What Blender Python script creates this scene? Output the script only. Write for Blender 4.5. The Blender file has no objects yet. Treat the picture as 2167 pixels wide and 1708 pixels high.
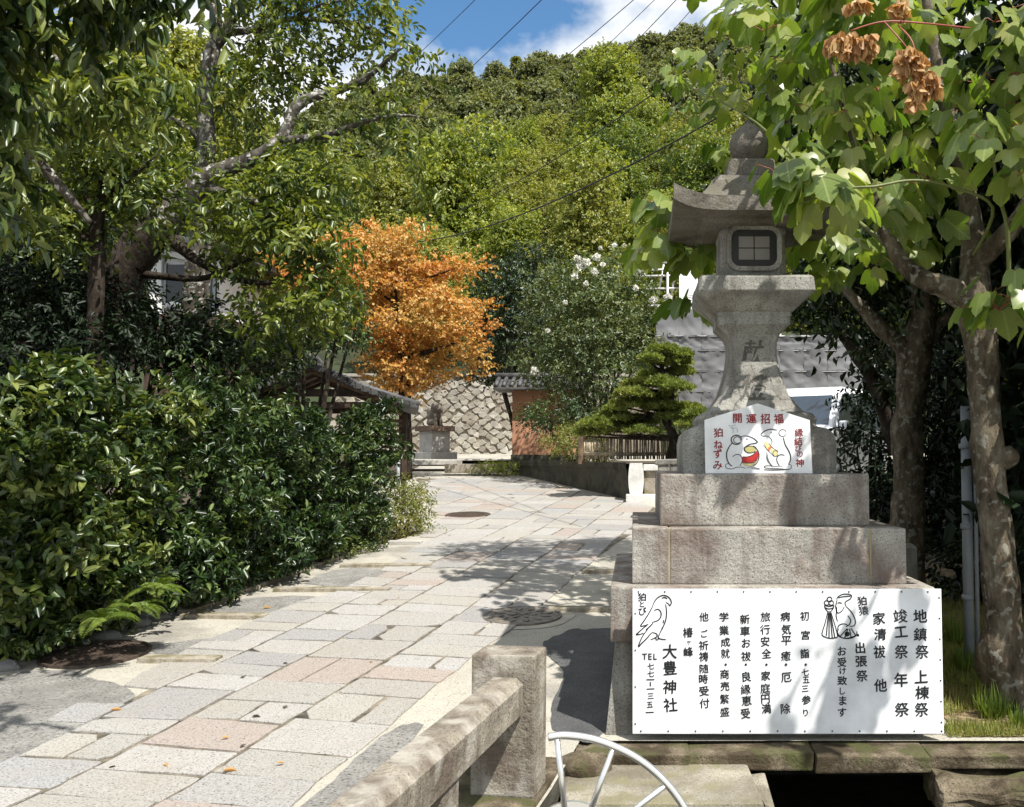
import bpy, bmesh, math, random
import numpy as np
from mathutils import Vector, Matrix, noise

S = bpy.context.scene
C = S.collection
R = math.radians
rnd = random.Random(7)

# ------------------------------------------------------------------ camera, sky, sun, exposure
FPX, CX, CY, HY = 1950.0, 1340.0, 854.0, 966.0      # focal length and principal point of the (cropped) photo
PITCH = math.atan((HY - CY) / FPX)
CAM_H = 1.62
cam = bpy.data.objects.new('camera', bpy.data.cameras.new('camera'))
C.objects.link(cam)
cam.location = (0, 0, CAM_H)
cam.rotation_euler = (math.pi / 2 + PITCH, 0, 0)
cam.data.sensor_width = 36
cam.data.lens = 36 * FPX / 2166
cam.data.shift_x = -(CX - 1083) / 2166
cam.data.clip_end = 2000
cam.data.clip_start = 0.05
S.camera = cam

SUN = Vector((0.36, -0.40, 0.84)).normalized()       # direction towards the sun
SUN_EL = math.asin(SUN.z)
SUN_AZ = math.atan2(SUN.x, SUN.y)                    # clockwise from +Y
sl = bpy.data.lights.new('sun', 'SUN')
sl.energy = 5.0
sl.angle = R(0.5)
sl.color = (1.0, 0.965, 0.90)
so = bpy.data.objects.new('sun', sl)
C.objects.link(so)
so.rotation_euler = (-SUN).to_track_quat('-Z', 'Y').to_euler()

W = bpy.data.worlds.new('World')
S.world = W
W.use_nodes = True
nt = W.node_tree
for n in list(nt.nodes): nt.nodes.remove(n)
out = nt.nodes.new('ShaderNodeOutputWorld')
bg = nt.nodes.new('ShaderNodeBackground')
bg.inputs['Strength'].default_value = 0.05
sky = nt.nodes.new('ShaderNodeTexSky')
sky.sky_type = 'NISHITA'
sky.sun_disc = False
sky.sun_elevation = SUN_EL
sky.sun_rotation = SUN_AZ
sky.air_density = 1.0
sky.dust_density = 0.6
sky.ozone_density = 2.0
tc = nt.nodes.new('ShaderNodeTexCoord')
mp = nt.nodes.new('ShaderNodeMapping')
mp.inputs['Scale'].default_value = (1.0, 1.0, 1.5)
mp.inputs['Location'].default_value = (0.13, 0.0, 0.21)
nz = nt.nodes.new('ShaderNodeTexNoise')
nz.inputs['Scale'].default_value = 3.6
nz.inputs['Detail'].default_value = 9
nz.inputs['Roughness'].default_value = 0.56
ramp = nt.nodes.new('ShaderNodeValToRGB')
ramp.color_ramp.elements[0].position = 0.47
ramp.color_ramp.elements[1].position = 0.60
# the clear blue part of the sky lies round one direction, cloud banks to both sides of it
dot = nt.nodes.new('ShaderNodeVectorMath'); dot.operation = 'DOT_PRODUCT'
dot.inputs[1].default_value = tuple(Vector((-0.21, 0.86, 0.50)).normalized())
clp = nt.nodes.new('ShaderNodeMapRange')
clp.inputs['From Min'].default_value = 0.981
clp.inputs['From Max'].default_value = 0.997
clp.inputs['To Min'].default_value = 0.10
clp.inputs['To Max'].default_value = -0.17
add = nt.nodes.new('ShaderNodeMath'); add.operation = 'ADD'
mix = nt.nodes.new('ShaderNodeMix'); mix.data_type = 'RGBA'
mix.inputs['B'].default_value = (14.5, 14.8, 15.0, 1)
tint = nt.nodes.new('ShaderNodeMix'); tint.data_type = 'RGBA'; tint.blend_type = 'MULTIPLY'
tint.inputs['Factor'].default_value = 1.0
tint.inputs['B'].default_value = (1.45, 2.05, 2.3, 1)
lk = nt.links.new
lk(tc.outputs['Generated'], mp.inputs['Vector'])
lk(mp.outputs['Vector'], nz.inputs['Vector'])
lk(tc.outputs['Generated'], dot.inputs[0])
lk(dot.outputs['Value'], clp.inputs['Value'])
lk(nz.outputs['Fac'], add.inputs[0])
lk(clp.outputs[0], add.inputs[1])
lk(add.outputs[0], ramp.inputs['Fac'])
lk(ramp.outputs['Color'], mix.inputs['Factor'])
lk(sky.outputs['Color'], tint.inputs['A'])
lk(tint.outputs['Result'], mix.inputs['A'])
lk(mix.outputs['Result'], bg.inputs['Color'])
lk(bg.outputs['Background'], out.inputs['Surface'])

S.view_settings.view_transform = 'Standard'
S.view_settings.look = 'None'
S.view_settings.gamma = 1
S.view_settings.use_curve_mapping = False
S.view_settings.exposure = 0.62
S.cycles.max_bounces = 6
S.cycles.diffuse_bounces = 2
S.cycles.transparent_max_bounces = 4

# ------------------------------------------------------------------ helpers
def P(X, Y, d):
    """the point at distance y=d that the photograph shows at (X, Y)"""
    u, v = (X - CX) / FPX, (CY - Y) / FPX
    c, s = math.cos(PITCH), math.sin(PITCH)
    dy, dz = c - v * s, s + v * c
    k = d / dy
    return Vector((u * k, d, CAM_H + dz * k))

_gy = [-60, 4.6, 6.5, 8.3, 14.8, 22, 33, 45, 70]
_gz = [0, 0, .1, .2, .65, 1.12, 1.62, 2.2, 3.0]
def zg(y): return float(np.interp(y, _gy, _gz))
def G(X, Y):
    """the ground point the photograph shows at (X, Y)"""
    lo, hi = 1.0, 60.0
    for _ in range(50):
        m = (lo + hi) / 2
        if P(X, Y, m).z > zg(m): lo = m
        else: hi = m
    return P(X, Y, lo)

def tag(o, label=None, cat=None, group=None, kind=None):
    if label: o['label'] = label
    if cat: o['category'] = cat
    if group: o['group'] = group
    if kind: o['kind'] = kind
    return o

def empty(name, loc, label, cat, group=None, rz=0):
    o = bpy.data.objects.new(name, None)
    C.objects.link(o)
    o.location = loc
    o.rotation_euler = (0, 0, rz)
    o.empty_display_size = 0.2
    return tag(o, label, cat, group)

def copy_tree(o, parent=None):
    c = o.copy()
    C.objects.link(c)
    if parent: c.parent = parent
    for ch in list(o.children): copy_tree(ch, c)
    return c

def link_mesh(name, me, mats, parent=None):
    o = bpy.data.objects.new(name, me)
    C.objects.link(o)
    if not isinstance(mats, (list, tuple)): mats = [mats]
    if not me.materials:
        for m in mats: me.materials.append(m)
    if parent is not None:
        o.parent = parent
        o.matrix_parent_inverse = Matrix.Identity(4)
    return o

def np_mesh(name, V, faces, totals, mi=None, smooth=False):
    me = bpy.data.meshes.new(name)
    V = np.asarray(V, np.float32)
    faces = np.asarray(faces, np.int32).ravel()
    totals = np.asarray(totals, np.int32)
    me.vertices.add(len(V))
    me.vertices.foreach_set('co', V.ravel())
    me.loops.add(len(faces))
    me.loops.foreach_set('vertex_index', faces)
    me.polygons.add(len(totals))
    st = np.zeros(len(totals), np.int32)
    st[1:] = np.cumsum(totals)[:-1]
    me.polygons.foreach_set('loop_start', st)
    me.polygons.foreach_set('loop_total', totals)
    if mi is not None: me.polygons.foreach_set('material_index', np.asarray(mi, np.int32))
    if smooth: me.polygons.foreach_set('use_smooth', np.ones(len(totals), bool))
    me.update(calc_edges=True)
    return me

class B:
    """collects shapes into ONE mesh"""
    def __init__(self, origin=(0, 0, 0), rz=0):
        self.v, self.f, self.sm = [], [], []
        self.inv = (Matrix.Translation(Vector(origin)) @ Matrix.Rotation(rz, 4, 'Z')).inverted()
        self.local = Matrix.Identity(4)
    def raw(self, vs, fs, smooth=False):
        k = len(self.v)
        self.v += [Vector(p) for p in vs]
        self.f += [tuple(k + i for i in f) for f in fs]
        self.sm += [smooth] * len(fs)
        return self
    def bm(self, bm, smooth=False):
        bm.verts.index_update()
        vs = [v.co.copy() for v in bm.verts]
        fs = [[v.index for v in f.verts] for f in bm.faces]
        bm.free()
        return self.raw(vs, fs, smooth)
    def box(self, lo, hi, bev=0.0, rot=None, seg=2, jit=0.0):
        lo, hi = Vector(lo), Vector(hi)
        c, s = (lo + hi) / 2, hi - lo
        b = bmesh.new()
        bmesh.ops.create_cube(b, size=1)
        for v in b.verts: v.co = Vector((v.co.x * s.x, v.co.y * s.y, v.co.z * s.z))
        if jit:
            for v in b.verts: v.co += Vector((rnd.uniform(-jit, jit), rnd.uniform(-jit, jit), rnd.uniform(-jit, jit)))
        if bev: bmesh.ops.bevel(b, geom=b.edges[:], offset=bev, segments=seg, affect='EDGES', profile=.6)
        m = Matrix.Translation(c) @ (rot.to_4x4() if rot else Matrix.Identity(4))
        b.transform(m)
        return self.bm(b)
    def frustum(self, rings, bev=0.0, cx=0, cy=0):
        """square rings (half_x, half_y, z) stacked"""
        vs, fs = [], []
        for hx, hy, z in rings:
            vs += [(cx - hx, cy - hy, z), (cx + hx, cy - hy, z), (cx + hx, cy + hy, z), (cx - hx, cy + hy, z)]
        n = len(rings)
        for i in range(n - 1):
            for j in range(4):
                a, b_ = i * 4 + j, i * 4 + (j + 1) % 4
                fs.append((a, b_, b_ + 4, a + 4))
        fs.append((3, 2, 1, 0))
        k = (n - 1) * 4
        fs.append((k, k + 1, k + 2, k + 3))
        b = bmesh.new()
        bv = [b.verts.new(p) for p in vs]
        for f in fs: b.faces.new([bv[i] for i in f])
        if bev: bmesh.ops.bevel(b, geom=b.edges[:], offset=bev, segments=2, affect='EDGES', profile=.6)
        return self.bm(b)
    def lathe(self, prof, c, n=24, smooth=True):
        vs, fs = [], []
        for r, z in prof:
            for k in range(n):
                a = 2 * math.pi * k / n
                vs.append((c[0] + r * math.cos(a), c[1] + r * math.sin(a), c[2] + z))
        for i in range(len(prof) - 1):
            for k in range(n):
                k2 = (k + 1) % n
                fs.append((i * n + k, i * n + k2, (i + 1) * n + k2, (i + 1) * n + k))
        fs.append(tuple(reversed(range(n))))
        fs.append(tuple((len(prof) - 1) * n + k for k in range(n)))
        return self.raw(vs, fs, smooth)
    def tube(self, pts, rad, n=8, smooth=True, wob=0.0, cap=True):
        pts = [Vector(p) for p in pts]
        if not hasattr(rad, '__len__'): rad = [rad] * len(pts)
        vs, fs = [], []
        prev = None
        for i, p in enumerate(pts):
            t = (pts[min(i + 1, len(pts) - 1)] - pts[max(i - 1, 0)]).normalized()
            if prev is None:
                a = t.orthogonal().normalized()
            else:
                a = (prev - t * prev.dot(t)).normalized()
            prev = a
            b = t.cross(a)
            for k in range(n):
                an = 2 * math.pi * k / n
                r = rad[i]
                if wob: r *= 1 + wob * noise.noise((p + Vector((math.cos(an), math.sin(an), 0)) * 1.7) * (0.35 / max(rad[i], .03)))
                vs.append(p + (a * math.cos(an) + b * math.sin(an)) * r)
        for i in range(len(pts) - 1):
            for k in range(n):
                k2 = (k + 1) % n
                fs.append((i * n + k, i * n + k2, (i + 1) * n + k2, (i + 1) * n + k))
        if cap:
            fs.append(tuple(reversed(range(n))))
            fs.append(tuple((len(pts) - 1) * n + k for k in range(n)))
        return self.raw(vs, fs, smooth)
    def prism(self, poly, vec):
        """a flat polygon extruded by vec"""
        n = len(poly)
        vec = Vector(vec)
        vs = [Vector(p) for p in poly] + [Vector(p) + vec for p in poly]
        fs = [tuple(range(n)), tuple(reversed(range(n, 2 * n)))]
        for i in range(n):
            j = (i + 1) % n
            fs.append((j, i, n + i, n + j))
        return self.raw(vs, fs)
    def rock(self, c, r, seed=0, amp=.18, sub=3):
        b = bmesh.new()
        bmesh.ops.create_icosphere(b, subdivisions=sub, radius=1)
        for v in b.verts:
            q = v.co.copy()
            k = 1 + amp * noise.noise(q * 1.3 + Vector((seed * 7.1, seed, 0))) + amp * .5 * noise.noise(q * 3.1 + Vector((seed, 3.7, 0)))
            v.co = Vector((q.x * r[0] * k + c[0], q.y * r[1] * k + c[1], q.z * r[2] * k + c[2]))
        return self.bm(b, True)
    def block(self, lo, hi, seed=0, amp=.03, cuts=7):
        b = bmesh.new(); bmesh.ops.create_cube(b, size=1)
        bmesh.ops.subdivide_edges(b, edges=b.edges[:], cuts=cuts, use_grid_fill=True)
        lo, hi = Vector(lo), Vector(hi)
        for v in b.verts:
            q = v.co.copy(); k = max(abs(q.x), abs(q.y), abs(q.z)); rnd_ = q.length / .866
            q = q * (1 - .16 * max(0, rnd_ - .72))
            p = Vector(((q.x + .5) * (hi.x - lo.x) + lo.x, (q.y + .5) * (hi.y - lo.y) + lo.y, (q.z + .5) * (hi.z - lo.z) + lo.z))
            o = Vector((seed * 3.7, seed, 1))
            v.co = p + Vector((noise.noise(p * 5 + o), noise.noise(p * 5 + o * 2), noise.noise(p * 5 + o * 3))) * amp + Vector((noise.noise(p * 17 + o), noise.noise(p * 17 + o * 2), noise.noise(p * 17))) * amp * .45
        return self.bm(b, False)
    def build(self, name, mat, parent=None, fix=True):
        me = bpy.data.meshes.new(name)
        vs = [self.inv @ p for p in self.v]
        me.from_pydata(vs, [], self.f)
        me.polygons.foreach_set('use_smooth', self.sm)
        if fix:
            b = bmesh.new(); b.from_mesh(me)
            bmesh.ops.recalc_face_normals(b, faces=b.faces[:])
            b.to_mesh(me); b.free()
        me.update()
        return link_mesh(name, me, mat, parent)

def smooth_line(pts, k=5):
    """Catmull-Rom through the points; works on tuples of any length"""
    A = [np.array(p, float) for p in pts]
    if len(A) < 3: return A
    res = []
    for i in range(len(A) - 1):
        p0, p1, p2 = A[max(i - 1, 0)], A[i], A[i + 1]
        p3 = A[min(i + 2, len(A) - 1)]
        for j in range(k):
            t = j / k
            res.append(.5 * (2 * p1 + (p2 - p0) * t + (2 * p0 - 5 * p1 + 4 * p2 - p3) * t * t + (3 * p1 - p0 - 3 * p2 + p3) * t ** 3))
    res.append(A[-1])
    return res

def limb(b, pts, n=9, k=5, wob=.25):
    """pts: (x, y, z, radius)"""
    L = smooth_line([tuple(p[:3]) + (p[3],) for p in pts], k)
    b.tube([p[:3] for p in L], [max(float(p[3]), .003) for p in L], n=n, wob=wob)

# ------------------------------------------------------------------ materials
def new_mat(name):
    m = bpy.data.materials.new(name)
    m.use_nodes = True
    t = m.node_tree
    for n in list(t.nodes): t.nodes.remove(n)
    o = t.nodes.new('ShaderNodeOutputMaterial')
    return m, t, o

def N(t, typ, **kw):
    n = t.nodes.new(typ)
    for k, v in kw.items():
        if k.startswith('i_'): n.inputs[k[2:].replace('_', ' ')].default_value = v
        else: setattr(n, k, v)
    return n

def rampn(t, stops, interp='LINEAR'):
    r = t.nodes.new('ShaderNodeValToRGB')
    e = r.color_ramp.elements
    r.color_ramp.interpolation = interp
    while len(e) < len(stops): e.new(.5)
    for el, (p, c) in zip(e, stops):
        el.position = p
        el.color = (c[0], c[1], c[2], 1)
    return r

def plain(name, col, rough=.6, metal=0, var=.12, scale=6, bump=0.0, bscale=60, spec=.4):
    m, t, o = new_mat(name)
    p = N(t, 'ShaderNodeBsdfPrincipled')
    p.inputs['Roughness'].default_value = rough
    p.inputs['Metallic'].default_value = metal
    p.inputs['Specular IOR Level'].default_value = spec
    tcn = N(t, 'ShaderNodeTexCoord')
    nz = N(t, 'ShaderNodeTexNoise'); nz.inputs['Scale'].default_value = scale; nz.inputs['Detail'].default_value = 6
    lo = [c * (1 - var * 1.6) for c in col]; hi = [min(1, c * (1 + var * 1.6)) for c in col]
    r = rampn(t, [(.3, lo), (.7, hi)])
    t.links.new(tcn.outputs['Object'], nz.inputs['Vector'])
    t.links.new(nz.outputs['Fac'], r.inputs['Fac'])
    t.links.new(r.outputs['Color'], p.inputs['Base Color'])
    if bump:
        n2 = N(t, 'ShaderNodeTexNoise'); n2.inputs['Scale'].default_value = bscale; n2.inputs['Detail'].default_value = 4
        bp = N(t, 'ShaderNodeBump'); bp.inputs['Strength'].default_value = bump; bp.inputs['Distance'].default_value = .01
        t.links.new(tcn.outputs['Object'], n2.inputs['Vector'])
        t.links.new(n2.outputs['Fac'], bp.inputs['Height'])
        t.links.new(bp.outputs['Normal'], p.inputs['Normal'])
    t.links.new(p.outputs['BSDF'], o.inputs['Surface'])
    return m

def granite(name, base, stain, stain_amt=.5, island=None, speck=.35, moss=None, bump=.5, sscale=1.7, space='Object', srange=(.46, .68), nscale=95, streak=0):
    """speckled stone with weather stains; island = list of tints picked per separate stone"""
    m, t, o = new_mat(name)
    L = t.links.new
    p = N(t, 'ShaderNodeBsdfPrincipled'); p.inputs['Roughness'].default_value = .85
    p.inputs['Specular IOR Level'].default_value = .25
    tcn = N(t, 'ShaderNodeTexCoord')
    co = tcn.outputs[space]
    if island:
        g = N(t, 'ShaderNodeNewGeometry')
        r0 = rampn(t, [(i / len(island), c) for i, c in enumerate(island)], 'CONSTANT')
        L(g.outputs['Random Per Island'], r0.inputs['Fac'])
        cur = r0.outputs['Color']
    else:
        n0 = N(t, 'ShaderNodeTexNoise'); n0.inputs['Scale'].default_value = 4; n0.inputs['Detail'].default_value = 5
        r0 = rampn(t, [(.35, [c * .82 for c in base]), (.65, [min(1, c * 1.15) for c in base])])
        L(co, n0.inputs['Vector']); L(n0.outputs['Fac'], r0.inputs['Fac'])
        cur = r0.outputs['Color']
    n1 = N(t, 'ShaderNodeTexNoise'); n1.inputs['Scale'].default_value = nscale; n1.inputs['Detail'].default_value = 3; n1.inputs['Roughness'].default_value = .7
    r1 = rampn(t, [(.30, (1 - speck * 1.9,) * 3), (.46, (1, 1, 1)), (.56, (1, 1, 1)), (.72, (1 + speck * .7,) * 3)])
    L(co, n1.inputs['Vector']); L(n1.outputs['Fac'], r1.inputs['Fac'])
    mx = N(t, 'ShaderNodeMix', data_type='RGBA', blend_type='MULTIPLY'); mx.inputs['Factor'].default_value = 1
    L(cur, mx.inputs['A']); L(r1.outputs['Color'], mx.inputs['B'])
    cur = mx.outputs['Result']
    n2 = N(t, 'ShaderNodeTexNoise'); n2.inputs['Scale'].default_value = sscale; n2.inputs['Detail'].default_value = 8; n2.inputs['Roughness'].default_value = .65
    r2 = rampn(t, [(srange[0], (0, 0, 0)), (srange[1], (stain_amt,) * 3)])
    L(co, n2.inputs['Vector']); L(n2.outputs['Fac'], r2.inputs['Fac'])
    m2 = N(t, 'ShaderNodeMix', data_type='RGBA'); m2.inputs['B'].default_value = (*stain, 1)
    L(r2.outputs['Color'], m2.inputs['Factor']); L(cur, m2.inputs['A'])
    cur = m2.outputs['Result']
    if moss:
        n3 = N(t, 'ShaderNodeTexNoise'); n3.inputs['Scale'].default_value = 5.5; n3.inputs['Detail'].default_value = 8
        r3 = rampn(t, [(.50, (0, 0, 0)), (.62, (.85,) * 3)])
        mv = N(t, 'ShaderNodeMapping'); mv.inputs['Location'].default_value = (4.3, 1.7, 9.1)
        L(co, mv.inputs['Vector']); L(mv.outputs['Vector'], n3.inputs['Vector']); L(n3.outputs['Fac'], r3.inputs['Fac'])
        m3 = N(t, 'ShaderNodeMix', data_type='RGBA'); m3.inputs['B'].default_value = (*moss, 1)
        L(r3.outputs['Color'], m3.inputs['Factor']); L(cur, m3.inputs['A'])
        cur = m3.outputs['Result']
    if streak:
        mv = N(t, 'ShaderNodeMapping'); mv.inputs['Scale'].default_value = (1, 1, .13)
        n7 = N(t, 'ShaderNodeTexNoise'); n7.inputs['Scale'].default_value = 9; n7.inputs['Detail'].default_value = 7; n7.inputs['Roughness'].default_value = .6
        r7 = rampn(t, [(.47, (0, 0, 0)), (.68, (streak,) * 3)])
        m7 = N(t, 'ShaderNodeMix', data_type='RGBA'); m7.inputs['B'].default_value = (stain[0] * .75, stain[1] * .75, stain[2] * .75, 1)
        L(co, mv.inputs['Vector']); L(mv.outputs['Vector'], n7.inputs['Vector']); L(n7.outputs['Fac'], r7.inputs['Fac']); L(r7.outputs['Color'], m7.inputs['Factor']); L(cur, m7.inputs['A'])
        cur = m7.outputs['Result']
    L(cur, p.inputs['Base Color'])
    n4 = N(t, 'ShaderNodeTexNoise'); n4.inputs['Scale'].default_value = 55; n4.inputs['Detail'].default_value = 5; n4.inputs['Roughness'].default_value = .7
    bp = N(t, 'ShaderNodeBump'); bp.inputs['Strength'].default_value = bump; bp.inputs['Distance'].default_value = .012
    n6 = N(t, 'ShaderNodeTexNoise'); n6.inputs['Scale'].default_value = 11; n6.inputs['Detail'].default_value = 6; n6.inputs['Roughness'].default_value = .6
    b6 = N(t, 'ShaderNodeBump'); b6.inputs['Strength'].default_value = bump * .7; b6.inputs['Distance'].default_value = .035
    L(co, n6.inputs['Vector']); L(n6.outputs['Fac'], b6.inputs['Height']); L(b6.outputs['Normal'], bp.inputs['Normal'])
    L(co, n4.inputs['Vector']); L(n4.outputs['Fac'], bp.inputs['Height']); L(bp.outputs['Normal'], p.inputs['Normal'])
    L(p.outputs['BSDF'], o.inputs['Surface'])
    return m

def leaf_mat(name, cols, rough=.45, trans=.3, tcol=None, spec=.45, clump=1.8):
    m, t, o = new_mat(name)
    L = t.links.new
    g = N(t, 'ShaderNodeNewGeometry')
    r = rampn(t, [(i / max(1, len(cols) - 1), c) for i, c in enumerate(cols)])
    tcn = N(t, 'ShaderNodeTexCoord')
    nz = N(t, 'ShaderNodeTexNoise'); nz.inputs['Scale'].default_value = clump; nz.inputs['Detail'].default_value = 3
    mr = N(t, 'ShaderNodeMapRange'); mr.inputs['From Min'].default_value = .34; mr.inputs['From Max'].default_value = .66; mr.inputs['To Min'].default_value = -.32; mr.inputs['To Max'].default_value = .36
    ma = N(t, 'ShaderNodeMath', operation='MULTIPLY_ADD'); ma.inputs[1].default_value = .85
    L(tcn.outputs['Object'], nz.inputs['Vector']); L(nz.outputs['Fac'], mr.inputs['Value'])
    L(g.outputs['Random Per Island'], ma.inputs[0]); L(mr.outputs['Result'], ma.inputs[2]); L(ma.outputs[0], r.inputs['Fac'])
    p = N(t, 'ShaderNodeBsdfPrincipled'); p.inputs['Roughness'].default_value = rough
    p.inputs['Specular IOR Level'].default_value = spec
    L(r.outputs['Color'], p.inputs['Base Color'])
    tr = N(t, 'ShaderNodeBsdfTranslucent')
    mm = N(t, 'ShaderNodeMix', data_type='RGBA', blend_type='MULTIPLY'); mm.inputs['Factor'].default_value = 1
    mm.inputs['B'].default_value = (*(tcol or (1.9, 1.8, .6)), 1)
    L(r.outputs['Color'], mm.inputs['A']); L(mm.outputs['Result'], tr.inputs['Color'])
    ms = N(t, 'ShaderNodeMixShader'); ms.inputs['Fac'].default_value = trans
    L(p.outputs['BSDF'], ms.inputs[1]); L(tr.outputs['BSDF'], ms.inputs[2])
    L(ms.outputs['Shader'], o.inputs['Surface'])
    return m

def add_veins(m):
    t = m.node_tree; L = t.links.new
    p = next(n for n in t.nodes if n.type == 'BSDF_PRINCIPLED')
    src = p.inputs['Base Color'].links[0].from_socket
    uv = N(t, 'ShaderNodeUVMap'); uv.uv_map = 'leaf'
    sp = N(t, 'ShaderNodeSeparateXYZ'); L(uv.outputs['UV'], sp.inputs['Vector'])
    ab = N(t, 'ShaderNodeMath', operation='ABSOLUTE'); L(sp.outputs['Y'], ab.inputs[0])
    r1 = rampn(t, [(.012, (1, 1, 1)), (.035, (0, 0, 0))]); L(ab.outputs[0], r1.inputs['Fac'])
    k = N(t, 'ShaderNodeMath', operation='MULTIPLY_ADD'); k.inputs[1].default_value = -.95; L(ab.outputs[0], k.inputs[0]); L(sp.outputs['X'], k.inputs[2])
    k2 = N(t, 'ShaderNodeMath', operation='MULTIPLY'); k2.inputs[1].default_value = 36; L(k.outputs[0], k2.inputs[0])
    k3 = N(t, 'ShaderNodeMath', operation='SINE'); L(k2.outputs[0], k3.inputs[0])
    r2 = rampn(t, [(.86, (0, 0, 0)), (.99, (.45, .45, .45))]); L(k3.outputs[0], r2.inputs['Fac'])
    ad = N(t, 'ShaderNodeMix', data_type='RGBA', blend_type='LIGHTEN'); ad.inputs['Factor'].default_value = 1; L(r1.outputs['Color'], ad.inputs['A']); L(r2.outputs['Color'], ad.inputs['B'])
    sc = N(t, 'ShaderNodeMath', operation='MULTIPLY'); sc.inputs[1].default_value = .55; L(ad.outputs['Result'], sc.inputs[0])
    mx = N(t, 'ShaderNodeMix', data_type='RGBA'); mx.inputs['B'].default_value = (.42, .46, .20, 1); L(sc.outputs[0], mx.inputs['Factor']); L(src, mx.inputs['A'])
    # brown spots and dry margins
    tcn = N(t, 'ShaderNodeTexCoord'); nz = N(t, 'ShaderNodeTexNoise'); nz.inputs['Scale'].default_value = 16; nz.inputs['Detail'].default_value = 4
    r3 = rampn(t, [(.66, (0, 0, 0)), (.74, (.6, .6, .6))]); L(tcn.outputs['Object'], nz.inputs['Vector']); L(nz.outputs['Fac'], r3.inputs['Fac'])
    m3 = N(t, 'ShaderNodeMix', data_type='RGBA'); m3.inputs['B'].default_value = (.22, .15, .05, 1); L(r3.outputs['Color'], m3.inputs['Factor']); L(mx.outputs['Result'], m3.inputs['A'])
    L(m3.outputs['Result'], p.inputs['Base Color'])

def bark_mat(name, a, b, c, scale=9, lichen=(.36, .34, .29)):
    m, t, o = new_mat(name)
    L = t.links.new
    p = N(t, 'ShaderNodeBsdfPrincipled'); p.inputs['Roughness'].default_value = .9
    p.inputs['Specular IOR Level'].default_value = .15
    tcn = N(t, 'ShaderNodeTexCoord')
    mv = N(t, 'ShaderNodeMapping'); mv.inputs['Scale'].default_value = (1, 1, .45)
    n1 = N(t, 'ShaderNodeTexNoise'); n1.inputs['Scale'].default_value = scale; n1.inputs['Detail'].default_value = 9; n1.inputs['Roughness'].default_value = .68
    r = rampn(t, [(.34, a), (.5, b), (.66, c)])
    L(tcn.outputs['Object'], mv.inputs['Vector']); L(mv.outputs['Vector'], n1.inputs['Vector'])
    L(n1.outputs['Fac'], r.inputs['Fac'])
    n5 = N(t, 'ShaderNodeTexNoise'); n5.inputs['Scale'].default_value = scale * 2.6; n5.inputs['Detail'].default_value = 5
    r5 = rampn(t, [(.57, (0, 0, 0)), (.63, (.8,) * 3)])
    m5 = N(t, 'ShaderNodeMix', data_type='RGBA'); m5.inputs['B'].default_value = (*lichen, 1)
    L(tcn.outputs['Object'], n5.inputs['Vector']); L(n5.outputs['Fac'], r5.inputs['Fac'])
    L(r5.outputs['Color'], m5.inputs['Factor']); L(r.outputs['Color'], m5.inputs['A']); L(m5.outputs['Result'], p.inputs['Base Color'])
    n2 = N(t, 'ShaderNodeTexNoise'); n2.inputs['Scale'].default_value = scale * 4; n2.inputs['Detail'].default_value = 6
    L(mv.outputs['Vector'], n2.inputs['Vector'])
    bp = N(t, 'ShaderNodeBump'); bp.inputs['Strength'].default_value = .8; bp.inputs['Distance'].default_value = .02
    L(n2.outputs['Fac'], bp.inputs['Height']); L(bp.outputs['Normal'], p.inputs['Normal'])
    L(p.outputs['BSDF'], o.inputs['Surface'])
    return m

M = {}
M['lantern'] = granite('lantern_stone', (.33, .325, .29), (.12, .10, .085), .7, speck=.5, sscale=3.0, srange=(.43, .66), bump=.7, streak=.6)
M['tier'] = granite('plinth_stone', (.365, .345, .305), (.15, .105, .085), .8, speck=.5, sscale=2.4, srange=(.43, .63), bump=.7, streak=.7)
M['roofstone'] = granite('weathered_lantern_roof', (.23, .21, .175), (.06, .05, .04), .8, moss=(.14, .13, .095), speck=.5, sscale=4, srange=(.40, .60), bump=.9)
M['carved'] = granite('carving_shade_lettering', (.115, .108, .095), (.10, .09, .075), .6, sscale=5)
M['post'] = granite('bridge_stone', (.33, .295, .235), (.12, .09, .07), .85, moss=(.40, .37, .32), speck=.5, sscale=3.2, srange=(.40, .60), bump=.8, streak=.6)
M['ledge'] = granite('mossy_ledge', (.215, .175, .12), (.05, .036, .02), .95, moss=(.075, .078, .028), speck=.6, sscale=3.4, srange=(.36, .54), bump=1.0)
M['shelf'] = granite('concrete_shelf', (.30, .275, .22), (.13, .11, .075), .8, moss=(.20, .18, .11), speck=.45, sscale=1.9, srange=(.42, .62), bump=.7)
M['slab'] = granite('paving_slabs', None, (.30, .26, .21), .35,
    island=[(0.346, 0.331, 0.307), (0.314, 0.303, 0.288), (0.365, 0.347, 0.322), (0.326, 0.309, 0.281), (0.346, 0.293, 0.256), (0.358, 0.34, 0.316), (0.302, 0.297, 0.291), (0.352, 0.335, 0.3), (0.326, 0.281, 0.249), (0.371, 0.356, 0.339), (0.322, 0.307, 0.279), (0.29, 0.281, 0.271), (0.352, 0.335, 0.3)],
    speck=.5, sscale=2.2, srange=(.45, .70), bump=.6)
M['kerb'] = granite('kerb_stone', (.36, .32, .26), (.17, .14, .09), .6, moss=(.16, .14, .07), speck=.4)
M['rock'] = granite('river_stone', None, (.22, .2, .15), .5, island=[(.40, .37, .31), (.44, .36, .30), (.33, .33, .24), (.42, .40, .36), (.22, .22, .22)], speck=.25)
M['white_stone'] = granite('pale_granite', (.66, .65, .62), (.5, .48, .44), .3, speck=.2)
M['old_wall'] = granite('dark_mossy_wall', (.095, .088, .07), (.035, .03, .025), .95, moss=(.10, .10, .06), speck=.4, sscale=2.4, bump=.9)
M['komainu'] = granite('dark_bronze_stone', (.17, .145, .115), (.07, .055, .045), .6, speck=.3)
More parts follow.
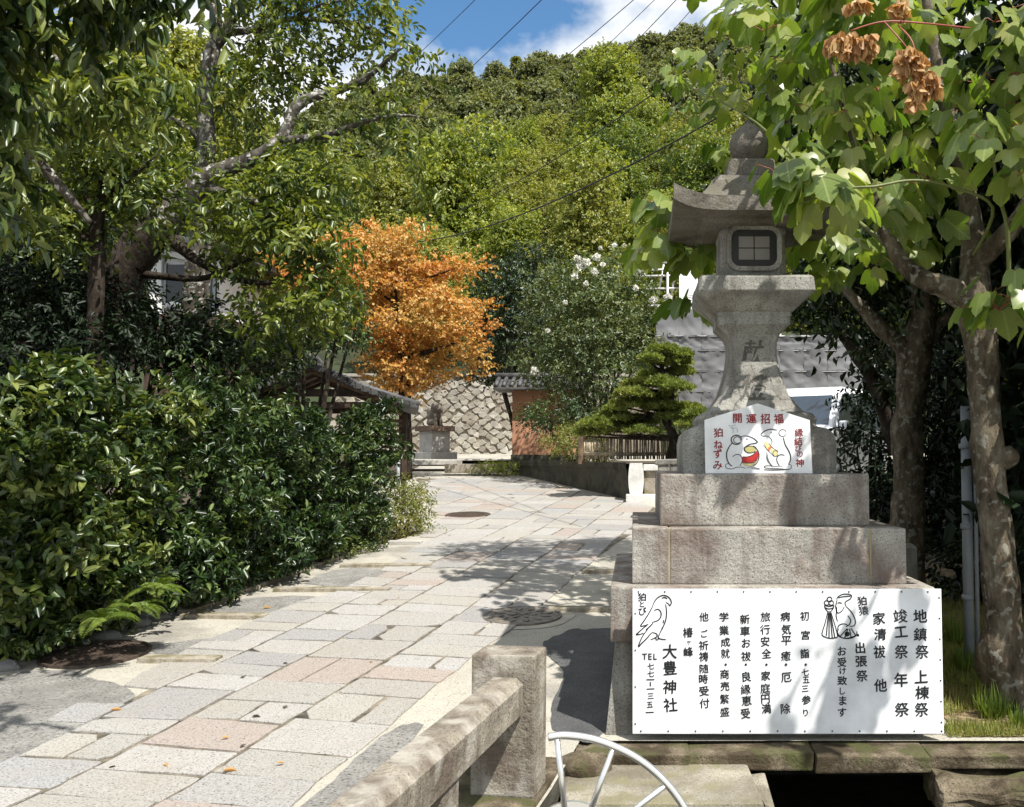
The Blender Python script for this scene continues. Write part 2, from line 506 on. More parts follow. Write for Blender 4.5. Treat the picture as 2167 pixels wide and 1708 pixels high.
M['pedestal'] = granite('grey_pedestal', (.46, .44, .40), (.3, .28, .24), .4, speck=.25)
M['pedestal_cap'] = granite('brown_pedestal_cap', (.19, .13, .095), (.1, .07, .05), .5)
M['rubble'] = granite('rubble_wall_stones', None, (.22, .18, .13), .55,
    island=[(.36, .33, .275), (.42, .39, .33), (.30, .275, .23), (.39, .355, .285), (.345, .32, .275), (.27, .24, .195), (.44, .41, .355)], speck=.25, sscale=.9, bump=.6)
M['mortar'] = plain('dark_mortar', (.20, .17, .13), .95, var=.25, bump=.5)
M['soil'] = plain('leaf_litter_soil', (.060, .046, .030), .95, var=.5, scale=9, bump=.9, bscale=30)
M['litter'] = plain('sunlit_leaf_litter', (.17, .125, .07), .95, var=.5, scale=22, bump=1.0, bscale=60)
M['hill'] = plain('hill_floor', (.035, .045, .018), .95, var=.3, scale=.3)
M['gravel'] = granite('grey_gravel', (.27, .26, .24), (.17, .16, .145), .6, speck=.9, bump=1.2, sscale=1.6, nscale=55)
M['asphalt'] = granite('dark_asphalt', (.10, .10, .10), (.06, .06, .06), .5, speck=.55, bump=.8)
M['board'] = granite('white_painted_board', (.80, .81, .82), (.66, .66, .64), .35, speck=.02, bump=.08, sscale=1.5, streak=.16)
M['ink'] = plain('black_brush_ink', (.012, .012, .014), .55, var=.1)
M['redink'] = plain('red_brush_ink', (.24, .018, .022), .55, var=.15)
M['redfill'] = plain('red_paint', (.42, .025, .02), .5, var=.15)
M['yellowfill'] = plain('pale_yellow_paint', (.66, .55, .26), .5, var=.1)
M['olivefill'] = plain('olive_paint', (.42, .38, .14), .5, var=.1)
M['orangefill'] = plain('orange_paint', (.62, .16, .06), .5, var=.1)
M['black_iron'] = plain('black_iron', (.02, .02, .02), .5, var=.2, bump=.2)
M['pane'] = plain('grey_paper_pane', (.20, .19, .175), .6, var=.1)
M['steel'] = plain('brushed_steel', (.78, .78, .77), .28, metal=.85, var=.04)
M['zinc'] = plain('grey_zinc', (.30, .32, .34), .6, metal=.1, var=.08)
M['manhole'] = plain('rusty_iron', (.085, .062, .048), .6, metal=.25, var=.3, scale=20, bump=.4)
M['wood_dark'] = plain('dark_timber', (.060, .036, .024), .7, var=.35, scale=7, bump=.3)
M['wood'] = plain('weathered_timber', (.16, .105, .065), .75, var=.35, scale=7, bump=.4)
M['bamboo'] = plain('old_bamboo', (.36, .30, .215), .6, var=.35, scale=12)
M['tile'] = plain('grey_roof_tile', (.075, .073, .073), .55, var=.35, scale=6)
M['orange_plaster'] = plain('tan_orange_plaster', (.45, .235, .14), .85, var=.12, scale=1.6)
M['white_plaster'] = plain('white_plaster', (.74, .73, .70), .8, var=.06, scale=2)
M['dark_glass'] = plain('dark_glass', (.02, .022, .025), .12, var=.1, spec=.5)
M['tarp'] = plain('grey_sheet', (.205, .205, .21), .55, var=.14, scale=.8)
M['white_sheet'] = plain('white_sheet', (.84, .84, .85), .5, var=.03)
M['tin'] = plain('beige_tin', (.50, .46, .41), .5, var=.12, scale=3)
M['pipe'] = plain('scaffold_pipe', (.55, .54, .52), .45, metal=.2, var=.1)
M['van_paint'] = plain('white_car_paint', (.80, .81, .83), .18, var=.02, spec=.6)
M['glass_blue'] = plain('tinted_car_glass', (.02, .035, .055), .06, var=.1, spec=.7)
M['tyre'] = plain('tyre_rubber', (.02, .02, .02), .8)
M['cable'] = plain('black_cable', (.015, .015, .016), .6)
M['flower'] = leaf_mat('white_petals', [(.80, .78, .68), (.86, .85, .80)], trans=.2, tcol=(1, 1, 1))
M['bark_grey'] = bark_mat('grey_lichen_bark', (.022, .018, .014), (.075, .065, .052), (.19, .175, .15), 7, (.46, .45, .41))
M['bark_brown'] = bark_mat('brown_bark', (.028, .02, .014), (.10, .08, .055), (.20, .17, .125), 8, (.24, .23, .19))
M['bark_dark'] = bark_mat('dark_bark', (.012, .009, .007), (.03, .022, .016), (.06, .048, .038), 6, (.06, .055, .045))
M['stem_green'] = plain('green_stem', (.13, .15, .045), .5)
M['stem_red'] = plain('red_leaf_stalk', (.30, .075, .055), .5)
M['lf_camellia'] = leaf_mat('camellia_leaves', [(.011, .027, .008), (.024, .052, .012), (.055, .092, .022), (.14, .185, .05)], .36, .18, spec=.5, clump=2.2)
M['lf_camellia2'] = leaf_mat('pale_camellia_leaves', [(.014, .032, .009), (.038, .068, .015), (.09, .125, .026), (.20, .23, .06)], .36, .2, spec=.5, clump=2.2)
M['lf_tree'] = leaf_mat('broadleaf_leaves', [(.03, .055, .012), (.075, .11, .02), (.14, .175, .032), (.25, .275, .065)], .36, .34, spec=.5)
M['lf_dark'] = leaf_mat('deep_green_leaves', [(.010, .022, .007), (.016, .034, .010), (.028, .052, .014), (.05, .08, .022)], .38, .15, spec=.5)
M['lf_shade'] = leaf_mat('shade_dark_leaves', [(.006, .013, .005), (.010, .021, .007), (.016, .03, .010)], .5, .08, spec=.25)  # near-black green, with deep shade put into the leaf colour
M['lf_parasol'] = leaf_mat('big_lobed_leaves', [(.09, .145, .03), (.15, .21, .045), (.21, .27, .065), (.28, .32, .09), (.34, .35, .11)], .32, .42, tcol=(1.25, 1.5, .35), spec=.55)
M['lf_maple'] = leaf_mat('orange_maple_leaves', [(.50, .20, .05), (.58, .30, .07), (.63, .39, .11), (.57, .40, .14), (.44, .35, .12)], .5, .42, tcol=(1.15, 1.0, .6), clump=.9)
M['lf_pine'] = leaf_mat('pine_needles', [(.13, .18, .045), (.19, .245, .06), (.26, .31, .085), (.33, .35, .11)], .45, .35)
M['lf_hill'] = [leaf_mat('hill_leaves_%s' % k, c, .42, .34) for k, c in (
    ('fresh', [(.10, .145, .024), (.185, .235, .04), (.27, .305, .06), (.37, .38, .12)]),
    ('yellowish', [(.12, .15, .03), (.20, .225, .05), (.27, .285, .07), (.35, .345, .12)]),
    ('deep', [(.055, .095, .02), (.10, .15, .03), (.16, .21, .045), (.23, .27, .075)]),
    ('olive', [(.10, .12, .03), (.165, .185, .046), (.24, .245, .068), (.33, .32, .11)]))]
M['lf_far'] = leaf_mat('far_ridge_leaves', [(.085, .105, .045), (.125, .15, .06), (.17, .185, .072), (.22, .225, .09)], .6, .28, clump=.35)
M['lf_grass'] = leaf_mat('grass_blades', [(.13, .17, .03), (.20, .24, .05), (.28, .28, .08), (.33, .28, .13)], .5, .3)
M['lf_fern'] = leaf_mat('fern_fronds', [(.09, .14, .025), (.13, .19, .035), (.17, .22, .045)], .5, .35)
M['pod'] = leaf_mat('tan_seed_pods', [(.36, .19, .08), (.48, .29, .12), (.54, .36, .16), (.46, .33, .12)], .5, .35, tcol=(1.3, 1, .6))

add_veins(M['lf_parasol'])

# ------------------------------------------------------------------ foliage machinery
TPL = {
 'diamond': (np.array([(0, 0, 0), (.5, -.5, .14), (1, 0, -.12), (.5, .5, .14)], float), [(0, 1, 2), (0, 2, 3)]),
 'oval': (np.array([(0, 0, 0), (.3, -.45, .10), (.68, -.40, .04), (1, 0, -.22), (.68, .40, .04), (.3, .45, .10)], float), [(0, 1, 2, 3), (0, 3, 4, 5)]),
 'clump': (np.array([(0, 0, 0), (.25, -.55, .25), (.75, -.35, .1), (1, .1, -.2), (.6, .5, .22), (.2, .4, .1)], float), [(0, 1, 2, 3), (0, 3, 4, 5)]),
 'blade': (np.array([(0, -.5, 0), (0, .5, 0), (.55, .38, .02), (.55, -.38, .02), (1, 0, -.25)], float), [(0, 1, 2, 3), (3, 2, 4)]),
}
def _lobed():
    half = [(-.12, .18), (-.06, .38), (.18, .52), (.55, .60), (.62, .44), (.60, .30), (.78, .30), (.93, .15)]
    v = [(0, 0), (.33, 0), (.66, 0), (1.04, 0)] + half + [(a, -b) for a, b in half]
    V = np.array([(a, b, .16 * abs(b) - .28 * a * a - .55 * b * b) for a, b in v], float)
    f = []
    for k, sg in ((4, 1), (12, -1)):
        q = [(0, k, k + 1, 1), (1, k + 1, k + 2), (1, k + 2, k + 3), (1, k + 3, k + 4), (1, k + 4, k + 5), (1, k + 5, 2), (2, k + 5, k + 6), (2, k + 6, k + 7), (2, k + 7, 3)]
        f += q if sg > 0 else [tuple(reversed(x)) for x in q]
    return V, f
TPL['lobed'] = _lobed()

def nrm(a): return a / np.maximum(np.linalg.norm(a, axis=1, keepdims=True), 1e-6)

def leaf_arrays(shape, pos, ax, nr, L, Wd):
    V, F = TPL[shape]
    ax = nrm(ax)
    sd = nrm(np.cross(nr, ax))
    nn = np.cross(ax, sd)
    n = len(pos)
    L = np.broadcast_to(L, n)[:, None, None]; Wd = np.broadcast_to(Wd, n)[:, None, None]
    P_ = pos[:, None, :] + ax[:, None, :] * (V[None, :, 0:1] * L) + sd[:, None, :] * (V[None, :, 1:2] * Wd) + nn[:, None, :] * (V[None, :, 2:3] * L)
    k = len(V)
    fl = np.concatenate([np.array(f) for f in F])
    tot = np.array([len(f) for f in F])
    faces = (fl[None, :] + (np.arange(n) * k)[:, None]).ravel()
    return P_.reshape(-1, 3), faces, np.tile(tot, n)

def leaf_uv(me, shape):
    V, F = TPL[shape]
    fl = np.concatenate([np.array(f) for f in F])
    u = np.tile(V[fl][:, :2], (len(me.loops) // len(fl), 1)).astype(np.float32)
    me.uv_layers.new(name='leaf').data.foreach_set('uv', u.ravel())
    return me

def blob_twigs(g, blobs, dens, twig, per, Lf, Wf, droop=.35, up=.6, shell=.45, spread=.9, flat=0.0):
    """leaves set along short twigs that point outwards from each blob (cx,cy,cz,rx,ry,rz)"""
    PO, AX, NR, LL, WW = [], [], [], [], []
    for bl in blobs:
        c = np.array(bl[:3], float); r = np.array(bl[3:6], float)
        area = (r[0] * r[1] + r[0] * r[2] + r[1] * r[2]) * 4
        k = max(3, int(area * dens * (bl[6] if len(bl) > 6 else 1)))
        u = nrm(g.normal(size=(k, 3)))
        rad = (shell + (1 - shell) * g.random(k) ** .6)[:, None]
        # uneven outline: lumps made by a few random directions
        lum = np.ones(k)
        for _ in range(9):
            q = nrm(g.normal(size=(1, 3)))
            lum += .24 * np.maximum(0, (u * q).sum(1)) ** 6 * g.choice([-1.2, 1.3])
        base = c + u * r * rad * lum[:, None]
        td = nrm(u * .9 + g.normal(size=(k, 3)) * .55 + np.array([0, 0, .15 - flat * .1]))
        if flat: td[:, 2] *= (1 - flat); td = nrm(td)
        tl = twig * g.uniform(.5, 1.2, k)
        m = per
        ii = np.repeat(np.arange(k), m)
        s = np.tile((np.arange(m) + .5) / m, k) + g.uniform(-.08, .08, k * m)
        T = td[ii]
        pos = base[ii] + T * (tl[ii] * s)[:, None] + np.array([0, 0, -1.]) * (tl[ii] * s * s * droop * .4)[:, None]
        rv = nrm(np.cross(T, g.normal(size=(k * m, 3))))
        ax = T * .55 + rv * spread + np.array([0, 0, -droop])
        nr_ = np.array([0, 0, up]) + g.normal(size=(k * m, 3)) * .42 + u[ii] * .55
        sc = g.uniform(.65, 1.2, k * m)
        PO.append(pos); AX.append(ax); NR.append(nr_); LL.append(Lf * sc); WW.append(Wf * sc * g.uniform(.8, 1.15, k * m))
    return map(np.concatenate, (PO, AX, NR, LL, WW))

def crown(name, mat, blobs, parent, seed, shape='oval', dens=40, twig=.3, per=7, Lf=.09, Wf=.04, origin=(0, 0, 0), **kw):
    g = np.random.default_rng(seed)
    pos, ax, nr_, L, Wd = blob_twigs(g, blobs, dens, twig, per, Lf, Wf, **kw)
    V, F, T = leaf_arrays(shape, pos, ax, nr_, L, Wd)
    V = V - np.array(origin)
    return link_mesh(name, np_mesh(name, V, F, T), mat, parent)

def pb(X, Y, d, rx, ry, rd=None, w=1.0):
    """a leaf clump seen at (X, Y), at distance d, rx by ry picture units wide and high"""
    p = P(X, Y, d); k = d / FPX
    return (p.x, p.y, p.z, rx * k, (rd if rd else rx * k), ry * k, w)

# ================================================================== THE SETTING
def xc(y): return -0.385 + 0.155 * (y - 4.7)          # right edge of the little bridge
def xk(y): return -4.6 + 0.261 * (y - 6.7)            # kerb under the hedge
HEDGE_X = lambda y: xk(max(y, 2.0))

def ground_mat():
    m, t, o = new_mat('worn_cement_and_sand')
    L = t.links.new
    p = N(t, 'ShaderNodeBsdfPrincipled'); p.inputs['Roughness'].default_value = .9; p.inputs['Specular IOR Level'].default_value = .2
    tcn = N(t, 'ShaderNodeTexCoord')
    a = N(t, 'ShaderNodeTexNoise'); a.inputs['Scale'].default_value = 1.1; a.inputs['Detail'].default_value = 8; a.inputs['Roughness'].default_value = .62
    r = rampn(t, [(.36, (.36, .335, .285)), (.50, (.41, .385, .325)), (.60, (.30, .28, .24)), (.70, (.22, .205, .18))])
    b = N(t, 'ShaderNodeTexNoise'); b.inputs['Scale'].default_value = 70; b.inputs['Detail'].default_value = 4
    r2 = rampn(t, [(.30, (.45, .45, .45)), (.44, (1, 1, 1)), (.62, (1, 1, 1)), (.75, (1.2, 1.2, 1.2))])
    mx = N(t, 'ShaderNodeMix', data_type='RGBA', blend_type='MULTIPLY'); mx.inputs['Factor'].default_value = 1
    for n in (a, b): L(tcn.outputs['Object'], n.inputs['Vector'])
    L(a.outputs['Fac'], r.inputs['Fac']); L(b.outputs['Fac'], r2.inputs['Fac'])
    L(r.outputs['Color'], mx.inputs['A']); L(r2.outputs['Color'], mx.inputs['B']); L(mx.outputs['Result'], p.inputs['Base Color'])
    bp = N(t, 'ShaderNodeBump'); bp.inputs['Strength'].default_value = .6; bp.inputs['Distance'].default_value = .012
    L(b.outputs['Fac'], bp.inputs['Height']); L(bp.outputs['Normal'], p.inputs['Normal'])
    L(p.outputs['BSDF'], o.inputs['Surface'])
    return m
M['ground'] = ground_mat()

def sheet(name, xs_of, ys, zoff, mat, drop=False):
    """a strip of ground: xs_of(y) gives the x breaks at each y"""
    V, F = [], []
    for y in ys:
        for x in xs_of(y):
            z = zg(y) + zoff
            if drop and y < 13.5:
                t_ = min(1, max(0, (xk(max(y, 3)) - .12 - x) / .35)); z -= .30 * t_ * min(1, (13.5 - y))
            V.append((x, y, z))
    n = len(xs_of(ys[0]))
    for i in range(len(ys) - 1):
        for j in range(n - 1):
            a = i * n + j
            F.append((a, a + 1, a + n + 1, a + n))
    return V, F
b = B()
left_x = lambda y: [-60, -25, -12, -8, xk(max(y, 3)) - 1.5, xk(max(y, 3)) - .5, xk(max(y, 3)) - .12, xk(max(y, 3)) + .1, (xk(max(y, 3)) + xc(y)) / 2, xc(y)]
b.raw(*sheet('g', left_x, [-8, -4, 0, 2, 3.5, 4.6, 5.25], 0, None, True))
right_x = lambda y: [-60, -25, -12, -8, xk(max(y, 3)) - 1.5, xk(max(y, 3)) - .5, xk(max(y, 3)) - .12, xk(max(y, 3)) + .1, -2.5 if y < 13 else xk(y) + .8, 2, 8, 20, 60]
b.raw(*sheet('g', right_x, [5.25, 5.8, 6.5, 7.4, 8.3, 9.5, 11, 12.5, 13.5, 14.8, 17, 19.5, 22, 25, 29, 33, 38], 0, None, True))
b.raw(*sheet('g', lambda y: [xc(y), 4, 60], [-8, -2, 1.6], 0, None))
b.raw([(3.2, 1.6, 0), (60, 1.6, 0), (60, 5.25, 0), (3.2, 5.25, 0)], [(0, 1, 2, 3)])
tag(b.build('ground', M['ground']), 'pale worn cement and sand around the stone path', kind='structure')

b = B()
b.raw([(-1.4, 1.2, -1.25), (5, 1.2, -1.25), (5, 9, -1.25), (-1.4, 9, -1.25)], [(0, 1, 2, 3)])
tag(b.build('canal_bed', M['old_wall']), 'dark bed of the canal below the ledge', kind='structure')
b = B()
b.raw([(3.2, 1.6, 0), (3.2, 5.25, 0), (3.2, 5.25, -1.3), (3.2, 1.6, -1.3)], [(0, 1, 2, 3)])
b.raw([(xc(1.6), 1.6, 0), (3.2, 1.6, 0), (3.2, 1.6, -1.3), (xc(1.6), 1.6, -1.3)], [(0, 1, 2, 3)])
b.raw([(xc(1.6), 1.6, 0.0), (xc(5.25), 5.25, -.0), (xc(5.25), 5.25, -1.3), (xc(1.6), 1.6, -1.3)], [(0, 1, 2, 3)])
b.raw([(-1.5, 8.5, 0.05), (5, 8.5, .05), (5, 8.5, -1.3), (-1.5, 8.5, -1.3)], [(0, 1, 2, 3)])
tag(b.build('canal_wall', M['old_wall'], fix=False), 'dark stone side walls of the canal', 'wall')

# gravel patches, four millimetres proud of the ground
def patch(name, px, mat, label, off=.004):
    p3 = [G(*q) for q in px]
    cen = sum(p3, Vector()) / len(p3)
    L = smooth_line([tuple(p) for p in p3] + [tuple(p3[0])], 12)[:-1]
    L = [Vector(p) for p in L]
    # fan of rings so that the sheet follows the slope
    V, F = [Vector((cen.x, cen.y, zg(cen.y) + off))], []
    rings = 4
    for r_ in range(1, rings + 1):
        for p in L:
            w = 1 + .16 * noise.noise(p * 3.1) + .09 * noise.noise(p * 9.0) if r_ == rings else 1
            q = cen.lerp(p, r_ / rings * w)
            V.append(Vector((q.x, q.y, zg(q.y) + off)))
    n = len(L)
    for j in range(n): F.append((0, 1 + j, 1 + (j + 1) % n))
    for r_ in range(rings - 1):
        for j in range(n):
            a = 1 + r_ * n + j; c_ = 1 + r_ * n + (j + 1) % n
            F.append((a, a + n, c_ + n, c_))
    b = B().raw(V, F)
    return tag(b.build(name, mat), label, kind='structure')
patch('gravel_patch', [(-60, 1450), (60, 1425), (200, 1432), (290, 1465), (265, 1510), (150, 1560), (-20, 1620), (-160, 1660)], M['gravel'], 'rounded grey gravel patch at the left edge')
patch('gravel_patch', [(310, 1365), (440, 1352), (590, 1340), (600, 1360), (500, 1385), (330, 1390)], M['gravel'], 'grey gravel strip beside the rusty manhole cover')
patch('gravel_patch', [(450, 1295), (520, 1270), (640, 1262), (780, 1275), (760, 1295), (640, 1308)], M['gravel'], 'grey gravel between two stone bars')
patch('gravel_patch', [(640, 1235), (680, 1215), (760, 1203), (860, 1210), (840, 1228), (740, 1243)], M['gravel'], 'bluish grey gravel behind the second stone bar')
patch('asphalt_shade_patch', [(1165, 1500), (1190, 1420), (1150, 1375), (1210, 1335), (1300, 1330), (1320, 1400), (1310, 1545), (1180, 1560)], M['asphalt'], 'asphalt darkened for the shade beside the lantern base')  # partly asphalt, partly the shade beside the lantern put into its dark colour
patch('gravel_patch', [(640, 1706), (760, 1600), (830, 1545), (900, 1520), (880, 1560), (760, 1680), (700, 1760)], M['gravel'], 'grey gravel strip along the bridge rail')

# ---- the paving: real slabs in uneven courses
LE = [(-260, 1760), (-120, 1660), (0, 1595), (110, 1540), (290, 1450), (450, 1362), (620, 1290), (740, 1250), (840, 1200), (890, 1160), (925, 1110), (930, 1080), (890, 1040), (862, 1014)]
RE = [(520, 1760), (650, 1655), (800, 1540), (900, 1455), (1000, 1378), (1090, 1315), (1190, 1235), (1300, 1150), (1390, 1095), (1385, 1075), (1250, 1043), (1085, 1012)]
le = sorted([(p.y, p.x) for p in (G(*q) for q in LE)]); re_ = sorted([(p.y, p.x) for p in (G(*q) for q in RE)])
xl = lambda y: float(np.interp(y, [q[0] for q in le], [q[1] for q in le]))
xr = lambda y: float(np.interp(y, [q[0] for q in re_], [q[1] for q in re_]))
b = B()
ysb = list(np.linspace(3.3, 21.7, 60))
V, F = [], []
for y in ysb: V += [(xl(y) + .16 + .05 * noise.noise((y * 3, 0, 0)), y, zg(y) + .004), (xr(y) + .02 + .05 * noise.noise((y * 3, 4, 0)), y, zg(y) + .004)]
for i in range(59): F.append((2 * i, 2 * i + 1, 2 * i + 3, 2 * i + 2))
b.raw(V, F)
tag(b.build('path_bed', plain('dirt_in_the_joints', (.135, .115, .085), .95, var=.5, scale=9)), 'dirt filling the joints of the stone path', kind='structure')
b = B()
rnd.seed(11)
TH = R(9.3)
cs, sn = math.cos(TH), math.sin(TH)
def loc2w(t_, s_): return (t_ * cs + s_ * sn, -t_ * sn + s_ * cs)
cols = []
t0 = -8.0
while t0 < 2.5:
    w = rnd.uniform(.48, .78)
    cols.append((t0, t0 + w)); t0 += w
nslab = 0
for ci, (ta, tb) in enumerate(cols):
    s_ = 3.3 + rnd.uniform(0, .4)
    while s_ < 23:
        dl = rnd.choice([.26, .32, .36, .40, .46, .55]) * rnd.uniform(.9, 1.1)
        if s_ > 12: dl *= 1.15
        pieces = [(ta, tb)]
        if rnd.random() < .22: 
            mid = ta + (tb - ta) * rnd.uniform(.38, .62); pieces = [(ta, mid), (mid, tb)]
        for (a_, c_) in pieces:
            gx = .0125
            corners = [(a_ + gx, s_ + gx), (c_ - gx, s_ + gx), (c_ - gx, s_ + dl - gx), (a_ + gx, s_ + dl - gx)]
            wpts = []
            for (tt, ss) in corners:
                x, y = loc2w(tt + .05 * noise.noise((tt * .6, ss * .8, 3)) , ss + .035 * noise.noise((tt * 2.1, ss * 1.3, 8)) + .03 * math.sin(tt * 1.3))
                wpts.append([x + rnd.uniform(-.008, .008), y + rnd.uniform(-.008, .008)])
            cx_ = sum(p[0] for p in wpts) / 4; cy_ = sum(p[1] for p in wpts) / 4
            if cy_ > 21.8 or cy_ < 3.2: continue
            L_, R_ = xl(cy_), xr(cy_)
            if cx_ < L_ - .12 or cx_ > R_ + .10: continue
            for p in wpts:
                lo_, hi_ = xl(p[1]), xr(p[1])
                p[0] = min(max(p[0], lo_ - .10 + .1 * noise.noise((p[1] * 2, 1, 1))), hi_ + .06 + .07 * noise.noise((p[1] * 2, 5, 1)))
            if abs(wpts[1][0] - wpts[0][0]) < .08: continue
            # cut corners of a few slabs
            if rnd.random() < .2:
                k = rnd.randrange(4); q = wpts[k]; nx = wpts[(k + 1) % 4]; pv = wpts[k - 1]
                wpts[k:k + 1] = [[q[0] * .78 + pv[0] * .22, q[1] * .78 + pv[1] * .22], [q[0] * .78 + nx[0] * .22, q[1] * .78 + nx[1] * .22]]
            fine = []
            for k in range(len(wpts)):
                p0, p1 = wpts[k], wpts[(k + 1) % len(wpts)]
                fine.append(p0)
                if cy_ < 13 and math.hypot(p1[0] - p0[0], p1[1] - p0[1]) > .25:
                    for f_ in (.25, .5, .75): fine.append([p0[0] + (p1[0] - p0[0]) * f_ + rnd.uniform(-.007, .007), p0[1] + (p1[1] - p0[1]) * f_ + rnd.uniform(-.007, .007)])
            wpts = fine
            n = len(wpts)
            h = .014 + rnd.uniform(-.003, .004)
            tx, ty = rnd.uniform(-.006, .006), rnd.uniform(-.006, .006)
            ins = .006
            vs = []
            for p in wpts: vs.append((p[0], p[1], zg(p[1]) - .02))
            for p in wpts: vs.append((p[0], p[1], zg(p[1]) + h - .005 + tx * (p[0] - cx_) + ty * (p[1] - cy_)))
            for p in wpts:
                q = (p[0] + (cx_ - p[0]) * .025, p[1] + (cy_ - p[1]) * .025)
                vs.append((q[0], q[1], zg(q[1]) + h + tx * (p[0] - cx_) + ty * (p[1] - cy_)))
            fs = []
            for k in range(n):
                j = (k + 1) % n
                fs.append((k, j, n + j, n + k)); fs.append((n + k, n + j, 2 * n + j, 2 * n + k))
            fs.append(tuple(range(2 * n, 3 * n)))
            b.raw(vs, fs); nslab += 1
        s_ += dl
tag(b.build('stone_path', M['slab'], fix=False), 'path of uneven granite slabs', kind='structure')

# stone bars across the path's gravel sides
def bar(p, q, label, w=.14, h=.035):
    A, Bq = G(*p), G(*q)
    d = (Bq - A); ln = Vector((d.x, d.y, 0)).length
    mid = (A + Bq) / 2
    ang = math.atan2(d.y, d.x)
    b = B((mid.x, mid.y, zg(mid.y)), ang)
    rot = Matrix.Rotation(ang, 3, 'Z')
    z = zg(mid.y)
    b.box((mid.x - ln / 2, mid.y - w / 2, z - .06), (mid.x + ln / 2, mid.y + w / 2, z + h), .008, rot)
    o = b.build('stone_bar', M['kerb'])
    o.location = (mid.x, mid.y, z); o.rotation_euler = (0, 0, ang)
    return tag(o, label, 'stone bar', 'stone bars laid across the path side')
bar((300, 1398), (462, 1400), 'short stone bar right of the rusty round cover')
bar((388, 1305), (562, 1308), 'stone bar ending near the rounded kerb stones')
bar((582, 1250), (826, 1250), 'long straight stone bar between two gravel patches')
bar((722, 1199), (912, 1199), 'farthest stone bar, below the low yellowish bush')
bar((1160, 1292), (1292, 1292), 'stone bar in the shade behind the patterned manhole')
bar((1232, 1212), (1330, 1212), 'shaded stone bar beside the middle plinth tier')

# kerb below the hedge
b = B()
pts = [G(392, 1300), G(520, 1250), G(660, 1200), G(790, 1158)]
for i in range(3):
    A, Q = pts[i], pts[i + 1]
    d = Q - A; ang = math.atan2(d.y, d.x); m_ = (A + Q) / 2
    sl_ = math.atan2(zg(Q.y) - zg(A.y), Vector((d.x, d.y)).length)
    rot = (Matrix.Rotation(ang, 3, 'Z') @ Matrix.Rotation(-sl_, 3, 'Y'))
    ln = d.length - .01
    b.box((m_.x - ln / 2, m_.y - .08, m_.z - .18), (m_.x + ln / 2, m_.y + .08, m_.z + .045), .015, rot, jit=.006)
tag(b.build('kerb', M['kerb']), 'mossy stone kerb along the foot of the hedge', kind='structure')
b = B()
A, Q = G(822, 1152), G(905, 1143)
b.box((A.x, A.y - .06, A.z - .1), (Q.x, A.y + .08, A.z + .05), .012)
tag(b.build('kerb', M['pedestal']), 'pale kerb end under the low yellowish bush', kind='structure')

rocks = [(272, 1325, 42, 18, 'largest pale round stone edging the path below the hedge'), (338, 1308, 26, 12, 'pinkish flat stone edging the path by the kerb end'),
         (222, 1352, 30, 14, 'low grey-green stone edging the path left of the largest'), (105, 1376, 30, 13, 'whitish stone edging the path near the rusty cover'),
         (48, 1388, 34, 16, 'greenish stone edging the path at its left end'), (165, 1366, 28, 10, 'flat tan stone edging the path behind the rusty cover'), (18, 1416, 24, 14, 'dark wet stone at the left edge of the gravel')]
for i, (X, Y, rx, ry, lab) in enumerate(rocks):
    p = G(X, Y); k = p.y / FPX
    b = B((p.x, p.y, p.z)).rock((p.x, p.y, p.z + ry * k * .3), (rx * k, rx * k * .8, ry * k * 1.1), i + 3, .22)
    o = b.build('edging_stone', M['rock']); o.location = p
    tag(o, lab, 'stone', 'rounded stones edging the path')

# manhole covers
def manhole(X, Y, r, label, pattern, mat=None):
    p = G(X, Y); mat = mat or M['manhole']
    slope = math.atan((zg(p.y + .4) - zg(p.y - .4)) / .8)
    e = empty('manhole_cover', (p.x, p.y, p.z + .006), label, 'manhole cover', 'manhole covers on the path')
    e.rotation_euler = (slope, 0, 0)
    b = B(); b.lathe([(r * 1.0, -.02), (r, .012), (r * .93, .014)], (0, 0, 0), 48, False); b.build('lid', mat, e)
    b = B()
    for k in range(48):
        a0, a1 = 2 * math.pi * k / 48, 2 * math.pi * (k + 1) / 48
        q = lambda rr, a, z: (rr * math.cos(a), rr * math.sin(a), z)
        b.raw([q(r * 1.02, a0, -.01), q(r * 1.02, a1, -.01), q(r * 1.02, a1, .016), q(r * 1.02, a0, .016), q(r * 1.09, a0, -.01), q(r * 1.09, a1, -.01), q(r * 1.09, a1, .016), q(r * 1.09, a0, .016)],
              [(0, 1, 2, 3), (5, 4, 7, 6), (3, 2, 6, 7)])
    b.build('rim', mat, e)
    b = B()
    if pattern == 'petal':
        for ring, nn, r0, r1 in ((0, 6, .12, .42), (1, 12, .50, .86)):
            for k in range(nn):
                a = 2 * math.pi * (k + .5 * ring) / nn; w = math.pi / nn * .55
                pts_ = [(r * r0, 0), (r * (r0 + r1) / 2, w * r * (r0 + r1) / 2), (r * r1, 0), (r * (r0 + r1) / 2, -w * r * (r0 + r1) / 2)]
                poly = [(x * math.cos(a) - y * math.sin(a), x * math.sin(a) + y * math.cos(a), .013) for x, y in pts_]
                b.prism(poly, (0, 0, .009))
        b.lathe([(r * .08, .012), (r * .08, .024)], (0, 0, 0), 12, False)
    else:
        s = r * .105
        for ix in range(-8, 9):
            for iy in range(-8, 9):
                x, y = ix * s * 1.05, iy * s * 1.05
                if math.hypot(x, y) < r * .86:
                    b.box((x - s * .3, y - s * .3, .012), (x + s * .3, y + s * .3, .019))
    b.build('raised_pattern', mat, e)
    return e
M['manhole_light'] = plain('worn_iron', (.19, .165, .135), .55, metal=.3, var=.25, scale=16, bump=.3)
manhole(1105, 1306, .32, 'round iron cover with raised petal pattern left of lantern', 'petal', M['manhole_light'])
manhole(202, 1386, .345, 'rusty brown round cover beside the rounded edging stones', 'grid')
manhole(990, 1091, .33, 'dark flat cover far up the path by the bush', 'grid')
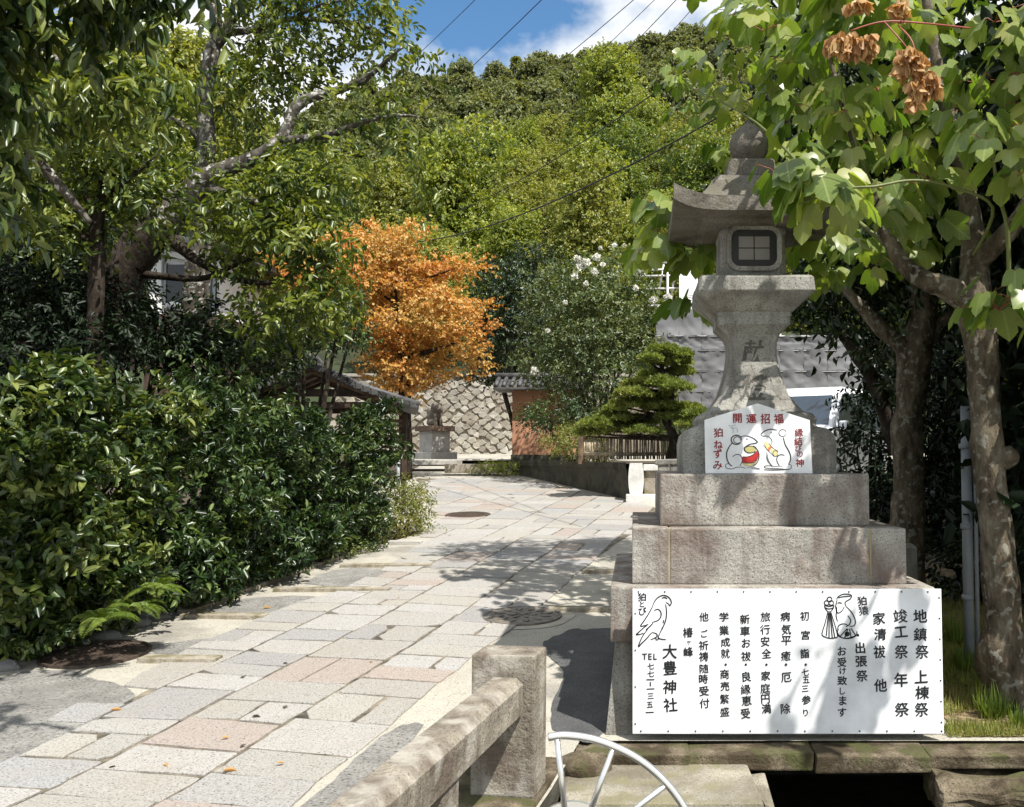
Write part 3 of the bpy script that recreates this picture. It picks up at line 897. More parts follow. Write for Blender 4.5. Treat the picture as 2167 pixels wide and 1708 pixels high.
# cement collar round the patterned cover
p = G(1105, 1306)
b = B()
ring = [(p.x + (.46 + .02 * math.sin(5 * a)) * math.cos(a), p.y + .46 * math.sin(a)) for a in [2 * math.pi * k / 40 for k in range(40)]]
b.raw([(p.x, p.y, p.z + .005)] + [(x, y, zg(y) + .005) for x, y in ring], [(0, 1 + k, 1 + (k + 1) % 40) for k in range(40)])
tag(b.build('cement_collar', plain('pale_cement', (.40, .37, .30), .9, var=.12, scale=7, bump=.4, bscale=50)), 'pale cement collar around the patterned manhole cover', kind='structure')

# soil under the hedge and under the trees on the right
b = B()
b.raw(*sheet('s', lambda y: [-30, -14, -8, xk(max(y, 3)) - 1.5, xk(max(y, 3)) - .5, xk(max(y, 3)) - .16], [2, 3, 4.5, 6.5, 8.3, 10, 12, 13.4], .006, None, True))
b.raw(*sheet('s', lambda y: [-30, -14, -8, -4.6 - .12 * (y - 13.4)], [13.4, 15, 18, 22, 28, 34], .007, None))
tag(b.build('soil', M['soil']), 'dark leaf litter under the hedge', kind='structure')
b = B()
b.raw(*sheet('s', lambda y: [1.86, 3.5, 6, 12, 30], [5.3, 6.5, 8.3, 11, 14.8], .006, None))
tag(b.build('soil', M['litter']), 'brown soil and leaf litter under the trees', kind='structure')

# the wooded hill
def hillz(x, y):
    z = float(np.interp(y, [30, 35.5, 37.5, 45, 60, 75, 90, 120, 150, 190, 220, 260, 340], [1.4, 1.6, 4.7, 7.2, 13.5, 22, 28, 39, 52, 76, 98, 100, 84]))
    z += np.clip((x - 16) * .215, -40, 0) * min(1, y / 220) ** 1.3 * (1 if y > 60 else max(0, (y - 40) / 20))
    z += np.clip((x - 16) * .04, 0, 4) * min(1, y / 220)
    if 42 < y < 140: z -= 7.5 * math.exp(-((x / y + .25) / .11) ** 2) * min(1, (y - 42) / 30) * min(1, (140 - y) / 40)
    if y > 50: z += 2.2 * noise.noise((x * .02, y * .02, 0)) * min(1, (y - 50) / 30)
    return z
V, F = [], []
hx = list(range(-260, 261, 10)); hy = [35.2, 36.5, 37.5, 41, 45, 52, 60, 70, 80, 90, 105, 120, 135, 150, 170, 190, 210, 225, 245, 260, 300, 340]
for y in hy:
    for x in hx: V.append((x, y, hillz(x, y)))
n = len(hx)
for i in range(len(hy) - 1):
    for j in range(n - 1):
        a = i * n + j; F.append((a, a + 1, a + n + 1, a + n))
o = B().raw(V, F, True).build('hill', M['hill'])
tag(o, 'wooded hillside rising behind the lane', kind='structure')
b = B().raw([(-400, -200, -1.4), (400, -200, -1.4), (400, 420, -1.4), (-400, 420, -1.4)], [(0, 1, 2, 3)])
tag(b.build('terrain', M['soil']), 'wide ground beneath the whole scene', kind='structure')

# ================================================================== STONE LANTERN
LX, LY = .803, 6.30
lan = empty('stone_lantern', (LX, LY, .02), 'tall old stone lantern on a three-tier plinth', 'stone lantern')
def LB(): return B((LX, LY, .02))
def oct_rings(b, rings, ch=.16, smooth=False):
    vs, fs = [], []
    for h, z in rings:
        c = h * ch
        for x, y in ((-h + c, -h), (h - c, -h), (h, -h + c), (h, h - c), (h - c, h), (-h + c, h), (-h, h - c), (-h, -h + c)):
            vs.append((LX + x, LY + y, z))
    for i in range(len(rings) - 1):
        for k in range(8):
            k2 = (k + 1) % 8
            fs.append((i * 8 + k, i * 8 + k2, (i + 1) * 8 + k2, (i + 1) * 8 + k))
    fs.append(tuple(reversed(range(8)))); m_ = (len(rings) - 1) * 8
    fs.append(tuple(m_ + k for k in range(8)))
    return b.raw(vs, fs, smooth)
# lowest tier: a thick cap slab over a battered footing of dressed blocks
b = LB(); b.box((LX - .936, LY - .936, .555), (LX + .936, LY + .936, .867), .012); b.build('plinth_cap', M['tier'], lan)
b = LB()
for (x0, x1) in ((-1, -.66), (-.652, .1), (.108, .66), (.668, 1)):
    for sgn in (1,):
        t0_, t1_ = .905, .965
        vs = [(LX + x0 * t1_, LY - t1_, .0), (LX + x1 * t1_, LY - t1_, .0), (LX + x1 * t0_, LY - t0_, .552), (LX + x0 * t0_, LY - t0_, .552),
              (LX + x0 * t1_, LY + t1_, .0), (LX + x1 * t1_, LY + t1_, .0), (LX + x1 * t0_, LY + t0_, .552), (LX + x0 * t0_, LY + t0_, .552)]
        b.raw(vs, [(0, 1, 2, 3), (5, 4, 7, 6), (1, 5, 6, 2), (4, 0, 3, 7), (3, 2, 6, 7), (4, 5, 1, 0)])
b.build('plinth_footing', M['lantern'], lan)
b = LB()
for x0, x1 in ((-.81, -.593), (-.587, .597), (.603, .81)):
    b.box((LX + x0, LY - .81, .868), (LX + x1, LY + .81, 1.195), .009, jit=.002)
pt = b.build('middle_tier', M['tier'], lan)
M['joint'] = plain('yellow_mortar', (.36, .30, .16), .9)
for xx in (-.590, .600):
    b = LB(); b.box((LX + xx - .005, LY - .806, .87), (LX + xx + .005, LY - .7, 1.193)); b.build('mortar_joint', M['joint'], pt)
b = LB(); b.box((LX - .64, LY - .64, 1.196), (LX + .64, LY + .64, 1.513), .012); b.build('upper_tier', M['tier'], lan)
b = LB(); oct_rings(b, [(.485, 1.514), (.49, 1.70), (.475, 1.765), (.44, 1.80), (.385, 1.815), (.375, 1.83), (.385, 1.86), (.36, 1.90), (.31, 1.915)], .12)
b.build('lotus_base', M['lantern'], lan)
b = LB(); oct_rings(b, [(.31, 1.915), (.285, 1.945), (.255, 1.985), (.225, 2.03), (.195, 2.12), (.170, 2.22), (.158, 2.31), (.160, 2.38), (.178, 2.435), (.215, 2.475), (.238, 2.495), (.240, 2.55)], .10)
shaft = b.build('shaft', M['lantern'], lan)
b = LB(); oct_rings(b, [(.243, 2.55), (.245, 2.575), (.262, 2.585), (.375, 2.69), (.380, 2.70), (.372, 2.785), (.36, 2.80)], .045)
b.build('middle_platform', M['lantern'], lan)
b = LB(); oct_rings(b, [(.218, 2.80), (.222, 2.83), (.214, 3.10), (.222, 3.13), (.205, 3.185)], .22)
fbox = b.build('fire_box', M['lantern'], lan)
def rrect(x0, x1, z0, z1, r, y, n=5):
    pts_ = []
    for cx_, cz_, a0 in ((x1 - r, z0 + r, -90), (x1 - r, z1 - r, 0), (x0 + r, z1 - r, 90), (x0 + r, z0 + r, 180)):
        for k in range(n + 1):
            a = R(a0 + 90 * k / n); pts_.append((cx_ + r * math.cos(a), y, cz_ + r * math.sin(a)))
    return pts_
wx0, wx1, wz0, wz1 = LX - .148, LX + .148, 2.885, 3.125
b = LB(); b.prism(rrect(wx0, wx1, wz0, wz1, .055, LY - .232), (0, .02, 0)); fr = b.build('window_frame', M['black_iron'], fbox)
b = LB(); r0_ = rrect(wx0 - .034, wx1 + .034, wz0 - .034, wz1 + .030, .08, LY - .246); r1_ = rrect(wx0 - .004, wx1 + .004, wz0 - .004, wz1 + .004, .058, LY - .246); k_ = len(r0_)
vs = r0_ + r1_ + [(x, LY - .20, z) for x, y, z in r0_] + [(x, LY - .22, z) for x, y, z in r1_]
b.raw(vs, [(i, (i + 1) % k_, k_ + (i + 1) % k_, k_ + i) for i in range(k_)] + [(i, 2 * k_ + i, 2 * k_ + (i + 1) % k_, (i + 1) % k_) for i in range(k_)] + [(k_ + i, k_ + (i + 1) % k_, 3 * k_ + (i + 1) % k_, 3 * k_ + i) for i in range(k_)])
b.build('window_surround', M['lantern'], fbox)
b = LB()
for ix in (0, 1):
    for iz in (0, 1):
        x0 = wx0 + .046 + ix * .106; z0 = wz0 + .042 + iz * .082
        b.box((x0, LY - .2345, z0), (x0 + .098, LY - .23, z0 + .074))
b.build('pane', M['pane'], fr)
# roof with lifted corners
n = 28; hw = .548
def kz(u, v):
    r_ = max(abs(u), abs(v)); mn = min(abs(u), abs(v))
    if r_ < .40: z = 3.505
    elif r_ < .74: z = 3.505 - .20 * (.5 - .5 * math.cos(math.pi * (r_ - .40) / .34)) ** .85
    else: z = 3.305 - .035 * math.sin(math.pi / 2 * (r_ - .74) / .26)
    t_ = max(0, (r_ - .5) / .5)
    return z + .085 * (mn ** 4) * t_ + .006 * noise.noise((u * 4, v * 4, 1))
V, F = [], []
for layer in (0, 1):
    for i in range(n + 1):
        for j in range(n + 1):
            u, v = -1 + 2 * i / n, -1 + 2 * j / n
            r_ = max(abs(u), abs(v)); mn = min(abs(u), abs(v))
            z = kz(u, v) if layer == 0 else (3.165 + .075 * mn ** 5 * max(0, (r_ - .4) / .6) + .012 * r_ - .02 * (1 if r_ < .62 else 0))
            V.append((LX + u * hw, LY + v * hw, z))
q = (n + 1) * (n + 1)
for i in range(n):
    for j in range(n):
        a = i * (n + 1) + j
        F.append((a, a + n + 1, a + n + 2, a + 1)); F.append((q + a, q + a + 1, q + a + n + 2, q + a + n + 1))
for k in range(n):
    for a, c_ in ((k, k + 1), (n * (n + 1) + k + 1, n * (n + 1) + k), ((k + 1) * (n + 1), k * (n + 1)), (k * (n + 1) + n, (k + 1) * (n + 1) + n)):
        F.append((a, c_, q + c_, q + a))
b = LB(); b.raw(V, F); b.build('roof', M['roofstone'], lan)
b = LB(); oct_rings(b, [(.165, 3.503), (.17, 3.52), (.155, 3.63), (.145, 3.64)], .08)
b.lathe([(.08, 3.635), (.075, 3.66), (.105, 3.685), (.130, 3.725), (.136, 3.765), (.130, 3.815), (.112, 3.855), (.082, 3.89), (.05, 3.915), (.024, 3.935), (.006, 3.955)], (LX, LY, 0), 24)
b.build('finial', M['roofstone'], lan)

# ------------------------------------------------------------------ lettering
dg = bpy.context.evaluated_depsgraph_get
_gl = {}
def glyph(ch, weight=.012):
    if (ch, weight) in _gl: return _gl[(ch, weight)]
    cu = bpy.data.curves.new('glyph', 'FONT'); cu.body = ch; cu.size = 1; cu.offset = weight; cu.resolution_u = 4
    ob = bpy.data.objects.new('glyph', cu); C.objects.link(ob)
    d = dg(); d.update()
    me = bpy.data.meshes.new_from_object(ob.evaluated_get(d))
    vs = np.array([v.co[:2] for v in me.vertices]) if len(me.vertices) else np.zeros((0, 2))
    fs = [tuple(p.vertices) for p in me.polygons]
    bpy.data.objects.remove(ob); bpy.data.curves.remove(cu); bpy.data.meshes.remove(me)
    if len(vs):
        c = (vs.min(0) + vs.max(0)) / 2; vs = vs - c
    _gl[(ch, weight)] = (vs, fs)
    return _gl[(ch, weight)]
rl = random.Random(3)
def put(b, ch, x, z, size, y, weight=.012, hand=True):
    vs, fs = glyph(ch, 0)
    if not len(vs): return
    a = rl.uniform(-.05, .05) if hand else 0; sh = rl.uniform(-.06, .02) if hand else 0
    sx, sz = size * rl.uniform(.95, 1.05), size * rl.uniform(.95, 1.05)
    dn = 1.1 if len(vs) < 130 else .75
    for k, (ox, oz) in enumerate(((0, 0), (.022, .006), (-.020, -.008), (.004, .022), (-.004, -.020))):
        res = []
        for gx, gz in vs:
            gx, gz = gx * sx + ox * size * dn, gz * sz + gx * sx * .05 + oz * size * dn
            gx += sh * gz
            res.append((x + gx * math.cos(a) - gz * math.sin(a), y - k * .00011, z + gx * math.sin(a) + gz * math.cos(a)))
        b.raw(res, fs)
def stroke(b, pts, w, y, k=5, taper=True):
    L = smooth_line(pts, k) if len(pts) > 2 else [np.array(p, float) for p in pts]
    n = len(L); vs, fs = [], []
    for i, p in enumerate(L):
        t_ = L[min(i + 1, n - 1)] - L[max(i - 1, 0)]; ln = np.hypot(*t_) or 1
        nx, nz_ = -t_[1] / ln, t_[0] / ln
        ww = w * (.45 + .55 * math.sin(math.pi * min(1, max(0, (i + .6) / (n + .2)))) ** .5) if taper else w
        vs += [(p[0] + nx * ww / 2, y, p[1] + nz_ * ww / 2), (p[0] - nx * ww / 2, y, p[1] - nz_ * ww / 2)]
    for i in range(n - 1): fs.append((2 * i, 2 * i + 1, 2 * i + 3, 2 * i + 2))
    b.raw(vs, fs)

# ---- the big notice board
SY = 5.235
sx0, sx1 = P(1338, 1400, SY).x, P(1994, 1400, SY).x
sz1, sz0 = P(1500, 1246.5, SY).z, P(1500, 1553, SY).z
def UV(cx_, cy_): return (sx0 + (cx_ - 113) / 1937 * (sx1 - sx0), sz1 - (cy_ - 95) / 908 * (sz1 - sz0))
KU = (sx1 - sx0) / 1937
sign = empty('notice_board', ((sx0 + sx1) / 2, SY, sz0), 'wide white notice board with black brush writing at the lantern foot', 'notice board')
def SB(): return B(((sx0 + sx1) / 2, SY, sz0))
b = SB(); b.box((sx0, SY, sz0), (sx1, SY + .012, sz1), .003); b.build('panel', M['board'], sign)
for xx in np.linspace(sx0 + .08, sx1 - .08, 5):
    b = SB(); b.box((xx - .02, SY + .0125, sz0 + .03), (xx + .02, SY + .115, sz1 - .02)); b.build('backing_batten', M['wood'], sign)
scr = [UV(x, 112) for x in range(150, 2040, 165)] + [UV(x, 985) for x in range(165, 2040, 170)] + [UV(130, y) for y in range(250, 960, 230)] + [UV(2035, y) for y in range(150, 960, 130)]
for x, z in scr:
    b = SB(); b.box((x - .004, SY - .003, z - .004), (x + .004, SY + .001, z + .004), .001); b.build('screw', M['black_iron'], sign)
YI = SY - .0016
cols_txt = [
 (1917, 95, '地265 鎮380 祭490 上645 棟745 祭850'), (1788, 96, '竣265 工365 祭490 年665 祭850'), (1660, 86, '家280 清380 祓490 他700'),
 (1556, 66, '狛170 猿230'), (1540, 80, '出465 張550 祭640'), (1420, 66, 'お485 受555 け610 致670 し735 ま795 す868'),
 (1192, 66, '初265 宮385 詣500 ・570 七617 五665 三720 参790 り870'), (1070, 71, '病268 気350 平420 癒515 ・570 厄650 除845'),
 (945, 69, '旅270 行350 安425 全500 ・570 家640 庭720 円785 満845'), (820, 69, '新285 車360 お435 祓518 ・570 良645 縁725 恵795 受875'),
 (690, 66, '学270 業355 成430 就500 ・570 商630 売705 繁785 盛865'), (560, 68, '他270 ご375 祈450 祷520 随595 時660 受735 付812'),
 (460, 70, '椿368 ヶ432 峰490'), (348, 98, '大488 豊590 神710 社822'), (172, 58, '狛145 と190 び235'),
 (224, 58, '七580 七627 一664 三766 五820 一868 一722')]
for x, sz, txt in cols_txt:
    b = SB()
    for tok in txt.split():
        ch, yy = tok[0], float(tok[1:])
        s_ = sz * (.55 if ch == 'ヶ' else (.8 if ch in 'けしりごと七五三' else 1))
        X_, Z_ = UV(x + rl.uniform(-5, 5), yy)
        put(b, ch, X_, Z_, s_ * KU * .93, YI, .012 if x in (348,) else .004)
    if x == 224:
        X_, Z_ = UV(224, 692); b.raw([(X_ - .0035, YI, Z_ - .012), (X_ + .0035, YI, Z_ - .012), (X_ + .0035, YI, Z_ + .012), (X_ - .0035, YI, Z_ + .012)], [(0, 1, 2, 3)])
        for ch, xx in (('T', 188), ('E', 222), ('L', 254)):
            X_, Z_ = UV(xx, 520); put(b, ch, X_, Z_, 52 * KU, YI, .004)
    b.build('lettering', M['ink'], sign, fix=False)
def draw(name, strokes, w, mat, parent, uv, ku, mk, y):
    b = mk()
    for s_ in strokes:
        ww = w
        if isinstance(s_[0], (int, float)): ww, s_ = s_[0], s_[1]
        stroke(b, [uv(*q) for q in s_], ww * ku, y)
    return b.build(name, mat, parent, fix=False)
def arc(cx_, cy_, rx, ry, a0, a1, n=14): return [(cx_ + rx * math.cos(R(a0 + (a1 - a0) * k / n)), cy_ + ry * math.sin(R(a0 + (a1 - a0) * k / n))) for k in range(n + 1)]
bird = [[(238, 205), (250, 175), (270, 150), (300, 135), (330, 140), (350, 160), (356, 182), (346, 200), (338, 188), (322, 178)], [(296, 152), (315, 148), (330, 156)],
        [(320, 190), (326, 235), (322, 285), (308, 325), (290, 360), (282, 378)], [(238, 205), (215, 248), (185, 295), (163, 327), (185, 326), (212, 316)],
        [(248, 230), (272, 222), (290, 240), (290, 268), (272, 292), (235, 305)], [(205, 322), (175, 345), (150, 368), (136, 382), (160, 380), (182, 372)],
        [(210, 345), (180, 385), (160, 425), (150, 458), (172, 435), (200, 408), (222, 382), (236, 368)], [(236, 368), (262, 376), (266, 392), (250, 404), (226, 414)], [(258, 402), (262, 418)],
        [(282, 378), (274, 400), (290, 410), (322, 413)], [(276, 402), (268, 418)], [(240, 310), (222, 330), (196, 352)], [(300, 335), (296, 350)], [(308, 290), (304, 310)]]
draw('bird_drawing', bird, 8, M['ink'], sign, UV, KU, SB, YI)
mk = [arc(1348, 160, 15, 15, 0, 360), arc(1330, 182, 15, 14, 0, 360), arc(1358, 182, 15, 14, 0, 360), [(1316, 196), (1345, 204), (1375, 196)], [(1318, 212), (1345, 220), (1372, 212)], [(1316, 196), (1320, 215), (1335, 236)], [(1375, 196), (1370, 216), (1356, 236)],
      [(1333, 238), (1358, 238)], [(1335, 240), (1318, 310), (1298, 378), (1320, 398), (1350, 405), (1380, 402), (1396, 392), (1385, 340), (1356, 240)],
      [(1340, 245), (1325, 390)], [(1345, 245), (1342, 402)], [(1350, 245), (1362, 402)], [(1353, 245), (1378, 400)],
      [(1392, 158), (1405, 140), (1440, 126), (1484, 133), (1478, 156), (1446, 178), (1452, 205)], [(1400, 150), (1440, 142), (1480, 140)], [(1396, 160), (1390, 185), (1386, 205), (1392, 215), (1390, 232), (1402, 246), (1425, 232), (1440, 205)],
      [(1398, 186), (1410, 180), (1425, 186)], [(1384, 212), (1392, 228), (1388, 262), (1396, 300)], [(1452, 205), (1478, 232), (1498, 265), (1508, 300), (1500, 325), (1470, 330)], [(1460, 262), (1478, 290), (1470, 318), (1448, 332)],
      arc(1432, 340, 34, 26, 150, 330), arc(1455, 372, 62, 34, -20, 180), [(1400, 340), (1396, 372), (1420, 400), (1460, 404), (1500, 392), (1520, 378)], [(1455, 345), (1412, 392)], [(1460, 345), (1440, 402)], [(1470, 345), (1480, 400)], [(1480, 342), (1508, 386)]]
draw('monkey_drawing', mk, 7.5, M['ink'], sign, UV, KU, SB, YI)
b = SB()
for cx_, cy_, r_ in ((1455, 378, 16), (1523, 385, 8)):
    b.raw([(UV(cx_, cy_)[0] + r_ * KU * math.cos(2 * math.pi * k / 16), YI, UV(cx_, cy_)[1] + r_ * KU * math.sin(2 * math.pi * k / 16)) for k in range(16)], [tuple(range(16))])
b.build('ink_dot', M['ink'], sign, fix=False)

# ---- the small votive board
EY = 5.712
def UE(cx_, cy_):
    X_ = (1600 + cx_ / 4.27) * .8664; Y_ = (950 + cy_ / 4.27) * .8666
    p_ = P(X_, Y_, EY); return (p_.x, p_.z)
KE = (UE(1000, 500)[0] - UE(0, 500)[0]) / 1000
ez0 = 1.5155
ema = empty('votive_board', ((UE(525, 0)[0] + UE(1638, 0)[0]) / 2, EY, ez0), 'house-shaped white board with two painted mice and red writing', 'votive board')
def EB(): return B(((UE(525, 0)[0] + UE(1638, 0)[0]) / 2, EY, ez0))
out_ = [UE(523, 880), UE(1638, 880), UE(1610, 325), UE(1065, 150), UE(513, 322)]
out_[0] = (out_[0][0], ez0); out_[1] = (out_[1][0], ez0)
b = EB(); b.prism([(x, EY, z) for x, z in out_], (0, .018, 0)); b.build('panel', M['board'], ema)
YE = EY - .0016
def poly(name, pts_, mat, dy=.0):
    b = EB(); b.raw([(UE(*q)[0], YE + dy, UE(*q)[1]) for q in pts_], [tuple(range(len(pts_)))]); return b.build(name, mat, ema, fix=False)
for toks, sz in ((('開855,305', '運1000,310', '招1145,310', '福1285,310'), 108), (('狛655,455', 'ね655,580', 'ず650,675', 'み650,795'), 100), (('縁1495,455', '結1490,545', 'び1490,620', 'の1505,680', '神1505,770'), 92)):
    b = EB()
    for t_ in toks:
        x, y = t_[1:].split(','); X_, Z_ = UE(float(x), float(y)); put(b, t_[0], X_, Z_, sz * KE * (1 if t_[0] not in 'びの' else .8), YE, .006)
    b.build('lettering', M['redink'], ema, fix=False)
poly('red_band', [(908, 708), (950, 706), (1000, 698), (1040, 665), (1058, 640), (1078, 680), (1070, 720), (1045, 748), (1010, 766), (960, 768), (905, 764)], M['redfill'], .0004)
poly('yellow_patch', [(902, 772), (960, 776), (1030, 768), (1066, 735), (1045, 780), (1010, 800), (940, 806)], M['yellowfill'], .0004)
poly('olive_patch', arc(988, 630, 58, 34, 0, 340, 18), M['olivefill'], .0004)
poly('scroll', [(1130, 562), (1160, 552), (1215, 600), (1205, 630), (1170, 640)], M['yellowfill'], .0004)
poly('scroll', [(1200, 640), (1225, 622), (1280, 652), (1276, 688), (1240, 704)], M['yellowfill'], .0004)
poly('orange_band', [(1168, 640), (1180, 610), (1205, 592), (1222, 604), (1200, 625), (1190, 650)], M['orangefill'], .0002)
m1 = [(11, [(880, 500), (940, 488), (1005, 505), (1050, 535), (1063, 556), (1030, 568), (985, 575), (945, 598), (928, 618), (936, 645), (965, 664), (1005, 664), (1040, 652)]), (12, arc(845, 530, 55, 48, 20, 370)), (8, arc(852, 532, 36, 34, 40, 380)),
      (12, [(800, 562), (765, 610), (742, 670), (748, 735), (770, 780), (800, 805)]), (10, [(1020, 590), (1050, 615), (1078, 665), (1078, 725), (1055, 775), (1020, 800)]),
      (8, [(805, 705), (840, 684), (880, 688), (905, 725), (900, 765), (880, 800)]), (6, [(770, 782), (745, 780), (730, 800), (748, 826), (800, 832), (850, 815), (900, 815), (945, 828)]), (6, [(955, 818), (1000, 812), (1050, 822), (1088, 834), (1040, 832), (1000, 826)]),
      (7, [(905, 768), (960, 772), (1030, 765), (1068, 722)]), (7, [(908, 706), (960, 706), (1020, 682), (1050, 640)]), (7, arc(988, 630, 60, 36, 90, 360)), (15, [(950, 518), (955, 522), (961, 518)])]
m2 = [(11, [(1098, 472), (1140, 438), (1200, 420), (1268, 428)]), (7, arc(1326, 458, 38, 36, 0, 350)), (7, [(1098, 472), (1118, 490), (1168, 492), (1205, 518), (1217, 552), (1205, 585)]), (12, [(1335, 505), (1352, 575), (1385, 635), (1408, 690), (1406, 745), (1388, 785)]),
      (7, [(1388, 785), (1412, 792), (1416, 820), (1385, 838), (1300, 830), (1225, 828), (1150, 822), (1136, 806), (1180, 798), (1235, 806), (1330, 802)]), (6, [(1157, 655), (1158, 710), (1180, 765), (1222, 806)]), (6, [(1172, 670), (1172, 720), (1200, 780), (1220, 800)]),
      (9, [(1348, 690), (1305, 684), (1272, 705), (1268, 752), (1294, 800)]), (9, [(1130, 840), (1200, 844), (1300, 842), (1400, 836)]), (12, [(1203, 450), (1207, 454), (1211, 450)]), (6, [(1125, 580), (1170, 635), (1235, 700)]), (6, arc(1252, 672, 26, 30, 0, 350)), (6, [(1180, 560), (1220, 610), (1282, 650)])]
draw('mouse_drawing', m1, 10, M['ink'], ema, UE, KE, EB, YE - .0004)
draw('mouse_drawing', m2, 8, M['ink'], ema, UE, KE, EB, YE - .0004)
draw('faint_sketch', [[(760, 380), (800, 385), (840, 372)], [(775, 400), (810, 410), (850, 400)], [(800, 390), (810, 430), (805, 462)], [(850, 410), (860, 450)]], 5, plain('faded_blue_ink', (.22, .28, .34), .6), ema, UE, KE, EB, YE)
# shaft characters: flat glyphs, the shade of the carving put into their colour
for ch, Y_, sz in (('献', 742, .15), ('燈', 822, .19)):
    b = LB(); p_ = P(1590, Y_, LY - .17)
    vs, fs = glyph(ch, .018)
    def shaft_y(z): return LY - float(np.interp(z, [1.915, 1.945, 1.985, 2.03, 2.12, 2.22, 2.31, 2.38, 2.435, 2.475, 2.495], [.31, .285, .255, .225, .195, .170, .158, .160, .178, .215, .238])) - .002
    b.raw([(LX + (gx + .22 * gz) * sz * .95, shaft_y(p_.z + gz * sz), p_.z + gz * sz) for gx, gz in vs], fs)
    b.build('carving_shade_lettering', M['carved'], shaft, fix=False)

# ================================================================== BRIDGE PARAPET
def bpt(x, y): return Vector((x, y, 0))
RA = R(8.8)
rd = Vector((math.sin(RA), math.cos(RA), 0)); rs = Vector((math.cos(RA), -math.sin(RA), 0))
PX, PY = P(1063, 1500, 4.42).x, 4.42
rotz = Matrix.Rotation(-RA, 3, 'Z')
b = B()
hw_ = .155
c_ = Vector((PX, PY, 0)) + rd * .115
b.box((c_.x - hw_, c_.y - .115, .02), (c_.x + hw_, c_.y + .115, P(1060, 1387, 4.42).z), .012, rotz, jit=.002)
post = b.build('bridge_post', M['post']); tag(post, 'square stone post at the end of the bridge rail', 'stone post')
b = B()
zt, zb = P(1100, 1434, 4.40).z, P(1106, 1507, 4.40).z
cr = Vector((P(1068, 1434, 4.40).x, 4.405, 0)); L_ = 2.9; hwr = .088
prof = [(-hwr, zb), (hwr, zb), (hwr, zt - .03), (hwr - .032, zt), (-hwr + .032, zt), (-hwr, zt - .03)]
ns = 24; vs, fs = [], []
for i in range(ns + 1):
    o_ = cr - rd * (L_ * i / ns)
    for k, (t_, z) in enumerate(prof):
        w_ = .004 * noise.noise((i * .7, k, 0))
        vs.append(o_ + rs * (t_ + w_) + Vector((0, 0, z + w_ * (1 if z > zb + .05 else 0))))
for i in range(ns):
    for k in range(6):
        k2 = (k + 1) % 6; fs.append((i * 6 + k, i * 6 + k2, (i + 1) * 6 + k2, (i + 1) * 6 + k))
fs += [tuple(range(6)), tuple(reversed(range(ns * 6, ns * 6 + 6)))]
b.raw(vs, fs); o = b.build('bridge_rail', M['post']); tag(o, 'long stone rail of the bridge running into the square post', 'stone rail')
b = B()
for dd in (.93, 2.2):
    q = cr - rd * dd
    b2 = B(); b2.box((q.x - .075, q.y - .09, .02), (q.x + .075, q.y + .09, zb - .001), .008, rotz)
    o = b2.build('rail_support', M['post']); tag(o, 'short stone block under the bridge rail' + (' nearest the square post' if dd < 1 else ' nearest the viewer'), 'stone block', 'blocks under the bridge rail')
# kerb slab of the bridge
b = B()
for s0, s1 in ((-3.2, -.9), (-.89, .62)):
    ctr = Vector((xc(PY + (s0 + s1) / 2 * .98), PY, 0)) ; q0 = Vector((PX, PY, 0)) + rd * s0; q1 = Vector((PX, PY, 0)) + rd * s1
    m_ = (q0 + q1) / 2; ln = (q1 - q0).length
    b.box((m_.x - .36, m_.y - ln / 2, -.14), (m_.x + .17, m_.y + ln / 2, .024), .012, rotz, jit=.003)
o = b.build('bridge_kerb', M['ledge']); tag(o, 'stone kerb of the bridge under post and rail', kind='structure')

# ledge, shelf and boulders round the canal mouth
b = B()
xs = [-.33, .30, .98, 1.60, 2.3, 3.1]
for i in range(len(xs) - 1): b.box((xs[i] + .003, 5.05 + .02 * (i % 2), -.075), (xs[i + 1] - .003, 5.45, .018), .010, jit=.012)
o = b.build('canal_ledge', M['ledge']); tag(o, 'mossy stone ledge along the foot of the notice board', kind='structure')
b = B(); b.box((-.36, 4.52, -1.2), (.62, 5.10, -.045), .02, jit=.012); b.box((.622, 4.58, -1.2), (.70, 5.08, -.075), .02, jit=.02); b.box((.2, 4.44, -1.2), (.60, 4.518, -.12), .02, jit=.02)
o = b.build('concrete_shelf', M['shelf']); tag(o, 'low concrete shelf below the ledge', kind='structure')
b = B(); b.rock((-.27, 4.98, -.03), (.15, .12, .085), 5, .2); o = b.build('boulder', M['ledge']); tag(o, 'rounded stone at the left end of the ledge', 'stone')
for i, (x, y, z, rx, ry, rz_, lab) in enumerate([(2.05, 4.78, -.42, .34, .26, .26, 'large brown-stained block in the canal wall at the right edge'), (1.72, 4.95, -.55, .2, .2, .2, 'grey stone low in the canal wall beside the dark opening'), (2.0, 4.98, -.16, .42, .2, .09, 'flat mossy stone just below the ledge at the right edge'), (1.75, 4.7, -.85, .22, .2, .2, 'lowest pale stone at the foot of the canal wall')]):
    b = B((x, y, z)).block((x - rx, y - ry, z - rz_), (x + rx, y + ry, z + rz_), 20 + i, .05); o = b.build('canal_stone', M['ledge']); o.location = (x, y, z)
    tag(o, lab, 'stone', 'stones of the canal wall')

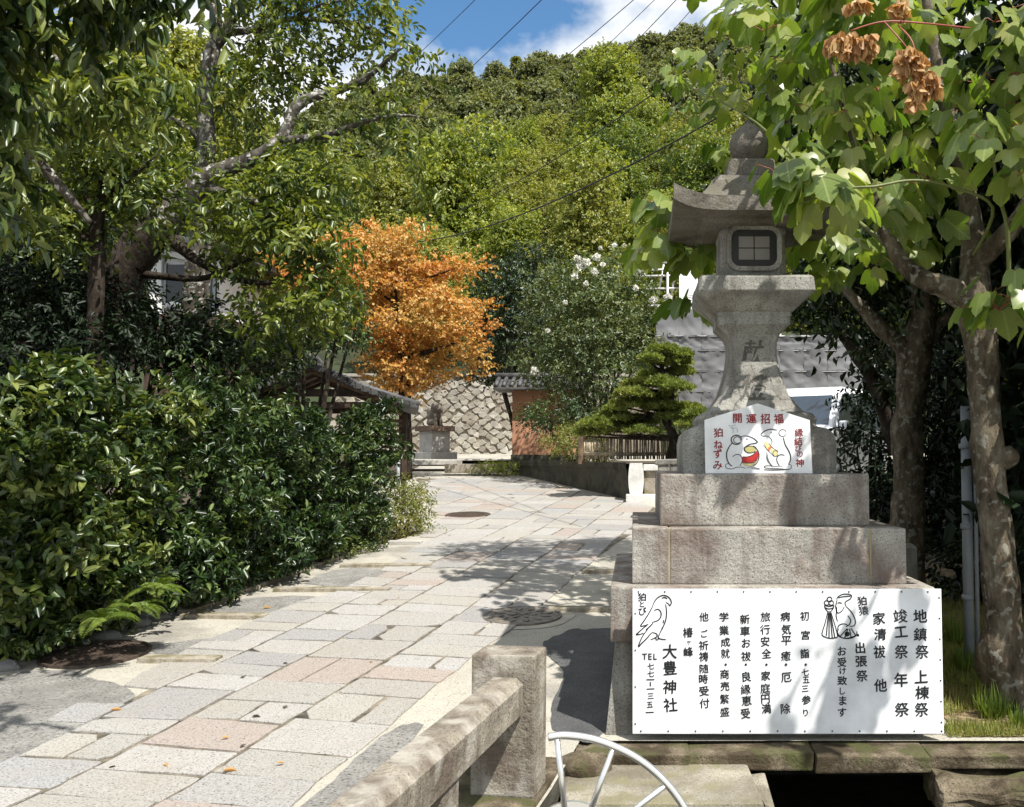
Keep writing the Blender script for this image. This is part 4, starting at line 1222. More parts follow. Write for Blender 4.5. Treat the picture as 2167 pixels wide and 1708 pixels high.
# the fan-shaped metal guard in the foreground
fd = 2.75
fc = P(1190, 1800, fd)
def fp(X, Y): return P(X, Y, fd)
e = empty('metal_guard', fc, 'curved silver metal guard with radiating spokes in the foreground', 'metal guard')
fo = (fc.x, fc.y, fc.z)
arc_px = [(1160, 1560), (1195, 1556), (1250, 1563), (1300, 1580), (1350, 1606), (1395, 1642), (1432, 1685), (1460, 1735), (1478, 1790)]
L = smooth_line([tuple(fp(*q)) for q in arc_px], 6)
b = B(fo); 
for sgn in (0,):
    b.tube(L, .0115, 10)
b.build('arc_rail', M['steel'], e)
for q0, q1 in (((1178, 1560), (1198, 1740)), ((1298, 1580), (1238, 1745)), ((1410, 1660), (1268, 1770))):
    b = B(fo); b.tube([fp(*q0), fp(*q1)], .0085, 10); b.build('spoke', M['steel'], e)
b = B(fo); q = fp(1210, 1752)
vs = [(q.x + .10 * math.cos(2 * math.pi * k / 28), q.y, q.z + .075 * math.sin(2 * math.pi * k / 28)) for k in range(28)]
b.prism(vs, (0, .014, 0)); b.build('hub_plate', M['steel'], e)
b = B(fo); b.tube([fp(1210, 1752), Vector((q.x, q.y, -.9))], .016, 10); b.build('stand', M['steel'], e)

# ================================================================== BACKGROUND STRUCTURES
# rubble stone wall behind the lane
def rubble_wall(name, x0, x1, y, z0, z1, label, seed, dy=0.0):
    g = random.Random(seed)
    e = empty(name, ((x0 + x1) / 2, y, z0), label, 'stone wall')
    o_ = ((x0 + x1) / 2, y, z0)
    b = B(o_); b.box((x0, y + .02, z0 - .5), (x1, y + .5, z1 - .02)); b.build('mortar', M['mortar'], e)
    b = B(o_); s = .27
    # diagonal courses of roughly diamond-set stones
    nx, nz_ = int((x1 - x0) / s * 1.5) + 4, int((z1 - z0) / s * 1.5) + 4
    for i in range(-nz_, nx + nz_):
        for j in range(-2, nx + nz_):
            u, v = i * s + g.uniform(-.062, .062), j * s + g.uniform(-.062, .062)
            X_ = x0 + (u - v) * .80 + 1.0; Z_ = z0 + (u + v) * .62 - 4.0
            if X_ < x0 or X_ > x1 or Z_ < z0 - .1 or Z_ > z1 - .05: continue
            a_ = s * .80 * g.uniform(.9, 1.06); c_ = s * .62 * g.uniform(.9, 1.06)
            k = g.choice([4, 4, 5, 6]); ph = g.uniform(-.38, .38)
            dep = g.uniform(.02, .055)
            ring0, ring1 = [], []
            for q in range(k):
                an = ph + 2 * math.pi * q / k; rr = g.uniform(.80, 1.14)
                ring0.append((X_ + a_ * rr * math.cos(an), y + .05, min(z1 + .03, Z_ + c_ * rr * math.sin(an))))
                ring1.append((X_ + a_ * rr * .80 * math.cos(an), y - dep + g.uniform(-.022, .022), min(z1, Z_ + c_ * rr * .80 * math.sin(an))))
            b.raw(ring0 + ring1, [(q, (q + 1) % k, k + (q + 1) % k, k + q) for q in range(k)] + [tuple(range(k, 2 * k))])
    b.build('rubble_facing', M['rubble'], e)
    b = B(o_); b.box((x0, y - .10, z1 - .0), (x1, y + .5, z1 + .12), .02); b.build('coping', M['rubble'], e)
    return e
wz1 = P(1000, 797, 36).z; wz0 = P(1000, 958, 36).z
rubble_wall('stone_wall', P(700, 900, 35).x, P(1400, 900, 35).x, 35.0, wz0 - .25, wz1 - .1, 'rough stone retaining wall of fitted rubble behind the guardian statue', 5)

# komainu on its pedestal
kd = 29.0
kb = P(919, 972, kd); kx = kb.x
kz0 = zg(kd)
def KZ(Y): return P(912, Y, kd).z
e = empty('guardian_statue', (kx, kd, kz0), 'small seated lion-dog statue on a pale stone pedestal by the wall', 'statue')
ko = (kx, kd, kz0)
def KB(): return B(ko)
rt = Matrix.Rotation(R(-44), 3, 'Z')
b = KB(); b.box((kx - .52, kd - .5, kz0 - .1), (kx + .52, kd + .5, KZ(957)), .02, rt); b.build('pedestal_base', M['pedestal'], e)
b = KB(); b.box((kx - .34, kd - .34, KZ(957)), (kx + .34, kd + .34, KZ(913)), .01, rt); b.build('pedestal', M['pedestal'], e)
b = KB(); b.box((kx - .46, kd - .44, KZ(913)), (kx + .46, kd + .44, KZ(902)), .01, rt); b.build('pedestal_cap', M['pedestal_cap'], e)
b = B()
z_ = KZ(902); u_ = .66
for c, r_ in (((-.10, 0, .20), (.20, .16, .22)), ((.0, 0, .34), (.16, .15, .22)), ((.10, 0, .50), (.145, .15, .15)), ((.22, 0, .46), (.09, .09, .075)), ((.04, 0, .55), (.15, .17, .13)), ((.14, -.08, .16), (.05, .05, .18)), ((.14, .08, .16), (.05, .05, .18)),
              ((-.02, -.13, .09), (.17, .06, .09)), ((-.02, .13, .09), (.17, .06, .09)), ((-.26, 0, .28), (.07, .07, .18)), ((-.29, 0, .42), (.08, .06, .12)), ((.09, -.12, .62), (.04, .03, .06)), ((.09, .12, .62), (.04, .03, .06)), ((.17, -.08, .02), (.09, .05, .04)), ((.17, .08, .02), (.09, .05, .04))):
    b.rock((c[0] * 1.2, c[1] * 1.2, c[2] * 1.08), tuple(q * 1.15 for q in r_), 3, .22, 2)
tmp = b.build('statue', M['komainu'])
md = tmp.modifiers.new('r', 'REMESH'); md.mode = 'VOXEL'; md.voxel_size = .028
d_ = bpy.context.evaluated_depsgraph_get(); d_.update()
me = bpy.data.meshes.new_from_object(tmp.evaluated_get(d_)); bpy.data.objects.remove(tmp)
for v in me.vertices: v.co.z += z_ - kz0
o = link_mesh('statue', me, M['komainu'], e); o.rotation_euler = (0, 0, R(-44))

# crossing slabs and steps in front of the statue
def slab(name, X0, X1, Yb, d, dep, h, mat, label, cat=None, bev=.015):
    a, c = P(X0, Yb, d), P(X1, Yb, d)
    b = B(((a.x + c.x) / 2, d, a.z)); b.box((a.x, d, a.z), (c.x, d + dep, a.z + h), bev)
    o = b.build(name, mat); o.location = ((a.x + c.x) / 2, d, a.z)
    return tag(o, label, cat) if cat else tag(o, label, kind='structure')
slab('stone_step', 835, 960, 984, 24.2, 1.2, .13, M['pedestal'], 'pale stone step across the lane left of the kerb stone', 'step')
slab('kerb', 940, 1062, 1001, 22.6, .5, .22, M['kerb'], 'grey kerb block at the head of the paved lane')
slab('kerb', 1060, 1085, 992, 23.0, .5, .14, M['kerb'], 'kerb end beside the orange wall')
slab('stone_step', 850, 1082, 975, 26.8, 3.5, .04, M['pedestal'], 'pale stone landing before the guardian statue', 'step')
slab('stone_step', 852, 1055, 1022, 21.6, .25, .03, M['kerb'], 'long flat stone edge where the paved lane ends', 'step')

# low dark retaining wall right of the lane
A, Q = P(1326, 1052, 17.3), P(1078, 1003, 23.3)
b = B((A.x, A.y, 0)); zt_ = P(1300, 979, 17.4).z
n = 14
front = [(A.lerp(Q, k / n)) for k in range(n + 1)]
dirn = (Q - A); dirn.z = 0; dirn.normalize(); nrm_ = Vector((dirn.y, -dirn.x, 0))
if nrm_.x < 0: nrm_ = -nrm_
vs, fs = [], []
for k, p_ in enumerate(front):
    for off, z in ((0, zg(p_.y) - .3), (.03, zg(p_.y) + .2), (.0, zt_ - .12), (-.02, zt_ - .10), (-.02, zt_), (.45, zt_)):
        w_ = .03 * noise.noise((k * .9, z * 3, 1))
        vs.append((p_.x + nrm_.x * (off + w_), p_.y + nrm_.y * off, z))
for k in range(n):
    for j in range(5):
        a = k * 6 + j; fs.append((a, a + 1, a + 7, a + 6))
b.raw(vs, fs); o = b.build('low_wall', M['old_wall'], fix=False); o.location = (A.x, A.y, 0)
tag(o, 'low dark mossy stone wall along the right of the lane', 'low wall')
# garden terrace behind the low wall
b = B(); b.raw([(A.x + .3, A.y, zt_ - .03), (A.x + 9, A.y, zt_ - .03), (A.x + 9, 30, zt_ - .03), (Q.x + .3, 30, zt_ - .03), (Q.x + .3, Q.y, zt_ - .03)], [(0, 1, 2, 3, 4)])
tag(b.build('garden_soil', M['soil']), 'planted bed behind the low wall', kind='structure')

# pale bridge pillar and its parapet
d_ = 16.9
e = empty('bridge_pillar', P(1345, 1055, d_), 'white barrel-shaped stone pillar at the end of the low wall', 'stone pillar')
po = tuple(P(1345, 1055, d_))
a, c = P(1329, 1047, d_), P(1362, 980, d_)
hx_ = (c.x - a.x) / 2; mx_ = (a.x + c.x) / 2
b = B(po); hh = c.z - a.z; vs = []
for k in range(13):
    t_ = k / 12; w_ = hx_ * (.80 + .20 * math.sin(math.pi * t_)); z = a.z + hh * t_
    vs.append((w_, z))
V, F = [], []
for w_, z in vs: V += [(mx_ - w_, d_, z), (mx_ + w_, d_, z), (mx_ + w_, d_ + .35, z), (mx_ - w_, d_ + .35, z)]
for i in range(12):
    for j in range(4): F.append((i * 4 + j, i * 4 + (j + 1) % 4, i * 4 + 4 + (j + 1) % 4, i * 4 + 4 + j))
F += [(3, 2, 1, 0), (48, 49, 50, 51)]
b.raw(V, F); b.build('pillar', M['white_stone'], e)
b = B(po); q0, q1 = P(1324, 1060, d_), P(1392, 1046, d_); b.box((q0.x, d_ - .15, q0.z - .1), (q1.x, d_ + .4, q1.z), .015); b.build('plinth', M['white_stone'], e)
b = B(po); q0, q1 = P(1361, 996, d_), P(1392, 983, d_); b.box((q0.x, d_ + .05, q0.z), (q1.x + .3, d_ + .25, q1.z), .012); b.build('parapet_rail', M['white_stone'], e)
b = B(po); q0, q1 = P(1363, 1046, d_), P(1400, 996, d_); b.box((q0.x, d_ + .12, q0.z), (q1.x + .3, d_ + .2, q1.z), .0); b.build('parapet_panel', M['kerb'], e)
# stone bench behind
d_ = 14.2
q0, q1 = P(1386, 984, d_), P(1446, 972, d_)
e = empty('stone_bench', (q0.x, d_, zg(d_)), 'weathered stone bench behind the upper plinth tier', 'bench'); po = (q0.x, d_, zg(d_))
b = B(po); b.box((q0.x, d_, q0.z), (q1.x, d_ + .35, q1.z), .02, jit=.01); b.build('seat', M['lantern'], e)
for X_ in (1397, 1422):
    q = P(X_, 1005, d_); b = B(po); b.frustum([(.06, .12, zg(d_)), (.085, .14, q0.z)], .01, q.x + .05, d_ + .17); b.build('leg', M['lantern'], e)

# bamboo fence
fd_ = 18.3
e = empty('bamboo_fence', P(1345, 970, fd_), 'low fence of old brown bamboo in front of the pine', 'fence'); po = tuple(P(1345, 970, fd_))
x0, x1 = P(1236, 950, fd_).x, P(1440, 950, fd_).x; zt2, zb2 = P(1300, 922, fd_).z, P(1300, 972, fd_).z
b = B(po); n = 46
for k in range(n):
    x = x0 + (x1 - x0) * k / (n - 1); b.tube([(x + rnd.uniform(-.012, .012), fd_, zb2), (x + rnd.uniform(-.02, .02), fd_ + .01, zt2 - .03 + rnd.uniform(-.02, .02))], .017, 6)
o = b.build('bamboo_stakes', M['bamboo'], e)
b = B(po)
for z, r_ in ((zt2, .035), (zb2 + .12, .028), (zb2 + .10, .022)):
    b.tube([(x0 - .05, fd_ - .03, z), ((x0 + x1) / 2, fd_ - .03, z - .015), (x1 + .03, fd_ - .03, z)], r_, 8)
b.build('bamboo_rail', M['bamboo'], e)
b = B(po); b.box((x1 - .03, fd_ - .07, zb2 - .45), (x1 + .10, fd_ + .07, zt2 + .06), .01); b.build('post', M['wood'], e)
b = B(po); b.box((x0 - .12, fd_ - .06, zb2 - .1), (x0 - .02, fd_ + .06, zt2 + .03), .01); b.build('post', M['wood'], e)

# orange garden wall with tiled coping
wd = 24.0
q0 = P(1083, 975, wd); q1 = P(1160, 815, wd)
e = empty('garden_wall', (q0.x, wd, q0.z), 'orange plaster wall with a dark tiled coping beside the lane', 'garden wall'); po = (q0.x, wd, q0.z)
zwt, zwb = P(1083, 822, wd).z, P(1083, 962, wd).z
b = B(po); b.box((q0.x, wd, zwb), (q0.x + .36, wd + 6, zwt)); b.box((q0.x + .362, wd + .12, zwb), (q0.x + 1.9, wd + .42, zwt)); 
b.build('plaster', M['orange_plaster'], e)
b = B(po); b.box((q0.x, wd - .002, zwb), (q0.x + .95, wd + .12, zwt)); b.build('plaster', M['orange_plaster'], e)
b = B(po); b.box((q0.x - .03, wd - .04, q0.z - .4), (q0.x + 1.95, wd + .5, zwb), .01); b.build('footing', M['old_wall'], e)
b = B(po)
ext = 2.2; zr = P(1110, 806, wd).z
for k in range(13):
    xx = q0.x - .38 + k * .2
    for sgn in (-1, 1):
        ym = wd + .25
        pts_ = [(xx, ym, zr + .10), (xx, ym + sgn * .35, zr - .02), (xx, ym + sgn * .62, zr - .16)]
        b.tube(pts_, .06, 6)
b.raw([(q0.x - .45, wd - .38, zr - .20), (q0.x + ext, wd - .38, zr - .20), (q0.x + ext, wd + .25, zr + .08), (q0.x - .45, wd + .25, zr + .08), (q0.x - .45, wd + .9, zr - .2), (q0.x + ext, wd + .9, zr - .2),
       (q0.x - .45, wd - .38, zr - .25), (q0.x + ext, wd - .38, zr - .25), (q0.x - .45, wd + .9, zr - .25), (q0.x + ext, wd + .9, zr - .25)],
      [(0, 1, 2, 3), (3, 2, 5, 4), (0, 6, 7, 1), (4, 5, 9, 8), (6, 8, 9, 7), (0, 3, 4, 8, 6)])
b.tube([(q0.x - .48, wd + .25, zr + .14), (q0.x + ext, wd + .25, zr + .14)], .09, 8)
b.build('tiled_coping', M['tile'], e)

# gate roof left of the lane
gd = 15.0
r0, r1 = P(655, 770, gd), P(884, 858, gd)
e = empty('gate', ((r0.x + r1.x) / 2 - .6, gd + 1.2, zg(gd)), 'small timber gate with a sloping grey tiled roof behind the hedge', 'gate'); po = ((r0.x + r1.x) / 2 - .6, gd + 1.2, zg(gd))
sl3 = Vector((r1.x - r0.x, 0, r1.z - r0.z)); ln = sl3.length; su = sl3 / ln; up_ = Vector((-su.z, 0, su.x))
dep = 2.6
rf = B(po)
def RP(s_, y, h): q = Vector((r0.x, gd, r0.z)) + su * (s_ * ln) + up_ * h; return Vector((q.x - .24 * y, gd + y, q.z))
for mir in (False, True):
    f_ = (lambda p: Vector((2 * r0.x - p.x - .48 * (p.y - gd), p.y, p.z))) if mir else (lambda p: p)
    rf.raw([f_(RP(0, 0, 0)), f_(RP(.5, 0, -.05)), f_(RP(1, 0, 0)), f_(RP(1, dep, 0)), f_(RP(.5, dep, -.05)), f_(RP(0, dep, 0)), f_(RP(0, 0, -.06)), f_(RP(.5, 0, -.11)), f_(RP(1, 0, -.05)), f_(RP(1, dep, -.05)), f_(RP(.5, dep, -.11)), f_(RP(0, dep, -.06))],
       [(0, 1, 4, 5), (1, 2, 3, 4), (6, 11, 10, 7), (7, 10, 9, 8), (0, 6, 7, 1), (1, 7, 8, 2), (2, 8, 9, 3), (5, 4, 10, 11), (4, 3, 9, 10)])
    for k in range(9):
        y = .05 + k * (dep - .1) / 8
        rf.tube([f_(RP(0, y, .03)), f_(RP(.5, y, -.02)), f_(RP(1.0, y, .03))], .045, 6)
    for k in range(14):
        s_ = k / 14; 
        rf.box(tuple(f_(RP(s_ + (.0 if not mir else .06), .0, .01 - .05 * math.sin(math.pi * s_)))) if False else (min(f_(RP(s_, 0, 0)).x, f_(RP(s_ + .055, 0, 0)).x), gd - .02, RP(s_ + .055, 0, -.04 - .05 * math.sin(math.pi * s_)).z), (max(f_(RP(s_, 0, 0)).x, f_(RP(s_ + .055, 0, 0)).x), gd + .16, RP(s_, 0, .02 - .05 * math.sin(math.pi * s_)).z), .008)
rf.tube([RP(0, -.05, .08), RP(0, dep, .08)], .11, 8)
rf.build('tiled_roof', M['tile'], e)
b = B(po)
for mir in (False, True):
    f_ = (lambda p: Vector((2 * r0.x - p.x - .48 * (p.y - gd), p.y, p.z))) if mir else (lambda p: p)
    for y in (.06, .9, 1.8, 2.5):
        q = [RP(.02, y + .06, -.062), RP(.86, y + .06, -.105), RP(.86, y + .06, -.165), RP(.02, y + .06, -.125)]
        b.prism([f_(p_) for p_ in q], (-.02, .09, 0))
b.build('rafters', M['wood'], e)
b = B(po)
za = P(800, 856, gd).z; zb_ = P(700, 828, gd).z
b.box((r0.x - 1.3, gd + .12, za - .05), (P(846, 856, gd).x, gd + .26, za + .05), .008); b.build('cross_beam', M['wood_dark'], e)
b = B(po); b.box((r0.x - .9, gd + .3, zb_ - .06), (P(770, 828, gd).x, gd + .46, zb_ + .06), .008); b.build('cross_beam', M['wood_dark'], e)
b = B(po); b.box((r0.x - 1.6, gd + 2.0, za - .05), (P(846, 856, gd).x - .5, gd + 2.2, za + .05), .008)
b.build('cross_beam', M['wood_dark'], e)
for x in (r0.x - 1.0, P(742, 850, gd).x):
    for y in (.35, 2.05): 
        b = B(po); b.box((x - .24 * y - .09, gd + y - .09, zg(gd)), (x - .24 * y + .09, gd + y + .09, za - .05), .008); b.build('gate_post', M['wood_dark'], e)
# slatted fence panel and little bollard by the gate
d_ = 16.2
q0, q1 = P(826, 960, d_), P(858, 888, d_)
e = empty('slat_fence', (q0.x, d_, zg(d_)), 'brown slatted timber fence at the right end of the hedge', 'fence'); po = (q0.x, d_, zg(d_))
b = B(po)
for k in range(7):
    z = q0.z + (q1.z - q0.z) * k / 6.5; b.box((q0.x - .7, d_, z), (q1.x, d_ + .03, z + .055), .004)
b.build('slats', M['wood'], e)
b = B(po); b.box((q1.x - .05, d_ - .05, zg(d_)), (q1.x + .03, d_ - .002, q1.z + .1), .005); b.build('post', M['wood_dark'], e)
b = B(po); b.box((q0.x - .7, d_ - .05, zg(d_)), (q0.x - .62, d_ - .002, q1.z + .1), .005); b.build('post', M['wood_dark'], e)
d_ = 19.5
q0, q1 = P(842, 1022, d_), P(846, 982, d_)
b = B((q0.x, d_, q0.z)); b.tube([(q0.x, d_, q0.z - .1), (q0.x, d_, q1.z)], .035, 10); b.lathe([(.04, 0), (.045, .03), (.02, .05)], (q0.x, d_, q1.z - .01), 12)
o = b.build('bollard', M['zinc']); o.location = (q0.x, d_, q0.z); tag(o, 'thin grey bollard at the left edge of the lane', 'bollard')

# house half hidden by the trees on the left
hd = 19.0
q0, q1 = P(312, 660, hd), P(450, 560, hd)
e = empty('house', (q0.x, hd + 2, zg(hd)), 'white house with a dark window, half hidden behind the left trees', 'house'); po = (q0.x, hd + 2, zg(hd))
b = B(po); b.box((q0.x, hd, q0.z - .05), (q0.x + .26, hd + 4, q1.z + .15)); b.box((q0.x + .262, hd + .15, q0.z - .05), (q0.x + 1.4, hd + 4, q1.z + .15)); b.build('wall', M['white_plaster'], e)
b = B(po); b.box((q0.x + .30, hd + .09, q0.z - .04), (q0.x + 1.36, hd + .148, q1.z + .02)); w_ = b.build('window', M['dark_glass'], e)
b = B(po); b.box((q0.x - .02, hd - .03, zg(hd) - .1), (q0.x + 1.42, hd + 4, q0.z - .052)); b.build('timber_base', M['wood_dark'], e)
b = B(po)
for xx in (.28, .82, 1.31): b.box((q0.x + xx, hd + .06, q0.z - .04), (q0.x + xx + .05, hd + .145, q1.z + .05))
b.build('frame', M['zinc'], w_)
b = B(po); zz = q1.z + .17
b.prism([(q0.x - .5, hd - .5, zz + .55), (q0.x - .5, hd - .5, zz + .43), (q0.x + 1.9, hd - .5, zz + .03), (q0.x + 1.9, hd - .5, zz + .15)], (0, 5.2, 0)); b.build('roof', M['tile'], e)
b = B(po); b.prism([(q0.x + .25, hd - .02, zz + .05), (q0.x + 1.6, hd - .02, zz - .28), (q0.x + 1.6, hd - .02, zz - .17), (q0.x + .25, hd - .02, zz + .16)], (0, .1, 0)); b.build('bargeboard', M['white_plaster'], e)
d_ = 12.5
q = P(368, 652, d_); b = B(tuple(q)); b.rock(tuple(q), (.13, .13, .085), 9, .06, 3); b.tube([q, (q.x, q.y + .2, zg(d_) - .4)], .025, 8)
o = b.build('garden_lamp', M['white_sheet']); o.location = q; tag(o, 'small rounded white lamp among the dark shrubs below the house', 'lamp')

# scaffold with grey sheeting
sd = 27.5
def SP(X, Y, d=sd): return P(X, Y, d)
e = empty('scaffold', SP(1500, 900), 'scaffold of pipes hung with grey sheeting behind the lantern', 'scaffold'); po = tuple(SP(1500, 900))
rs_ = random.Random(9)
b = B(po)
xsA, xsB = [1388, 1436, 1484, 1535, 1590, 1650, 1700, 1750, 1800, 1850], [(660, 712), (714, 741), (743, 785), (787, 828), (830, 880)]
for ri, (Ya, Yb) in enumerate(xsB):
    for ci in range(len(xsA) - 1):
        if ri == 0 and ci > 3: continue
        X0, X1 = xsA[ci], xsA[ci + 1]
        nn = 9; vs, fs = [], []
        for i in range(nn + 1):
            for j in range(nn + 1):
                u, v = i / nn, j / nn
                q = SP(X0 + (X1 - X0) * u, Ya + (Yb - Ya) * v - 5 * math.sin(math.pi * u) * (0 if j else 1) + 3 * math.sin(math.pi * u) * v)
                bl = .02 * math.sin(math.pi * u) + .06 * (1 - v) ** 3 + .025 * noise.noise((u * 2.5 + ci * 5, v * 2.5 + ri * 4, 0)) + .03 * noise.noise((u * 9 + ci * 5, v * 5 + ri * 4, 3)) + .05 * abs(noise.noise((u * 5 + v * 4 + ci * 3, u * 2 - v * 2 + ri * 3, 8)))
                vs.append((q.x, q.y - bl, q.z))
        for i in range(nn):
            for j in range(nn):
                a = i * (nn + 1) + j; fs.append((a, a + nn + 1, a + nn + 2, a + 1))
        b.raw(vs, fs, True)
b.build('sheeting', M['tarp'], e, fix=False)
b = B(po)
for Y_ in (713, 742, 786, 829):
    q0, q1 = SP(1388, Y_ - 1.5), SP(1850, Y_ + 2.5); b.box((q0.x, sd - .075, q1.z), (q1.x, sd - .045, q0.z), 0)
b.build('seam_gap_strip', M['black_iron'], e)  # black strips put in for the dark gaps between the sheets
b = B(po)
for X_, Yt in ((1390, 645), (1412, 535), (1440, 530), (1536, 660), (1650, 700), (1750, 720), (1850, 720)): b.tube([SP(X_, Yt, sd + .12), SP(X_, 905, sd + .12)], .035, 8)
for X_ in (1425, 1398): b.tube([SP(X_ - 8, 640, sd + .5), SP(X_ + 6, 560, sd + .5)], .03, 8)
for Y_, Xa, Xb in ((545, 1368, 1442), (557, 1375, 1440), (572, 1345, 1440), (585, 1348, 1440), (612, 1362, 1440), (648, 1345, 1440), (555, 1380, 1520)): b.tube([SP(Xa, Y_, sd + .2), SP(Xb, Y_ - 2, sd + .2)], .032, 8)
for Y_ in (712, 742, 786, 829): b.tube([SP(1386, Y_, sd - .05), SP(1850, Y_, sd - .05)], .028, 8)
b.build('pipe', M['pipe'], e)
b = B(po); q0, q1 = SP(1437, 655), SP(1476, 556); b.box((q0.x, sd + .02, q0.z), (q1.x, sd + .06, q1.z), .004); b.build('white_panel', M['white_sheet'], e)

# white minivan behind the plinth
vd = 15.2
vx0 = P(1655, 900, vd).x; vz = 1.04
b = B((vx0 + 1, vd + 2, vz)); b.box((vx0 - .6, vd - .5, zg(vd) - .3), (vx0 + 4, vd + 5, vz)); o = b.build('parking_pad', M['asphalt']); o.location = (vx0 + 1, vd + 2, vz); tag(o, 'raised parking place behind the lantern', kind='structure')
e = empty('minivan', (vx0 + 1.0, vd + 1.9, vz), 'white minivan parked behind the lantern, nose towards the viewer', 'van'); po = (vx0 + 1.0, vd + 1.9, vz)
sec = [ # (y, half width, z sill, z top) from nose to tail
 (0, .70, .35, .80), (.12, .80, .25, .98), (.75, .83, .22, 1.08), (1.45, .84, .22, 1.74), (1.9, .84, .22, 1.86), (3.2, .84, .22, 1.88), (3.9, .82, .24, 1.80), (4.0, .78, .35, 1.1)]
cx_v = vx0 + .84
def vring(hw_, z0, z1):
    belt = min(z1, 1.04); pts_ = [(-hw_, z0), (-hw_, belt)]
    if z1 > 1.2: pts_ += [(-hw_ * .84, z1 - .10), (-hw_ * .70, z1), (hw_ * .70, z1), (hw_ * .84, z1 - .10)]
    else: pts_ += [(-hw_ * .97, z1), (-hw_ * .8, z1 + .01), (hw_ * .8, z1 + .01), (hw_ * .97, z1)]
    return pts_ + [(hw_, belt), (hw_, z0)]
V, F = [], []
for y, hw_, z0, z1 in sec: V += [(cx_v + x, vd + y, vz + z) for x, z in vring(hw_, z0, z1)]
for i in range(len(sec) - 1):
    for k in range(8):
        k2 = (k + 1) % 8; F.append((i * 8 + k, i * 8 + k2, i * 8 + 8 + k2, i * 8 + 8 + k))
F += [tuple(range(8)), tuple(reversed(range(56, 64)))]
b = B(po); b.raw(V, F); o = b.build('body', M['van_paint'], e)
md = o.modifiers.new('bevel', 'BEVEL'); md.width = .03; md.segments = 2
def vq(pts_, name, mat, th=.012):
    p3 = [Vector(q) for q in pts_]; nn = (p3[1] - p3[0]).cross(p3[2] - p3[1]).normalized()
    b = B(po); b.prism([p_ + nn * .004 for p_ in p3], nn * th); return b.build(name, mat, e)
A_ = lambda x, y, z: (cx_v + x, vd + y, vz + z)
vq([A_(-.72, .80, 1.115), A_(.72, .80, 1.115), A_(.60, 1.38, 1.665), A_(-.60, 1.38, 1.665)], 'windscreen', M['glass_blue'])
for sg in (-1, 1):
    pts_ = [A_(sg * .833, .95, 1.08), A_(sg * .715, 1.50, 1.64), A_(sg * .705, 2.2, 1.74), A_(sg * .832, 2.2, 1.08)]
    pts2 = [A_(sg * .832, 2.3, 1.08), A_(sg * .705, 2.3, 1.75), A_(sg * .705, 3.6, 1.73), A_(sg * .825, 3.6, 1.08)]
    for q in (pts_, pts2): vq(q if sg < 0 else list(reversed(q)), 'side_window', M['glass_blue'])
    b = B(po); b.box(A_(sg * .92 - .08, .98, 1.02), A_(sg * .92 + .08, 1.08, 1.20), .03); b.build('wing_mirror', M['van_paint'], e)
    b = B(po); b.box(A_(sg * .58 - .13, .0, .68), A_(sg * .58 + .13, .16, .86), .03); b.build('headlight', M['white_sheet'], e)
    for y in (.75, 3.2):
        b = B(po); b.tube([A_(sg * .70, y, .30), A_(sg * .87, y, .30)], .30, 24, False); wh = b.build('wheel', M['tyre'], e)
        b = B(po); b.tube([A_(sg * .82, y, .30), A_(sg * .88, y, .30)], .18, 18, False); b.build('rim', M['zinc'], wh)
b = B(po); b.box(A_(-.7, -.06, .28), A_(.7, .08, .50), .03); b.build('bumper', M['van_paint'], e)
b = B(po); b.box(A_(-.36, -.02, .60), A_(.36, .06, .74), .02); b.build('grille', M['black_iron'], e)
e.rotation_euler = (0, 0, -.55)

# grey plastic box / sill right of the lotus base, stone post, metal pole
d_ = 8.3
q0, q1 = P(1911, 1216, d_), P(1940, 1152, d_)
b = B((q0.x, d_, zg(d_))); b.box((q0.x, d_, zg(d_) - .1), (q1.x, d_ + .12, q1.z - .03), .006); b.frustum([(.06, .06, q1.z - .031), (.035, .035, q1.z), ], 0, (q0.x + q1.x) / 2, d_ + .06)
o = b.build('stone_marker', M['lantern']); o.location = (q0.x, d_, zg(d_)); tag(o, 'small square stone marker behind the middle plinth tier', 'stone marker')
d_ = 6.7
q0, q1 = P(2052, 1335, d_), P(2046, 860, d_)
e = empty('metal_pole', (q0.x, d_, zg(d_)), 'grey metal pole beside the right tree trunk', 'pole'); po = (q0.x, d_, zg(d_))
b = B(po); b.tube([(q0.x - .01, d_, zg(d_) - .1), (q1.x - .012, d_, q1.z)], .038, 14); b.build('pole', M['zinc'], e)
b = B(po); b.tube([(q0.x + .045, d_ - .02, zg(d_) - .1), (q1.x + .045, d_ - .02, q1.z)], .016, 8); b.build('conduit', M['zinc'], e)
for Y_ in (950, 1120, 1270):
    b = B(po); z = P(2050, Y_, d_).z; b.lathe([(.041, 0), (.043, .02), (.041, .04)], (q0.x - .011, d_, z), 14); b.build('clamp', M['zinc'], e)

